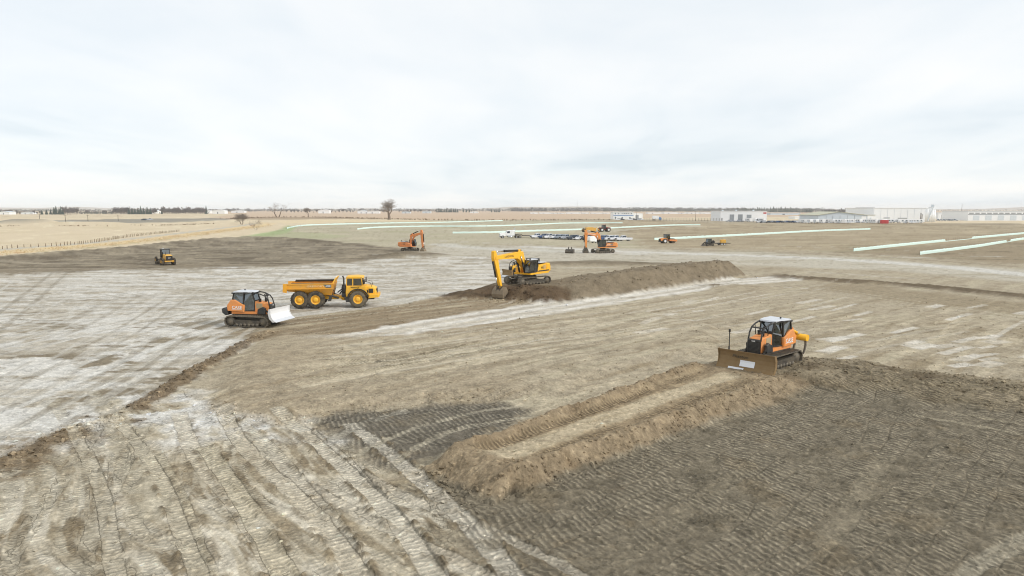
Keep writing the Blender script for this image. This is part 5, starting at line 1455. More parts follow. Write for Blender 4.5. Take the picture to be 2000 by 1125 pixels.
# ------------------------------------------------------------------ motor grader, seen from its engine end
def motor_grader(label, loc, rz):
    t = thing('motor_grader', label, 'grader', loc, rz)
    for x in (-2.6, -1.1):
        for s in (-1, 1): tyre_wheel('wheel', t, (x, s * 1.02, .68), .68, .42, 'grader_yellow', 'rubber', .5, 16, s)
    for s in (-1, 1): tyre_wheel('wheel', t, (3.9, s * .98, .68), .68, .42, 'grader_yellow', 'rubber', .5, 16, s)
    MB().prism([(-3.3, .9), (-.4, .9), (-.4, 1.5), (-.9, 2.1), (-3.1, 2.0), (-3.35, 1.7)], -.62, .62, inset=.06).build('engine_hood', M['grader_yellow'], t)
    g = MB().box(-3.42, -3.30, -.60, .60, .95, 1.85).build('grille', M['black_gloss'], t, .05)
    text_part('emblem', 'CAT', M['letter_white'], g, .24, (-3.43, 0, 1.45), (math.pi / 2, 0, -math.pi / 2))
    MB().box(-3.5, -3.2, -.85, .85, .70, .92).build('bumper', M['grader_yellow'], t, .03)
    for s in (-1, 1): MB().box(-3.0, -.7, s * .72 - .12, s * .72 + .12, .55, .85).build('tandem_case', M['grader_yellow'], t, .04)
    c = cab(t, [(.85, 1.35), (.75, 2.95), (-.45, 2.95), (-.50, 1.9), (-.30, 1.35)], -.72, .72, mull=[((.15, 1.35), (.15, 2.95))], post=.09, cross=(0, 2))
    seat_part(c, .0, 0, 1.5)
    MB().prism([(.95, 2.96), (.9, 3.1), (-.6, 3.12), (-.68, 2.96)], -.85, .85, inset=.06).build('roof', M['charcoal'], c)
    MB().ball((-.2, .4, 3.2), .10).build('beacon', M['offwhite'], c)
    MB().prism([(.7, 1.0), (1.3, 1.5), (3.0, 1.75), (4.2, 1.2), (4.3, .75), (4.0, .75), (2.9, 1.35), (1.3, 1.15)], -.17, .17, inset=.02).build('front_frame', M['grader_yellow'], t)
    MB().cyl((3.9, -.9, .7), (3.9, .9, .7), .12).build('axle', M['steel_dark'], t)
    MB().lathe_y((0, 0, 0), [(0, 0)], 3) if False else None
    MB().cyl((1.7, 0, .72), (1.7, 0, .82), .75, n=20).build('circle', M['grader_yellow'], t)
    bl = MB().prism([(1.62, .05), (1.85, .15), (1.72, .4), (1.82, .68), (1.76, .7), (1.64, .4), (1.76, .16)], -1.85, 1.85).build('mouldboard', M['steel'], t)
    bl.matrix_local = Matrix.Translation((1.7, 0, 0)) @ Matrix.Rotation(.4, 4, 'Z') @ Matrix.Translation((-1.7, 0, 0))
    for s in (-1, 1): cylinder_ram('lift_cylinder', t, (1.4, s * .5, 2.1), (1.7, s * .7, .85), .07)
    MB().cyl((-1.9, .3, 2.0), (-1.9, .3, 2.5), .07).build('exhaust_stack', M['black'], t)
    return t
q = put(322, 517)
motor_grader('yellow motor grader with black rear grille by the dark soil bank', (q[0] - .3, q[1] + 1, 0), yaw_at(128))

# ------------------------------------------------------------------ soil compactor
def soil_compactor(label, loc, rz):
    t = thing('soil_compactor', label, 'roller', loc, rz)
    for s in (-1, 1): tyre_wheel('wheel', t, (-1.3, s * .85, .75), .75, .55, 'offwhite', 'rubber', .55, 14, s)
    MB().prism([(-2.7, .8), (-.3, .8), (-.3, 1.65), (-1.2, 1.75), (-2.5, 1.55), (-2.75, 1.2)], -.75, .75, inset=.08).build('engine_hood', M['orange'], t)
    MB().box(-2.80, -2.68, -.6, .6, .85, 1.4).build('grille', M['black'], t, .03)
    MB().prism([(-2.75, .45), (-2.2, .45), (-2.2, .85), (-2.75, .85)], -.85, .85, inset=.04).build('rear_bumper', M['charcoal'], t)
    c = cab(t, [(.55, 1.3), (.50, 2.75), (-.85, 2.75), (-.90, 1.5), (-.4, 1.3)], -.72, .72, mull=[((-.1, 1.3), (-.1, 2.75))], post=.10, cross=(0, 2))
    seat_part(c, -.3, 0, 1.4)
    MB().prism([(.68, 2.76), (.62, 2.88), (-1.0, 2.9), (-1.05, 2.76)], -.85, .85, inset=.05).build('roof', M['charcoal'], c)
    for s in (-1, 1): MB().prism([(.3, .85), (2.9, .55), (3.0, .85), (2.9, 1.15), (.3, 1.3)], s * 1.08, s * 1.24, inset=.03).build('drum_frame', M['orange_dusty'], t)
    MB().box(.2, .6, -1.2, 1.2, .75, 1.25).build('cross_beam', M['orange_dusty'], t, .03)
    MB().box(2.75, 3.0, -1.2, 1.2, .6, 1.1).build('front_beam', M['orange_dusty'], t, .03)
    MB().lathe_y((1.75, 0, .78), [(.2, -1.04), (.76, -1.04), (.78, -1.0), (.78, 1.0), (.76, 1.04), (.2, 1.04)], 28).build('drum', M['steel'], t)
    return t
q = put(1303, 475)
soil_compactor('orange single drum roller with dark cab beside the middle silt fence end', (q[0], q[1], 0), yaw_at(18))

# ------------------------------------------------------------------ red tractor and yellow scraper
def big_tractor(label, loc, rz):
    t = thing('tractor', label, 'tractor', loc, rz)
    for x in (-1.7, 1.7):
        for s in (-1, 1):
            for k in (0, 1): tyre_wheel('wheel', t, (x, s * (.95 + k * .62), .98), .98, .52, 'offwhite', 'rubber', .5, 14, s)
    MB().prism([(.5, .9), (3.1, .95), (3.2, 1.4), (3.1, 2.05), (.5, 2.25)], -.52, .52, inset=.08).build('engine_hood', M['red'], t)
    MB().box(-2.5, .5, -.5, .5, .8, 1.45).build('rear_frame', M['red'], t, .05)
    c = cab(t, [(.6, 1.5), (.5, 3.2), (-1.0, 3.2), (-1.1, 1.5)], -.78, .78, mull=[((-.2, 1.5), (-.2, 3.2))], cross=(0, 2), post=.1)
    seat_part(c, -.3, 0, 1.7)
    MB().prism([(.75, 3.21), (.7, 3.4), (-1.1, 3.4), (-1.2, 3.21)], -.9, .9, inset=.06).build('roof', M['red'], c)
    MB().cyl((.9, .55, 2.0), (.9, .55, 3.5), .10).build('exhaust_stack', M['black'], t)
    for x in (-1.7, 1.7):
        for s in (-1, 1): MB().prism([(x - 1.0, 1.75), (x - .5, 2.05), (x + .5, 2.05), (x + 1.0, 1.75), (x + .95, 1.7), (x, 1.98), (x - .95, 1.7)], s * .6, s * 1.3).build('fender', M['red'], t)
    return t
def pan_scraper(label, loc, rz):
    t = thing('pan_scraper', label, 'scraper', loc, rz)
    MB().prism([(-3.2, .4), (1.2, .3), (1.3, .5), (.9, 2.1), (-.5, 2.3), (-3.1, 2.2), (-3.5, 1.2)], -1.5, 1.5, inset=.05).build('bowl', M['grader_yellow'], t)
    for s in (-1, 1): tyre_wheel('wheel', t, (-4.0, s * 1.0, .85), .85, .6, 'grader_yellow', 'rubber', .5, 14, s)
    MB().prism([(-4.9, .9), (-3.0, .9), (-3.0, 1.5), (-4.9, 1.2)], -.4, .4, inset=.03).build('rear_frame', M['grader_yellow'], t)
    d = MB(); d.prism([(1.0, 1.8), (2.4, 2.2), (3.6, 1.0), (3.9, .7), (3.6, .65), (2.3, 1.7), (1.0, 1.5)], -.2, .2)
    d.build('gooseneck', M['grader_yellow'], t)
    MB().prism([(.9, .4), (1.6, .5), (1.7, 1.6), (1.0, 1.9)], -1.45, 1.45, inset=.04).build('apron', M['body_yellow'], t)
    return t
q = put(1180, 452.5)
big_tractor('red articulated tractor with dual wheels behind the parked vehicles', (q[0], q[1], 0), yaw_at(14))
q2 = put(1156, 453)
pan_scraper('yellow pan scraper coupled behind the red tractor', (q2[0], q2[1] - .5, 0), yaw_at(14))

# ------------------------------------------------------------------ black loader and its trailer
def track_loader(label, loc, rz):
    t = thing('compact_track_loader', label, 'loader', loc, rz)
    for s in (-1, 1): crawler(t, -.85, .85, s * .75, .4, .36, .33, pitch=.16)
    MB().box(-1.3, 1.0, -.5, .5, .35, .95).build('chassis', M['black_gloss'], t, .05)
    MB().prism([(-1.6, .8), (-.6, .7), (-.5, 1.5), (-1.4, 1.6), (-1.65, 1.3)], -.8, .8, inset=.06).build('engine_housing', M['black_gloss'], t)
    c = cab(t, [(.7, .9), (.55, 2.1), (-.6, 2.1), (-.65, .9)], -.48, .48, cross=(0, 2), post=.09)
    seat_part(c, -.1, 0, .95)
    MB().box(-.72, .65, -.55, .55, 2.12, 2.2).build('roof', M['black_gloss'], c, .03)
    for s in (-1, 1): MB().prism([(-1.5, 1.5), (-1.2, 1.75), (1.2, 1.15), (1.75, .5), (1.55, .4), (1.05, .95), (-1.3, 1.5)], s * .58, s * .72, inset=.02).build('lift_arm', M['charcoal'], t)
    MB().prism([(1.6, .08), (2.3, .05), (1.85, .25), (1.75, .75), (1.6, .7)], -.95, .95).build('bucket', M['steel'], t)
    return t
q = put(1384, 480.5)
track_loader('black compact track loader beside a low trailer on the brown field', (q[0], q[1], 0), yaw_at(200))
def low_trailer(label, loc, rz):
    t = thing('flatbed_trailer', label, 'trailer', loc, rz)
    MB().box(-2.6, 2.3, -1.1, 1.1, .55, .72).build('deck', M['black'], t, .02)
    MB().prism([(2.3, .55), (3.7, .45), (3.7, .55), (2.3, .7)], -.12, .12).build('drawbar', M['steel_dark'], t)
    for x in (-.7, .2):
        for s in (-1, 1): tyre_wheel('wheel', t, (x, s * 1.0, .38), .38, .25, 'offwhite', 'rubber', .5, 8, s)
    return t
q = put(1408, 479)
low_trailer('low black trailer behind the black track loader', (q[0], q[1], 0), yaw_at(190))
g_ = thing('light_generator', 'small yellow generator set standing on the low black trailer', 'generator', (q[0] + .6, q[1] + .1, .72), yaw_at(190))
MB().prism([(-.8, 0), (.8, 0), (.8, .85), (.5, 1.0), (-.8, 1.0)], -.5, .5, inset=.05).build('housing', M['grader_yellow'], g_)
MB().box(-.35, .35, -.52, -.50, .3, .75).build('vent_louvre', M['charcoal'], g_)
MB().cyl((.3, 0, 1.0), (.3, 0, 1.25), .06).build('exhaust_stack', M['black'], g_)

# ------------------------------------------------------------------ loose bucket on the ground
lb = thing('loose_bucket', 'detached grey digging bucket standing on the ground left of the orange excavator', 'bucket', (*put(1113, 494.5)[:2], 0), yaw_at(250))
out = [(-.75, 1.0), (.2, 1.05), (.8, .75), (.95, .3), (.7, .02), (-.2, 0), (-.85, .05)]
inn = [(-.85, .11), (-.2, .06), (.66, .08), (.88, .3), (.74, .7), (.2, .97), (-.75, .94)]
k_ = MB().prism(out + inn, -.95, .95)
for s in (-1, 1): k_.prism(out, s * .95, s * 1.0)
kb = k_.build('shell', M['steel_dark'], lb)
for s in (-1, 1): MB().prism([(-.5, 1.0), (-.4, 1.5), (-.2, 1.6), (.1, 1.45), (.3, 1.0)], s * .32, s * .42).build('bucket_ear', M['steel_dark'], lb)
for k in range(5): MB().prism([(-.83, 0), (-.83, .12), (-1.15, .04)], -.88 + k * .44 - .07, -.88 + k * .44 + .07).build('tooth', M['steel'], lb)

# ------------------------------------------------------------------ semi truck and lowboy
def semi(label, loc, rz):
    t = thing('semi_truck', label, 'truck', loc, rz)
    MB().box(-4.2, 3.9, -.45, .45, .75, 1.0).build('frame', M['charcoal'], t, .02)
    MB().prism([(1.6, .85), (3.9, .85), (4.0, 1.1), (3.95, 1.75), (3.6, 2.0), (1.6, 2.15)], -1.0, 1.0, inset=.12).build('engine_hood', M['white'], t)
    MB().box(3.95, 4.06, -.6, .6, .95, 1.75).build('grille', M['chrome'], t, .03)
    MB().box(3.8, 4.15, -1.2, 1.2, .45, .8).build('bumper', M['chrome'], t, .04)
    MB().prism([(-.2, .95), (1.6, .95), (1.65, 2.1), (1.3, 2.85), (-.2, 2.95)], -1.1, 1.1, inset=.08).build('cab_body', M['white'], t)
    MB().prism([(-1.6, .95), (-.25, .95), (-.25, 3.0), (-1.6, 3.0)], -1.15, 1.15, inset=.08).build('sleeper', M['white'], t)
    for s in (-1, 1): MB().prism([(.2, 1.9), (1.35, 1.9), (1.15, 2.65), (.2, 2.7)], s * 1.10, s * 1.115).build('side_window', M['glass_dark'], t)
    MB().quad((1.68, -.9, 2.12), (1.68, .9, 2.12), (1.36, .9, 2.78), (1.36, -.9, 2.78), .02).build('windscreen', M['glass_dark'], t)
    for s in (-1, 1):
        MB().cyl((-1.75, s * .95, .9), (-1.75, s * .95, 3.9), .09).build('exhaust_stack', M['chrome'], t)
        MB().cyl((-.9, s * 1.0, .65), (.9, s * 1.0, .65), .32, n=14).build('fuel_tank', M['chrome'], t)
        tyre_wheel('wheel', t, (2.9, s * 1.0, .52), .52, .32, 'chrome', 'rubber', .55, 10, s)
        MB().prism([(2.2, .75), (2.5, 1.15), (3.3, 1.15), (3.6, .75), (3.5, .72), (3.2, 1.05), (2.6, 1.05), (2.3, .72)], s * .8, s * 1.2).build('fender', M['white'], t)
        for x in (-2.4, -3.7): tyre_wheel('wheel', t, (x, s * .95, .52), .52, .58, 'chrome', 'rubber', .5, 10, s)
    return t
q = put(996, 465)
semi('white semi truck with sleeper parked at the left end of the vehicle row', (q[0], q[1] - .5, 0), yaw_at(189))
lt = thing('lowboy_trailer', 'low dark lowboy trailer hitched behind the white semi truck', 'trailer', (*put(1030, 463.5)[:2], 0), yaw_at(189))
MB().prism([(5.2, .9), (3.0, 1.2), (2.2, .9), (2.0, .55), (-6.0, .5), (-6.0, .75), (1.8, .8), (2.9, 1.4), (5.2, 1.2)], -1.25, 1.25, inset=.02).build('deck', M['steel_dark'], lt)
for x in (-4.2, -5.3):
    for s in (-1, 1): tyre_wheel('wheel', lt, (x, s * 1.0, .42), .42, .4, 'offwhite', 'rubber', .5, 8, s)
tk = thing('cargo_trailer', 'small white enclosed trailer in front of the parked vehicles, behind the orange boom', 'trailer', (*put(1159, 474.5)[:2], 0), yaw_at(205))
MB().prism([(-1.7, .5), (1.6, .5), (1.95, .9), (1.9, 1.9), (1.5, 2.15), (-1.7, 2.15)], -1.0, 1.0, inset=.10).build('box_body', M['white'], tk)
MB().prism([(1.6, .5), (3.0, .42), (3.0, .52), (1.6, .62)], -.10, .10).build('drawbar', M['steel_dark'], tk)
for s in (-1, 1):
    tyre_wheel('wheel', tk, (-.3, s * 1.0, .36), .36, .24, 'chrome', 'rubber', .5, 8, s)
    MB().prism([(-.8, .5), (-.6, .85), (0, .85), (.2, .5)], s * .95, s * 1.15).build('fender', M['white'], tk)

# ------------------------------------------------------------------ parked pickups and cars
def car_mesh(kind):
    if kind == 'pickup':
        body = [(-2.85, .45), (2.75, .42), (2.88, .62), (2.82, 1.02), (1.3, 1.16), (.9, 1.2), (-.75, 1.2), (-.78, 1.12), (-2.9, 1.12), (-2.92, .7)]
        gl = [(1.25, 1.16), (.55, 1.82), (-.55, 1.84), (-.78, 1.2)]
        xw, ln = (1.85, -1.75), 2.9
    elif kind == 'suv':
        body = [(-2.4, .42), (2.35, .40), (2.45, .62), (2.38, 1.0), (1.1, 1.12), (-2.4, 1.16), (-2.46, .7)]
        gl = [(1.05, 1.10), (.45, 1.72), (-1.9, 1.74), (-2.35, 1.15)]
        xw, ln = (1.45, -1.45), 2.4
    else:
        body = [(-2.3, .36), (2.25, .34), (2.35, .52), (2.28, .82), (1.0, .95), (-1.7, .98), (-2.3, .9), (-2.36, .6)]
        gl = [(1.0, .93), (.25, 1.42), (-1.1, 1.42), (-1.75, .97)]
        xw, ln = (1.4, -1.4), 2.3
    return body, gl, xw, ln
PROTO = {}
def car(kind, paint, label, loc, rz):
    if (kind, paint) not in PROTO:
        body, gl, xw, ln = car_mesh(kind)
        t = thing('pickup_truck' if kind == 'pickup' else 'parked_car', label, 'car', loc, rz)
        MB().prism(body, -.96, .96, inset=.08).build('body', M[paint], t)
        roof = [gl[1], gl[2]]
        gx = MB().prism(gl, -.80, .80, inset=.10).build('windows', M['glass_dark'], t)
        MB().prism([(gl[1][0] + .1, gl[1][1] - .05), (gl[1][0] - .05, gl[1][1] + .04), (gl[2][0] + .05, gl[2][1] + .04), (gl[2][0] - .1, gl[2][1] - .05)], -.74, .74, inset=.05).build('roof', M[paint], t)
        for s in (-1, 1):
            pz = MB()
            bar(pz, (gl[0][0] - .03, s * .80, gl[0][1]), (gl[1][0], s * .70, gl[1][1]), .09); bar(pz, (gl[3][0] + .03, s * .80, gl[3][1]), (gl[2][0], s * .70, gl[2][1]), .10)
            mx_ = (gl[1][0] + gl[2][0]) / 2; bar(pz, (mx_, s * .81, gl[0][1]), (mx_, s * .71, gl[1][1]), .08)
            pz.build('door_pillar', M[paint], t)
            for x in xw: tyre_wheel('wheel', t, (x, s * .80, .38), .38, .26, 'chrome', 'rubber', .58, 8, s)
            MB().box(ln - .22, ln + .0, s * .72 - .16, s * .72 + .16, .72, .92).build('headlight', M['roof_grey'], t)
        MB().box(ln - .1, ln + .02, -.5, .5, .55, .95).build('grille', M['black'], t)
        if kind == 'pickup':
            MB().box(-2.75, -.85, -.80, .80, 1.06, 1.135).build('bed_floor', M['charcoal'], t)
        PROTO[(kind, paint)] = t
        return t
    t = copy_tree(PROTO[(kind, paint)])
    t.location = loc; t.rotation_euler = (0, 0, rz); t['label'] = label
    return t
ROW = 'vehicles parked in a row on the field'
for px, py, kind, paint, rz, lab in (
    (1050, 465.5, 'pickup', 'car_white', 206, 'white pickup at the left end of the parked row, next to the lowboy'),
    (1063, 465.8, 'suv', 'car_blue', 214, 'blue car between the two left white pickups of the row'),
    (1074, 466.2, 'pickup', 'car_white', 210, 'white pickup right of the blue car in the row'),
    (1085, 466.8, 'suv', 'car_white', 216, 'white car third from the left in the middle of the row'),
    (1095, 467.2, 'suv', 'car_grey', 216, 'grey car right of the third white vehicle in the parked row'),
    (1106, 467.6, 'pickup', 'car_silver', 212, 'silver pickup left of the dark car in the row'),
    (1119, 468.2, 'suv', 'car_dark', 212, 'dark car just left of the orange excavator stick'),
    (1131, 468.6, 'sedan', 'car_white', 214, 'low white car right behind the orange excavator stick'),
    (1148, 468.8, 'suv', 'car_dark', 214, 'dark car behind the white cargo trailer'),
    (1162, 469.2, 'sedan', 'car_silver', 214, 'silver low car behind the orange boom and the white trailer'),
    (1179, 469.6, 'suv', 'car_blue', 230, 'blue car right of the orange boom, fourth from the right end'),
    (1191, 469.8, 'suv', 'car_white', 205, 'white car third from the right end of the row'),
    (1203, 470.0, 'pickup', 'car_white', 204, 'white pickup second from the right end of the row'),
    (1218, 470.4, 'pickup', 'car_white', 194, 'white pickup standing side on at the right end of the row'),
):
    x, y = G(px, py); c = car(kind, paint, lab, (x, y, ground_z(x, y)), yaw_at(rz)); c['group'] = ROW

# ------------------------------------------------------------------ silt fences
def silt_fence(label, pts, h=.95, step=3.0, gaps=(), posts_front=60.0):
    P = smooth_line(GP(pts), 10)
    x0, y0 = P[0]
    t = thing('silt_fence', label, 'fence', (x0, y0, 0), 0, 'silt fences on the field')
    L = 0.0; rows = []
    prev = None
    for i, p in enumerate(P):
        if prev is not None: L += float(np.hypot(*(p - prev)))
        rows.append((p, L)); prev = p
    tot = L
    S = [r[1] for r in rows]; XS = [r[0][0] for r in rows]; YS = [r[0][1] for r in rows]
    def at(d): return float(np.interp(d, S, XS)), float(np.interp(d, S, YS))
    n = max(2, int(tot / (step / 2)))
    f = MB(); vs = []; fs = []
    rg = random.Random(int(x0 * 10))
    zz_ = ground_many([at(tot * k / n)[0] for k in range(n + 1)], [at(tot * k / n)[1] for k in range(n + 1)])
    for k in range(n + 1):
        d = tot * k / n; x, y = at(d)
        hh = h * (1 - .10 * (k % 2) + rg.uniform(-.06, .04))
        for a, b in gaps:
            if a < d / tot < b: hh *= .25
        z = float(zz_[k])
        dx, dy = at(min(tot, d + 1)); ex, ey = dx - x, dy - y; l = math.hypot(ex, ey) or 1
        nx, ny = -ey / l * .015, ex / l * .015
        bul = rg.uniform(-.05, .05)
        for (s, zz, o) in ((-1, z - .05, 0), (-1, z + hh * .5, bul), (-1, z + hh, 0), (1, z + hh, 0), (1, z + hh * .5, bul), (1, z - .05, 0)):
            vs.append((x - x0 + nx * s + nx * o * 60, y - y0 + ny * s + ny * o * 60, zz))
    for k in range(n):
        for j in range(5): fs.append((k * 6 + j, k * 6 + j + 1, (k + 1) * 6 + j + 1, (k + 1) * 6 + j))
    f.add(vs, fs, True)
    f.build('fabric', M['fabric'], t)
    pm = MB().box(-.03, .03, -.03, .03, 0, h + .22).mesh('post', M['wood'])
    cnt = int(tot / step)
    zp = ground_many([at(k * step)[0] for k in range(cnt + 1)], [at(k * step)[1] for k in range(cnt + 1)])
    for k in range(cnt + 1):
        x, y = at(k * step)
        dx, dy = at(min(tot, k * step + 1)); l = math.hypot(dx - x, dy - y) or 1
        o = bpy.data.objects.new('post', pm); COL.objects.link(o); o.parent = t
        sgn = 1 if dx >= x else -1
        o.location = (x - x0 + (-(dy - y) / l * .06) * -sgn * -1, y - y0 + (dx - x) / l * .06 * 1, float(zp[k]) - .05)
        o.rotation_euler = (rg.uniform(-.05, .05), rg.uniform(-.05, .05), rg.uniform(0, 1))
    return t
silt_fence('pale silt fence farthest left, its bent end by the green grass', [(560, 447), (590, 441.5), (650, 439), (760, 436.5), (860, 435), (950, 432.5), (982, 431.5)], .86, 6)
silt_fence('pale silt fence behind the small orange excavator boom, second from the back', [(698, 448.5), (740, 445), (830, 443), (950, 442.5), (1050, 439), (1110, 436.5), (1216, 436)], .86, 6)
silt_fence('pale silt fence running behind the white semi truck and the red tractor', [(884, 456), (960, 455), (1060, 451.5), (1140, 449), (1250, 443.5), (1320, 440.5), (1368, 440)], .86, 5)
silt_fence('pale silt fence starting behind the orange roller, running right', [(1278, 469), (1400, 463), (1500, 457.5), (1600, 452), (1700, 448.5)], .86, 3)
silt_fence('pale silt fence at right with a sagging stretch, behind the nearest one', [(1667, 491), (1780, 478.5), (1840, 472.5), (1920, 464.5), (2000, 457), (2080, 450)], .86, 2.5, ((.30, .42),))
silt_fence('nearest pale silt fence at the right edge of the site', [(1797, 497.5), (1905, 483.5), (1960, 474.5), (2000, 468), (2100, 455)], .86, 2.5, ((.40, .44),))

# ------------------------------------------------------------------ post and wire fence along the farm track
P = smooth_line(GP([(-260, 520), (0, 487), (100, 481), (180, 474), (260, 462), (350, 452)]), 10)
pf = thing('post_fence', 'row of weathered wooden fence posts along the farm track', 'fence', (P[0][0], P[0][1], 0))
seg = np.concatenate([[0], np.cumsum(np.hypot(*(P[1:] - P[:-1]).T))]); tot = seg[-1]
pm = MB().cyl((0, 0, -.1), (0, 0, 1.0), .085, .07, n=6).mesh('post', M['wood'])
rg = random.Random(5)
d = 0.0
while d < tot:
    x = float(np.interp(d, seg, P[:, 0])); y = float(np.interp(d, seg, P[:, 1]))
    o = bpy.data.objects.new('post', pm); COL.objects.link(o); o.parent = pf
    o.location = (x - P[0][0], y - P[0][1], 0); o.scale = (1.2, 1.2, rg.uniform(.8, 1.25))
    o.rotation_euler = (rg.uniform(-.08, .08), rg.uniform(-.08, .08), 0)
    d += rg.uniform(1.0, 2.3)
wr = MB()
for hgt in (.45, .85):
    for a, b in zip(P[:-1:2], P[2::2]): wr.cyl((a[0] - P[0][0], a[1] - P[0][1], hgt), (b[0] - P[0][0], b[1] - P[0][1], hgt), .008, n=3)
wr.build('wire', M['steel'], pf)

# ------------------------------------------------------------------ buildings
def box_building(name, label, px0, px1, base, top, depth, wall='offwhite', roof='offwhite', parts=(), gable=None, eave=.35, yaw=0.0):
    """parts: (kind, px0, px1, py_top, py_bottom, material) on the front wall"""
    x0, y0 = G(px0, base); x1, _ = G(px1, base)
    y0 = max(y0, 1)
    sc = y0 / FPX / ct
    W = (px1 - px0) * y0 / FPX; H = (base - top) * y0 / FPX
    cx = (px0 + px1) / 2; X = (cx - 1000) * y0 / FPX
    t = thing(name, label, 'building', (X, y0, 0), yaw)
    w = W / 2
    MB().box(-w, w, 0, depth, 0, H).build('wall', M[wall], t)
    if gable:
        ax = (gable[0] - cx) * y0 / FPX; az = (base - gable[1]) * y0 / FPX
        MB().prism([(-w - .6, H - .2), (ax, az - .2), (w + .6, H - .2), (w + .6, H + .15), (ax, az + .2), (-w - .6, H + .15)], -.8, depth + .8).build('roof', M[roof], t)
        MB().prism([(-w, H), (w, H), (ax, az - .1)], 0, depth).build('gable', M[wall], t)
    else:
        MB().prism([(-w - eave, H), (w + eave, H), (w + eave, H + .35), (-w - eave, H + .35)], -eave, depth + eave).build('roof', M[roof], t)
    for kind, a, b, pt, pb, mt in parts:
        xa = (a - cx) * y0 / FPX; xb = (b - cx) * y0 / FPX
        zt = (base - pt) * y0 / FPX; zb = max(0, (base - pb) * y0 / FPX)
        o = MB().box(xa, xb, -.12, -.003, zb, zt).build(kind, M[mt], t)
        if kind == 'roller_door':
            q = MB()
            for k in range(1, 6): q.box(xa, xb, -.16, -.12, zb + (zt - zb) * k / 6 - .06, zb + (zt - zb) * k / 6 + .06)
            q.build('door_rib', M['cladding'], o)
        if kind == 'window':
            MB().box(xa - .1, xb + .1, -.2, -.12, zb - .2, zb - .02).build('sill', M['white'], o)
    return t
# white shed with three grey doors
b1 = box_building('metal_shed', 'white metal shed with three grey doors behind the parked trucks', 1405, 1495, 432, 413, 30, 'offwhite', 'white',
    [('roller_door', 1423, 1431.5, 419, 431, 'door_grey'), ('roller_door', 1439, 1448, 419, 431.5, 'door_grey'), ('roller_door', 1456, 1465, 419.5, 426, 'door_grey'),
     ('door', 1407, 1409, 426, 431, 'door_grey'), ('red_sign', 1488, 1494, 415, 417.5, 'red_sign')])
for px in (1413, 1440, 1474):
    MB().box((px - 1450) * .46, (px - 1450) * .46 + 1.2, 8, 9.5, 9.0, 10.2).build('roof_vent', M['cladding'], b1)
b2 = box_building('office_building', 'white two storey building with blue band beyond the field', 1197, 1236, 428.5, 414.5, 22, 'white', 'white',
    [('window', a, a + 1.6, 416, 418, 'glass_dark') for a in (1200, 1206, 1213, 1217.5, 1221.5, 1226, 1231)]
    + [('window', a, a + 2.2, 424, 427, 'glass_dark') for a in (1200, 1213, 1228)] + [('blue_band', 1197, 1236, 420, 421.3, 'blue')])
box_building('annex_shed', 'low white annex at the right of the two storey building', 1236.5, 1254, 428, 417.5, 16, 'white', 'white', [('roller_door', 1240, 1246, 420, 428, 'door_grey')])
box_building('gable_hall', 'grey hall with shallow tan gable roof behind the camper row', 1595, 1690, 435, 420.5, 36, 'cladding', 'roof_tan',
    [('panel_seam', a, a + .5, 421, 434, 'door_grey') for a in (1610, 1623, 1637, 1651, 1665)] + [('white_panel', 1679, 1688, 422, 434, 'white')], gable=(1634, 414))
box_building('hall_annex', 'low white annex with tan roof right of the gable hall', 1691, 1706, 434.5, 420.5, 24, 'white', 'roof_tan', [('door', 1695, 1698, 425, 434, 'cladding')])
b4 = box_building('warehouse', 'large pale windowless warehouse, tallest on the right', 1703, 1806, 433.5, 407, 50, 'offwhite', 'offwhite',
    [('panel_seam', a, a + .35, 408, 432, 'cladding') for a in range(1716, 1806, 13)] + [('window', 1722, 1734, 425, 426.5, 'door_grey'), ('window', 1750, 1768, 425.5, 427, 'door_grey')])
box_building('dark_block', 'dark grey block against the left end of the pale warehouse', 1690, 1702.4, 433, 406.5, 20, 'door_grey', 'charcoal')
b5 = box_building('long_building', 'long low building with a strip of dark windows at the right edge', 1886, 2080, 431, 413, 40, 'offwhite', 'cladding',
    [('window', 1888 + k * 11.6, 1888 + k * 11.6 + 8.5, 415.8, 417.2, 'glass_dark') for k in range(14)] + [('dark_band', 1886, 2080, 418.8, 419.9, 'door_grey')]
    + [('lower_panel', 1896 + k * 24, 1896 + k * 24 + 12, 421, 430, 'cladding') for k in range(7)])
box_building('beige_shed', 'long low beige shed left of the strip window building', 1828, 1880, 428, 416, 20, 'offwhite', 'cladding', [('door', 1834, 1838, 420, 427, 'door_grey')])
# batching tower at the end of the warehouse
x, y = G(1816, 434)
bt = thing('silo_plant', 'white silos with a slanting conveyor at the right end of the warehouse', 'silo', (x, y, 0))
u = y / FPX
for k, (dx, hh) in enumerate(((-6, 13.5), (-1.5, 15.0), (3.0, 13.0), (6.5, 12.5))):
    MB().cyl((dx * u * 1.0, 0, 0), (dx * u * 1.0, 0, hh * .8), 1.5, n=14).cyl((dx * u, 0, hh * .8), (dx * u, 0, hh * .8 + 1.2), 1.5, .3, n=14).build('silo', M['white'], bt)
bq = MB(); bar(bq, (-7 * u, -2, 1), (3.2 * u, -2, 14.2), .55); bq.build('conveyor', M['cladding'], bt)
MB().box(2.6 * u, 4.6 * u, -1.5, 1.5, 12.6, 14.6).build('head_house', M['cladding'], bt)
for px, top in ((1797.5, 417), (1800, 420)):
    x, y = G(px, 436); pl = thing('site_pole', 'dark pole standing before the warehouse, %s of the pair' % ('taller' if top < 418 else 'shorter'), 'pole', (x, y, 0))
    MB().cyl((0, 0, 0), (0, 0, (436 - top) * y / FPX), .35, .28, n=8).build('shaft', M['pole'], pl)
    MB().cyl((0, 0, (436 - top) * y / FPX), (0, 0, (436 - top) * y / FPX + .4), .45, n=8).build('cap', M['charcoal'], pl)
x, y = G(1874, 432)
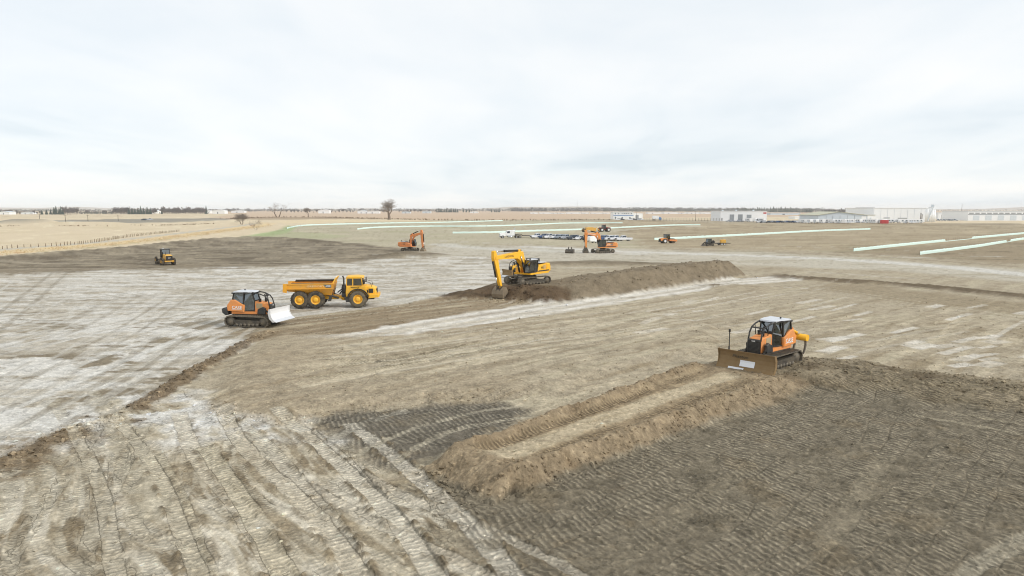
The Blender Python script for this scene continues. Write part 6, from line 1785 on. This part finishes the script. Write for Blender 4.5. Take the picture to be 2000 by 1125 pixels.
# far low white sheds beyond the peach field
rg = random.Random(3)
a = 1036.0; k = 0
while a < 1402:
    w = rg.uniform(10, 30); tp = rg.uniform(413.4, 414.8)
    if not (1190 < a < 1256):
        b_ = box_building('low_shed', 'long low white shed in the far row across the field', a, a + w, 417.6, tp + 1.0, 30, 'white', 'white', [('door', a + w * .3, a + w * .3 + 1.2, 416, 417.5, 'door_grey')])
        b_['group'] = 'far row of low white sheds'
    a += w + rg.uniform(1, 5); k += 1
for (a, b, bs, tp, nm, lab, wl_, rf) in (
    (418, 442, 417.5, 411.5, 'farm_shed', 'white farm shed right of the lone spruce on the left', 'white', 'white'),
    (408, 414, 417.0, 412.5, 'farm_shed', 'tiny white shed between the lone spruce and the white farm shed', 'white', 'white'),
    (624, 645, 416.8, 411.0, 'farm_shed', 'white rounded shed between the two bare trees', 'white', 'white'),
    (300, 311, 417.0, 412.0, 'farm_house', 'small pale house in the gap between the two tree clumps', 'white', 'cladding'),
    (700, 716, 417, 412.0, 'yard_shed', 'pale shed left of the large round bare tree', 'offwhite', 'cladding'),
    (718, 742, 417, 413.0, 'yard_shed', 'low white shed touching the large bare tree on its left', 'white', 'white'),
    (786, 802, 416.8, 413.2, 'yard_shed', 'dark roofed low shed right of the large bare tree', 'cladding', 'charcoal'),
    (826, 842, 416.6, 412.8, 'yard_shed', 'grey low shed left of the dark conifers', 'cladding', 'cladding'),
    (918, 934, 416.4, 413.6, 'yard_shed', 'tiny pale shed right of the dark conifers', 'white', 'white'),
    (4, 24, 419, 414.2, 'yard_shed', 'pale low house at the far left edge', 'white', 'cladding'),
    (46, 66, 418.5, 415, 'yard_shed', 'pale low house left of the dark conifers at far left', 'offwhite', 'cladding'),
    (455, 480, 415.5, 412.0, 'yard_shed', 'faint pale shed right of the white farm shed', 'offwhite', 'offwhite'),
    (1502, 1560, 420, 416.0, 'far_hall', 'pale low hall beyond the field right of the white shed', 'cladding', 'cladding'),
    (1550, 1592, 427.5, 423.5, 'far_hall', 'low white units left of the gable hall', 'white', 'white'),
):
    box_building(nm, lab, a, b, bs, tp, 18, wl_, rf, [('door', a + (b - a) * .4, a + (b - a) * .4 + max(1.0, (b - a) * .08), tp + (bs - tp) * .4, bs, 'door_grey')], gable=((a + b) / 2, tp - (bs - tp) * .28) if nm in ('farm_shed', 'farm_house', 'yard_shed') else None)

# ------------------------------------------------------------------ campers and trailers parked before the halls
def camper_proto(kind):
    t = thing('camper_trailer', '', 'camper', (0, 0, 0))
    L = {0: 8.0, 1: 6.5, 2: 9.5}[kind]
    MB().prism([(-L / 2, .6), (L / 2 - .5, .6), (L / 2, 1.4), (L / 2 - .3, 2.9), (L / 2 - .9, 3.15), (-L / 2, 3.15)], -1.2, 1.2, inset=.08).build('body', M['white'], t)
    for x0_, x1_ in ((-L * .35, -L * .2), (-.2 * L + .9, -.2 * L + 2.0), (L * .2, L * .33)):
        for s in (-1, 1): MB().box(x0_, x1_, s * 1.20 - .02, s * 1.20 + .02, 1.7, 2.4).build('window', M['glass_dark'], t)
    for s in (-1, 1): MB().box(.2, .95, s * 1.20 - .03, s * 1.20 + .03, .7, 2.6).build('door', M['cladding'], t)
    for s in (-1, 1):
        for x in (-.6, .5): tyre_wheel('wheel', t, (x, s * 1.05, .38), .38, .22, 'offwhite', 'rubber', .5, 6, s)
        MB().box(-L / 2 + .1, L / 2 - .8, s * 1.205 - .01, s * 1.205 + .01, 1.15, 1.35).build('stripe', M['door_grey' if kind != 1 else 'blue'], t)
    MB().prism([(L / 2 - .5, .55), (L / 2 + 1.1, .5), (L / 2 + 1.1, .62), (L / 2 - .5, .72)], -.1, .1).build('drawbar', M['steel_dark'], t)
    return t
protos = [camper_proto(k) for k in range(3)]
rg = random.Random(21); used = [False] * 3
spots = []
a = 1562.0
while a < 1793:
    spots.append((a, 436.0 + .5 * math.sin(a * .1))); a += rg.uniform(8, 13)
for a in np.arange(1600, 1790, 17.0): spots.append((float(a) + rg.uniform(-3, 3), 433.2))
for a in (1462, 1474, 1486): spots.append((a, 433.6))
for i, (px, py) in enumerate(spots):
    k = rg.randrange(3)
    o = protos[k] if not used[k] else copy_tree(protos[k]); used[k] = True
    x, y = G(px, py); o.location = (x, y, 0); o.rotation_euler = (0, 0, yaw_at(rg.choice([85, 95, 70, 265, 0, 180, 60, 110])))
    o['label'] = 'white camper trailer parked in the row before the halls'; o['category'] = 'camper'; o['group'] = 'campers parked before the halls'
rr2 = thing('red_container', 'red container standing among the campers before the warehouse', 'container', (*G(1727, 437), 0))
MB().box(-2.6, 2.6, -1.2, 1.2, .15, 2.8).build('shell', M['red_sign'], rr2, .05)
for k in range(9): MB().box(-2.3 + k * .55, -2.1 + k * .55, -1.25, -1.2, .4, 2.6).build('rib', M['red_sign'], rr2)
MB().box(2.6, 2.66, -1.0, 1.0, .3, 2.7).build('door', M['red'], rr2)
for i, px in enumerate(np.arange(1482, 1566, 6.2)):
    kd, pt = rg.choice([('pickup', 'car_white'), ('pickup', 'car_silver'), ('suv', 'car_dark'), ('suv', 'car_blue'), ('suv', 'car_silver')])
    x, y = G(float(px) + rg.uniform(-2, 2), 435.2); c = car(kd, pt, 'vehicle parked in the yard right of the white shed', (x, y, 0), yaw_at(rg.uniform(190, 300))); c['group'] = 'vehicles in the far yard'
for i, px in enumerate((1424, 1430, 1443, 1447)):
    x, y = G(px, 433.4); c = car('pickup', 'car_dark' if False else 'car_silver', 'vehicle parked against the doors of the white shed', (x, y, 0), yaw_at(rg.uniform(170, 200))); c['group'] = 'vehicles by the shed doors'
for i, px in enumerate(np.arange(1832, 1866, 5.5)):
    x, y = G(float(px), 431.5); c = car('pickup', 'car_white' if i % 2 else 'car_silver', 'vehicle parked right of the silos', (x, y, 0), yaw_at(rg.uniform(60, 120))); c['group'] = 'vehicles right of the silos'
for i, px in enumerate((1207, 1214, 1231, 1238, 1247, 1252)):
    x, y = G(px, 430.2); c = car('pickup' if i % 2 else 'suv', ('car_white', 'car_dark', 'car_white', 'car_dark', 'car_silver', 'car_white')[i], 'vehicle parked before the two storey white building', (x, y, 0), yaw_at(rg.uniform(150, 210))); c['group'] = 'vehicles before the office'
x, y = G(281, 430.5); c = car('suv', 'car_dark', 'dark old car standing alone on the far left field', (x, y, 0), yaw_at(170))
x, y = G(293, 430.0); c = car('pickup', 'car_silver', 'silver pickup standing beside the old car on the far left field', (x, y, 0), yaw_at(20))
tkx = thing('tank_truck', 'white truck with blue front standing alone right of the two storey building', 'truck', (*G(1283, 430.5), 0))
MB().box(-4.5, 1.8, -1.2, 1.2, 1.2, 4.4).build('box_body', M['white'], tkx, .2)
MB().prism([(2.0, .7), (4.2, .7), (4.3, 1.8), (3.6, 3.0), (2.0, 3.2)], -1.2, 1.2, inset=.1).build('cab_body', M['blue'], tkx)
MB().quad((4.25, -1, 1.9), (4.25, 1, 1.9), (3.68, 1, 2.9), (3.68, -1, 2.9), .03).build('windscreen', M['glass_dark'], tkx)
for x in (-3.4, -2.2, 3.1):
    for s in (-1, 1): tyre_wheel('wheel', tkx, (x, s * 1.05, .52), .52, .35, 'chrome', 'rubber', .5, 8, s)
# yard fence
P = GP([(1258, 431), (1405, 432)])
yf = thing('yard_fence', 'thin chain fence with posts between the office and the white shed', 'fence', (P[0][0], P[0][1], 0))
pm = MB().cyl((0, 0, 0), (0, 0, 2.6), .10, n=6).mesh('post', M['steel'])
v_ = P[1] - P[0]; n_ = 26
for k in range(n_ + 1):
    o = bpy.data.objects.new('post', pm); COL.objects.link(o); o.parent = yf; o.location = (v_[0] * k / n_, v_[1] * k / n_, 0)
rl = MB()
for hgt in (.3, 1.2, 2.4): rl.cyl((0, 0, hgt), (v_[0], v_[1], hgt), .05, n=4)
rl.build('rail', M['steel'], yf)

# ------------------------------------------------------------------ masts and poles
for px, base, top, r, lab, nm in ((1127, 414, 391, .5, 'thin lattice mast on the horizon right of centre', 'radio_mast'), (1877, 428, 398, .22, 'thin pale pole left of the strip window building', 'light_pole'),
                                  (1243, 430, 407, .15, 'thin light pole behind the two storey building annex', 'light_pole'), (1358, 432, 410, .15, 'thin light pole left of the white shed', 'light_pole')):
    x, y = G(px, base); H = (base - top) * y / FPX
    o = thing(nm, lab, 'mast' if nm == 'radio_mast' else 'pole', (x, y, 0))
    m_ = MB()
    if nm == 'radio_mast':
        for k in range(3):
            an = k * 2.1; m_.cyl((r * math.cos(an), r * math.sin(an), 0), (r * .3 * math.cos(an), r * .3 * math.sin(an), H), .16, n=4)
        for k in range(14): m_.cyl((r * math.cos(k * 2.1), r * math.sin(k * 2.1), H * k / 14), (r * math.cos(k * 2.1 + 2.1), r * math.sin(k * 2.1 + 2.1), H * (k + 1) / 14), .1, n=4)
    else: m_.cyl((0, 0, 0), (0, 0, H), r, r * .6, n=6)
    m_.build('shaft', M['pole'], o)
    MB().box(-.5, .5, -.3, .3, H - .5, H).build('head', M['cladding'], o)
for px, base, top in ((78, 433, 418), (128, 433, 419), (172, 432.5, 419.5), (231, 431.5, 420)):
    x, y = G(px, base); H = (base - top) * y / FPX
    o = thing('utility_pole', 'wooden utility pole in the line across the far left field', 'pole', (x, y, 0)); o['group'] = 'utility poles at far left'
    MB().cyl((0, 0, 0), (0, 0, H), .22, .15, n=6).build('shaft', M['pole'], o); MB().box(-1.1, 1.1, -.08, .08, H - .9, H - .7).build('cross_arm', M['wood'], o)

# ------------------------------------------------------------------ trees
def bare_tree(name, label, loc, H, seed, spread=.55, trunk_r=None, levels=6, kids=3, trunks=1, first=.28, twig=.012, droop=0.0, cat='tree'):
    rg = random.Random(seed); t = thing(name, label, cat, loc)
    tr, cr_ = MB(), MB()
    tr_r = trunk_r or H * .035
    def grow(p, d, L, r, lev):
        segs = 3 if lev < 3 else 2; q = p
        for k in range(segs):
            dd = (d + Vector((rg.uniform(-.16, .16), rg.uniform(-.16, .16), rg.uniform(-.06, .12) - droop * lev * .03))).normalized()
            e = q + dd * (L / segs); r2 = r * (.82 if lev < levels else .7)
            (tr if lev < 2 else cr_).cyl(q, e, r, r2, n=7 if lev < 2 else (5 if lev < 4 else 3), caps=False)
            q, d, r = e, dd, r2
            if lev < levels and k >= (0 if lev > 0 else 1) and rg.random() < .75:
                branch(q, d, L, r, lev)
        if lev < levels:
            for _ in range(kids - 1): branch(q, d, L, r, lev)
    def branch(q, d, L, r, lev):
        ax = Vector((rg.uniform(-1, 1), rg.uniform(-1, 1), rg.uniform(-.35, .55))).normalized()
        nd = (d * (1 - spread) + ax * spread * 1.25 + Vector((0, 0, .10))).normalized()
        grow(q, nd, L * rg.uniform(.58, .80), max(r * rg.uniform(.5, .7), twig), lev + 1)
    for k in range(trunks):
        an = rg.uniform(0, 6.28) if trunks > 2 else (k * math.pi + .2)
        d = Vector((math.cos(an) * .55, math.sin(an) * .3, 1)).normalized() if trunks > 1 else Vector((.05, 0, 1))
        grow(Vector((math.cos(an) * tr_r * 2 * (trunks > 1), 0, -.3)), d, H * first, tr_r, 0)
    tr.build('trunk', M['bark'], t); cr_.build('crown', M['twig'], t)
    zmax = max(v[2] for v in cr_.v); s = H / zmax; t.scale = (s, s, s)
    return t
def at_base(px, py): x, y = G(px, py); return (x, y, 0)
def hpx(py, top): return (py - top) * G(1000, py)[1] / FPX
bare_tree('bare_tree', 'large round bare cottonwood standing alone on the far field', at_base(760, 429), hpx(429, 387), 12, .62, None, 6, 3, 1, .17, .020)
bare_tree('bare_tree', 'wide bare tree with two leaning trunks on the far field', at_base(543, 424), hpx(424, 395), 31, .50, None, 6, 2, 2, .34, .03, .3)
bare_tree('bare_tree', 'small dark bare tree right of the two trunk tree', at_base(602, 423.5), hpx(423.5, 405), 17, .6, None, 6, 3, 1, .26, .022)
bare_tree('bare_shrub', 'dense grey bare shrub at the end of the farm track', at_base(472, 438.5), hpx(438.5, 415.5), 8, .50, .09, 5, 3, 9, .34, .016, 0, 'shrub')
bare_tree('bare_shrub', 'thin upright bare shrub near the green grass corner', at_base(500, 449.5), hpx(449.5, 428), 9, .42, .07, 5, 2, 4, .34, .014, 0, 'shrub')

def conifer_mesh(seed, H=14.0, R=3.2):
    rg = random.Random(seed); c = MB(); n = 26
    for k in range(n):
        z = H * (.06 + .92 * k / n); rr_ = R * (1 - k / n) ** .85 + .25
        m = 11 if k < 18 else 7
        for j in range(m):
            a = 2 * math.pi * (j + rg.random()) / m; L = rr_ * rg.uniform(.65, 1.12)
            w = .38 * rr_ * rg.uniform(.7, 1.2) * .8; dz = -L * rg.uniform(.18, .42)
            ca, sa = math.cos(a), math.sin(a); tx, ty = -sa * w, ca * w
            c.add([(0, 0, z), (ca * L * .6 + tx, sa * L * .6 + ty, z + dz * .5 + .1), (ca * L, sa * L, z + dz), (ca * L * .6 - tx, sa * L * .6 - ty, z + dz * .5 + .1), (ca * L * .55, sa * L * .55, z + dz * .5 + .45)],
                  [(0, 1, 4), (1, 2, 4), (2, 3, 4), (3, 0, 4)])
    tr = MB().cyl((0, 0, -.2), (0, 0, H * .97), .28, .03, n=6)
    return tr.mesh('trunk', M['bark']), c.mesh('crown', M['needle'])
CON = [conifer_mesh(s) for s in (1, 2, 3)]
def conifer(label, loc, H, k, group=None, fat=1.0):
    t = thing('spruce_tree', label, 'tree', loc, random.uniform(0, 6.28), group)
    for nm, me in zip(('trunk', 'crown'), CON[k % 3]):
        o = bpy.data.objects.new(nm, me); COL.objects.link(o); o.parent = t
    s = H / 14.0; t.scale = (s * fat, s * fat, s)
    return t
def grove_mesh(seed):
    """bare broadleaf tree with a dense haze of twigs, for the far tree belts"""
    rg = random.Random(seed); tr, c = MB(), MB()
    tr.cyl((0, 0, -.2), (0, 0, 5), .35, .22, n=6, caps=False)
    for k in range(16):
        a = rg.uniform(0, 6.28); e = Vector((math.cos(a) * rg.uniform(1.2, 4.2), math.sin(a) * rg.uniform(1.2, 4.2), rg.uniform(5.5, 11.5)))
        b = Vector((0, 0, rg.uniform(2.0, 5)))
        tr.cyl(b, e, .16, .06, n=4, caps=False)
        for j in range(26):
            s = b.lerp(e, rg.uniform(.35, 1)); d = Vector((rg.uniform(-1, 1), rg.uniform(-1, 1), rg.uniform(-.2, 1))).normalized()
            f = s + d * rg.uniform(.8, 2.2)
            c.cyl(s, f, .13, .08, n=3, caps=False)
            for _ in range(2):
                g = s.lerp(f, rg.uniform(.3, 1)); d2 = (d + Vector((rg.uniform(-1, 1), rg.uniform(-1, 1), rg.uniform(-.5, .8)))).normalized()
                c.cyl(g, g + d2 * rg.uniform(.6, 1.4), .09, .05, n=3, caps=False)
    return tr.mesh('trunk', M['bark']), c.mesh('crown', M['grove_twig'])
GRV = [grove_mesh(s) for s in (4, 5, 6)]
def grove(label, loc, H, k, group=None, fat=1.0):
    t = thing('bare_tree', label, 'tree', loc, random.uniform(0, 6.28), group)
    for nm, me in zip(('trunk', 'crown'), GRV[k % 3]):
        o = bpy.data.objects.new(nm, me); COL.objects.link(o); o.parent = t
    s = H / 12.5; t.scale = (s * fat, s * fat, s)
    return t
rg = random.Random(77)
# conifers one can tell apart
for px, base, top, fat in ((403, 418, 401, .9),): conifer('lone dark spruce at the right end of the left tree belt', at_base(px, base), hpx(base, top), 0, None, fat)
CG = 'conifers in the left tree belts'
for px, base, top, fat in ((82, 419, 409, 1.5), (91, 419, 408.5, 1.5), (99, 419, 408, 1.3), (106, 419, 404, 1.3), (110, 419, 401.5, 1.0), (116, 419, 406, 1.2), (119, 419, 402, .8), (123, 419, 409, 1.4),
                           (252, 418.5, 406, 1.3), (258, 418.5, 405.5, 1.3), (264, 418.5, 406.5, 1.3), (270, 418.5, 405.5, 1.3), (275, 418.5, 401.5, 1.0), (281, 418.5, 406, 1.3), (288, 418.5, 403.5, 1.2), (294, 418.5, 405, 1.3), (316, 418, 408, 1.2)):
    conifer('dark conifer in the left tree belts', at_base(px, base), hpx(base, top), rg.randrange(3), CG, fat)
BG = 'bare trees in the far tree belts'
for px0, px1, base, t0, t1, st_ in ((0, 80, 418.5, 408, 412, 4.5), (126, 152, 419, 400, 405, 3.2), (152, 222, 418, 408.5, 411.5, 4.5), (222, 252, 418.5, 402, 405.5, 3), (294, 306, 418.5, 404, 408, 4),
                                (318, 400, 418, 402.5, 407, 3.2), (404, 450, 416, 407, 411, 5), (-160, 0, 418.5, 407, 413, 7), (560, 760, 415.5, 406.5, 410.5, 7), (780, 860, 415, 407, 410.5, 7)):
    a = float(px0)
    while a < px1:
        b_ = base + rg.uniform(-.4, .3)
        grove('bare grey tree in the far tree belts', at_base(a, b_), hpx(b_, rg.uniform(t0, t1 + 3.0)), rg.randrange(3), BG, rg.uniform(.9, 1.3))
        a += st_ * rg.uniform(.7, 1.3)
for px0, px1, base, t0, t1, st_ in ((853, 895, 414.8, 405.0, 408.0, 3.2), (905, 930, 414.5, 406.5, 409, 5), (960, 975, 414.5, 406.5, 409, 5), (1440, 1500, 414.0, 403.0, 407, 5), (1505, 1560, 414.5, 402.5, 407, 5), (1562, 1585, 415, 404, 408, 5)):
    a = float(px0)
    while a < px1:
        conifer('dark conifer in the far central and right tree belts', at_base(a, base), hpx(base, rg.uniform(t0, t1)), rg.randrange(3), 'conifers far off', rg.uniform(1.0, 1.6)); a += st_ * rg.uniform(.7, 1.3)
# woods along the horizon, too far to tell apart
def far_wood(name, label, spans, seed, mat='wood_grey'):
    rg = random.Random(seed); m_ = MB()
    for px0, px1, base, t0, t1, dens in spans:
        a = float(px0)
        while a < px1:
            b_ = base + rg.uniform(-.35, .25); x, y = G(a, b_); H = hpx(b_, rg.uniform(t0, t1)); R = H * rg.uniform(.35, .7)
            for k in range(44):
                c = Vector((x + rg.gauss(0, R * .55), y + rg.gauss(0, R * .55), H * rg.uniform(.15, 1) * (1 - .25 * rg.random())))
                u_ = Vector((rg.uniform(-1, 1), rg.uniform(-1, 1), rg.uniform(-1, 1))).normalized() * H * rg.uniform(.06, .16); v2 = u_.orthogonal().normalized() * H * rg.uniform(.05, .13)
                m_.add([c - u_, c + v2, c + u_, c - v2], [(0, 1, 2, 3)])
            m_.cyl((x, y, 0), (x, y, H * .8), H * .03, H * .01, n=4, caps=False)
            a += dens * rg.uniform(.6, 1.4)
    return tag(m_.build(name, M[mat]), label, 'woodland', None, 'stuff')
far_wood('far_wood', 'grey bare woodland along the far horizon', [(-260, 500, 413.5, 407.5, 410.0, 3.5), (440, 1060, 413.0, 406.0, 409.0, 3.2), (1000, 1440, 413.4, 404.0, 407.0, 2.2), (1440, 1620, 414, 405, 408, 2.6), (1610, 1690, 418, 406.5, 409.5, 3), (1830, 2260, 412.5, 408, 410, 5)], 9)
M['brush_dark'] = paint_mat('dark_evergreen_wood', (86, 94, 88), .95, .25, 0, .5, 0, None, .05)
far_wood('shelter_belt', 'grey bare brushwood under the trees of the left belts', [(0, 80, 417.8, 410, 414, 6), (126, 250, 417.8, 408.5, 413.5, 5), (318, 402, 417.5, 404.5, 411, 5), (222, 300, 417.8, 405, 411, 5)], 19, 'grove_twig')
far_wood('evergreen_wood', 'dark evergreen woodland along the horizon right of centre', [(1180, 1440, 413.8, 405.5, 408.2, 4), (1440, 1590, 415, 405.5, 409, 4), (160, 222, 418.4, 412.5, 414.5, 5)], 10, 'brush_dark')
# brush along the field edges
def brush_strip(name, label, pts, n, w, h0, h1, seed, mat='brush'):
    rg = random.Random(seed); P = smooth_line(GP(pts), 8); m_ = MB()
    seg = np.concatenate([[0], np.cumsum(np.hypot(*(P[1:] - P[:-1]).T))])
    for k in range(n):
        d = rg.uniform(0, seg[-1]); x = float(np.interp(d, seg, P[:, 0])) + rg.gauss(0, w); y = float(np.interp(d, seg, P[:, 1])) + rg.gauss(0, w)
        h = rg.uniform(h0, h1); z = 0.0
        for j in range(6):
            a = rg.uniform(0, 6.28); L = h * rg.uniform(.5, 1); q = Vector((x + math.cos(a) * h * .5, y + math.sin(a) * h * .5, z + L))
            s_ = Vector((-math.sin(a), math.cos(a), 0)) * h * .13
            m_.add([Vector((x, y, z - .1)) - s_, Vector((x, y, z - .1)) + s_, q + s_ * .4, q - s_ * .4], [(0, 1, 2, 3)])
    return tag(m_.build(name, M[mat]), label, 'brush', None, 'stuff')
brush_strip('field_brush', 'brown brush strip along the far field edge under the bare trees', [(440, 428), (520, 425), (620, 424.5), (740, 427.5), (900, 430.5), (1190, 430)], 700, 5, .5, 2.0, 1)
brush_strip('ditch_brush', 'reddish brush along the ditch on the left field', [(-100, 446), (60, 441), (150, 442.5), (175, 442), (300, 441), (420, 437)], 260, 3, .4, 1.2, 2)
M['dry_grass'] = paint_mat('dry_verge_grass', (206, 186, 148), .95, .3, 0, .5, 0, lin((186, 160, 124)), .05)
brush_strip('verge_grass', 'dry grass tufts on the verge between farm track and soil bank', [(-300, 535), (0, 495), (160, 482), (300, 468), (430, 452), (520, 441)], 2600, 3.4, .12, .42, 3, 'dry_grass')
# low far rise closing the plain
hv = []; hf = []
for k in range(121):
    x = -15000 + 30000 * k / 120; h = 16 + 14 * math.sin(k * .21 + 1) + 10 * math.sin(k * .53) + 6 * math.sin(k * 1.7)
    hv += [(x, 8200, -3), (x, 8700, max(4, h)), (x, 9600, -3)]
for k in range(120):
    for j in range(2): hf.append((k * 3 + j, (k + 1) * 3 + j, (k + 1) * 3 + j + 1, k * 3 + j + 1))
hl = MB().add(hv, hf, True).build('distant_hills', M['brush'])
hl['kind'] = 'structure'

# look-alikes in a row are told apart by their place, counted from the left
def ordinal(n):
    return '%d%s' % (n, 'th' if 10 <= n % 100 <= 20 else {1: 'st', 2: 'nd', 3: 'rd'}.get(n % 10, 'th'))
bpy.context.view_layer.update()
rows_ = {}
for o in COL.objects:
    if o.parent is None and 'label' in o and o.get('group') and o.get('kind') is None:
        rows_.setdefault(o['label'], []).append(o)
for lab_, os_ in rows_.items():
    if len(os_) < 2: continue
    os_.sort(key=lambda o: o.location.x / max(o.location.y, 1.0))
    for i_, o in enumerate(os_): o['label'] = '%s, %s from the left' % (lab_, ordinal(i_ + 1))

# ------------------------------------------------------------------ clods and stones on the worked earth
def clods():
    rg = np.random.RandomState(4)
    pts = []
    def along(P, n, w, lo, hi):
        seg = np.concatenate([[0], np.cumsum(np.hypot(*(P[1:] - P[:-1]).T))])
        d = rg.rand(n) * seg[-1]
        x = np.interp(d, seg, P[:, 0]) + rg.randn(n) * w; y = np.interp(d, seg, P[:, 1]) + rg.randn(n) * w
        pts.append(np.stack([x, y, lo + (hi - lo) * rg.rand(n) ** 2.5], 1))
    along(WIND1, 900, .35, .02, .12); along(WIND2, 700, .9, .03, .14)
    along(MOUNDR[:20], 1300, 2.2, .02, .10)
    for t in (-1, 1):
        dv = (LANE_B - LANE_A) / np.hypot(*(LANE_B - LANE_A)); nv = np.array((dv[1], -dv[0]))
        along(np.array([LANE_A - dv * 1.0 + nv * t * 1.9, LANE_B + nv * t * 2.9]), 900, .55, .015, .085)
    along(np.array([LANE_A - dv * 2.2 - nv * 1.8, LANE_A - dv * 2.2 + nv * 1.8]), 200, .6, .015, .10)
    along(BERM[:, :2], 800, 3.0, .03, .14)
    along(np.array([(-3, 82), (5, 81)]), 260, 1.5, .04, .15)
    along(gp((408, 790), (460, 820), (540, 828), (620, 816), (760, 796), (980, 780)), 700, .6, .02, .08)
    for n, x0, x1, y0, y1, lo, hi in ((3200, -22, 40, 17, 40, .012, .06), (1800, -15, 45, 36, 62, .02, .08), (700, -20, 60, 58, 85, .03, .10)):
        pts.append(np.stack([x0 + (x1 - x0) * rg.rand(n), y0 + (y1 - y0) * rg.rand(n), lo + (hi - lo) * rg.rand(n) ** 3], 1))
    A = np.concatenate(pts)
    k = (A[:, 1] > 16) & (np.abs(A[:, 0]) < .85 * A[:, 1] + 5)
    A = A[k]
    Z, C, f, _ph, _ra = terrain(A[:, 0], A[:, 1], np.full(len(A), .03))
    base = np.array([(0, 0, 1), (.9, 0, .3), (.28, .85, .3), (-.72, .52, .3), (-.72, -.52, .3), (.28, -.85, .3), (.6, .5, -.5), (-.3, .8, -.5), (-.8, 0, -.5), (-.3, -.8, -.5), (.6, -.5, -.5)])
    fc = [(0, 1, 2), (0, 2, 3), (0, 3, 4), (0, 4, 5), (0, 5, 1), (1, 6, 2), (2, 7, 3), (3, 8, 4), (4, 9, 5), (5, 10, 1), (2, 6, 7), (3, 7, 8), (4, 8, 9), (5, 9, 10), (1, 10, 6)]
    n = len(A); m = len(base)
    V = base[None] * (1 + .35 * rg.randn(n, m, 1))
    V = V * (A[:, 2][:, None, None]) * np.array([1, 1, .75]) * (1 + .4 * rg.rand(n, 1, 3))
    an = rg.rand(n) * 6.28; ca, sa = np.cos(an)[:, None], np.sin(an)[:, None]
    X = V[:, :, 0] * ca - V[:, :, 1] * sa + A[:, 0][:, None]; Yv = V[:, :, 0] * sa + V[:, :, 1] * ca + A[:, 1][:, None]
    Zv = V[:, :, 2] + (Z + A[:, 2] * .15)[:, None]
    verts = np.stack([X, Yv, Zv], -1).reshape(-1, 3)
    F = (np.array(fc)[None] + (np.arange(n) * m)[:, None, None]).reshape(-1, 3)
    me = bpy.data.meshes.new('soil_clods'); me.from_pydata(verts.tolist(), [], F.tolist()); me.update()
    tone = (.80 + .45 * rg.rand(n, 1)); tone[rg.rand(n) < .05] *= 1.5
    cc = np.repeat(np.clip(C * tone, .01, .7), m, 0)
    at = me.attributes.new('soil_colour', 'FLOAT_COLOR', 'POINT')
    at.data.foreach_set('color', np.concatenate([cc, np.ones((len(cc), 1))], 1).astype(np.float32).ravel())
    me.materials.append(M_SOIL)
    o = bpy.data.objects.new('soil_clods', me); COL.objects.link(o)
    tag(o, 'loose soil clods and small stones scattered over the worked earth', 'soil clods', None, 'stuff')
clods()
bpy.data.scenes.remove(TXT_SCENE)

# ------------------------------------------------------------------ haze over the plain
hz = MB().box(-19500, 19500, -300, 9900, -6, 46).build('haze', None)
hm = bpy.data.materials.new('haze_air'); hm.use_nodes = True
nt = hm.node_tree; nt.nodes.clear()
ho_ = nt.nodes.new('ShaderNodeOutputMaterial'); pv = nt.nodes.new('ShaderNodeVolumePrincipled')
pv.inputs['Color'].default_value = (.93, .96, 1.0, 1); pv.inputs['Density'].default_value = 0.00010; pv.inputs['Anisotropy'].default_value = 0.0
nt.links.new(pv.outputs[0], ho_.inputs['Volume'])
hz.data.materials.append(hm)
hz['kind'] = 'stuff'; hz['label'] = 'thin pale haze over the plain'
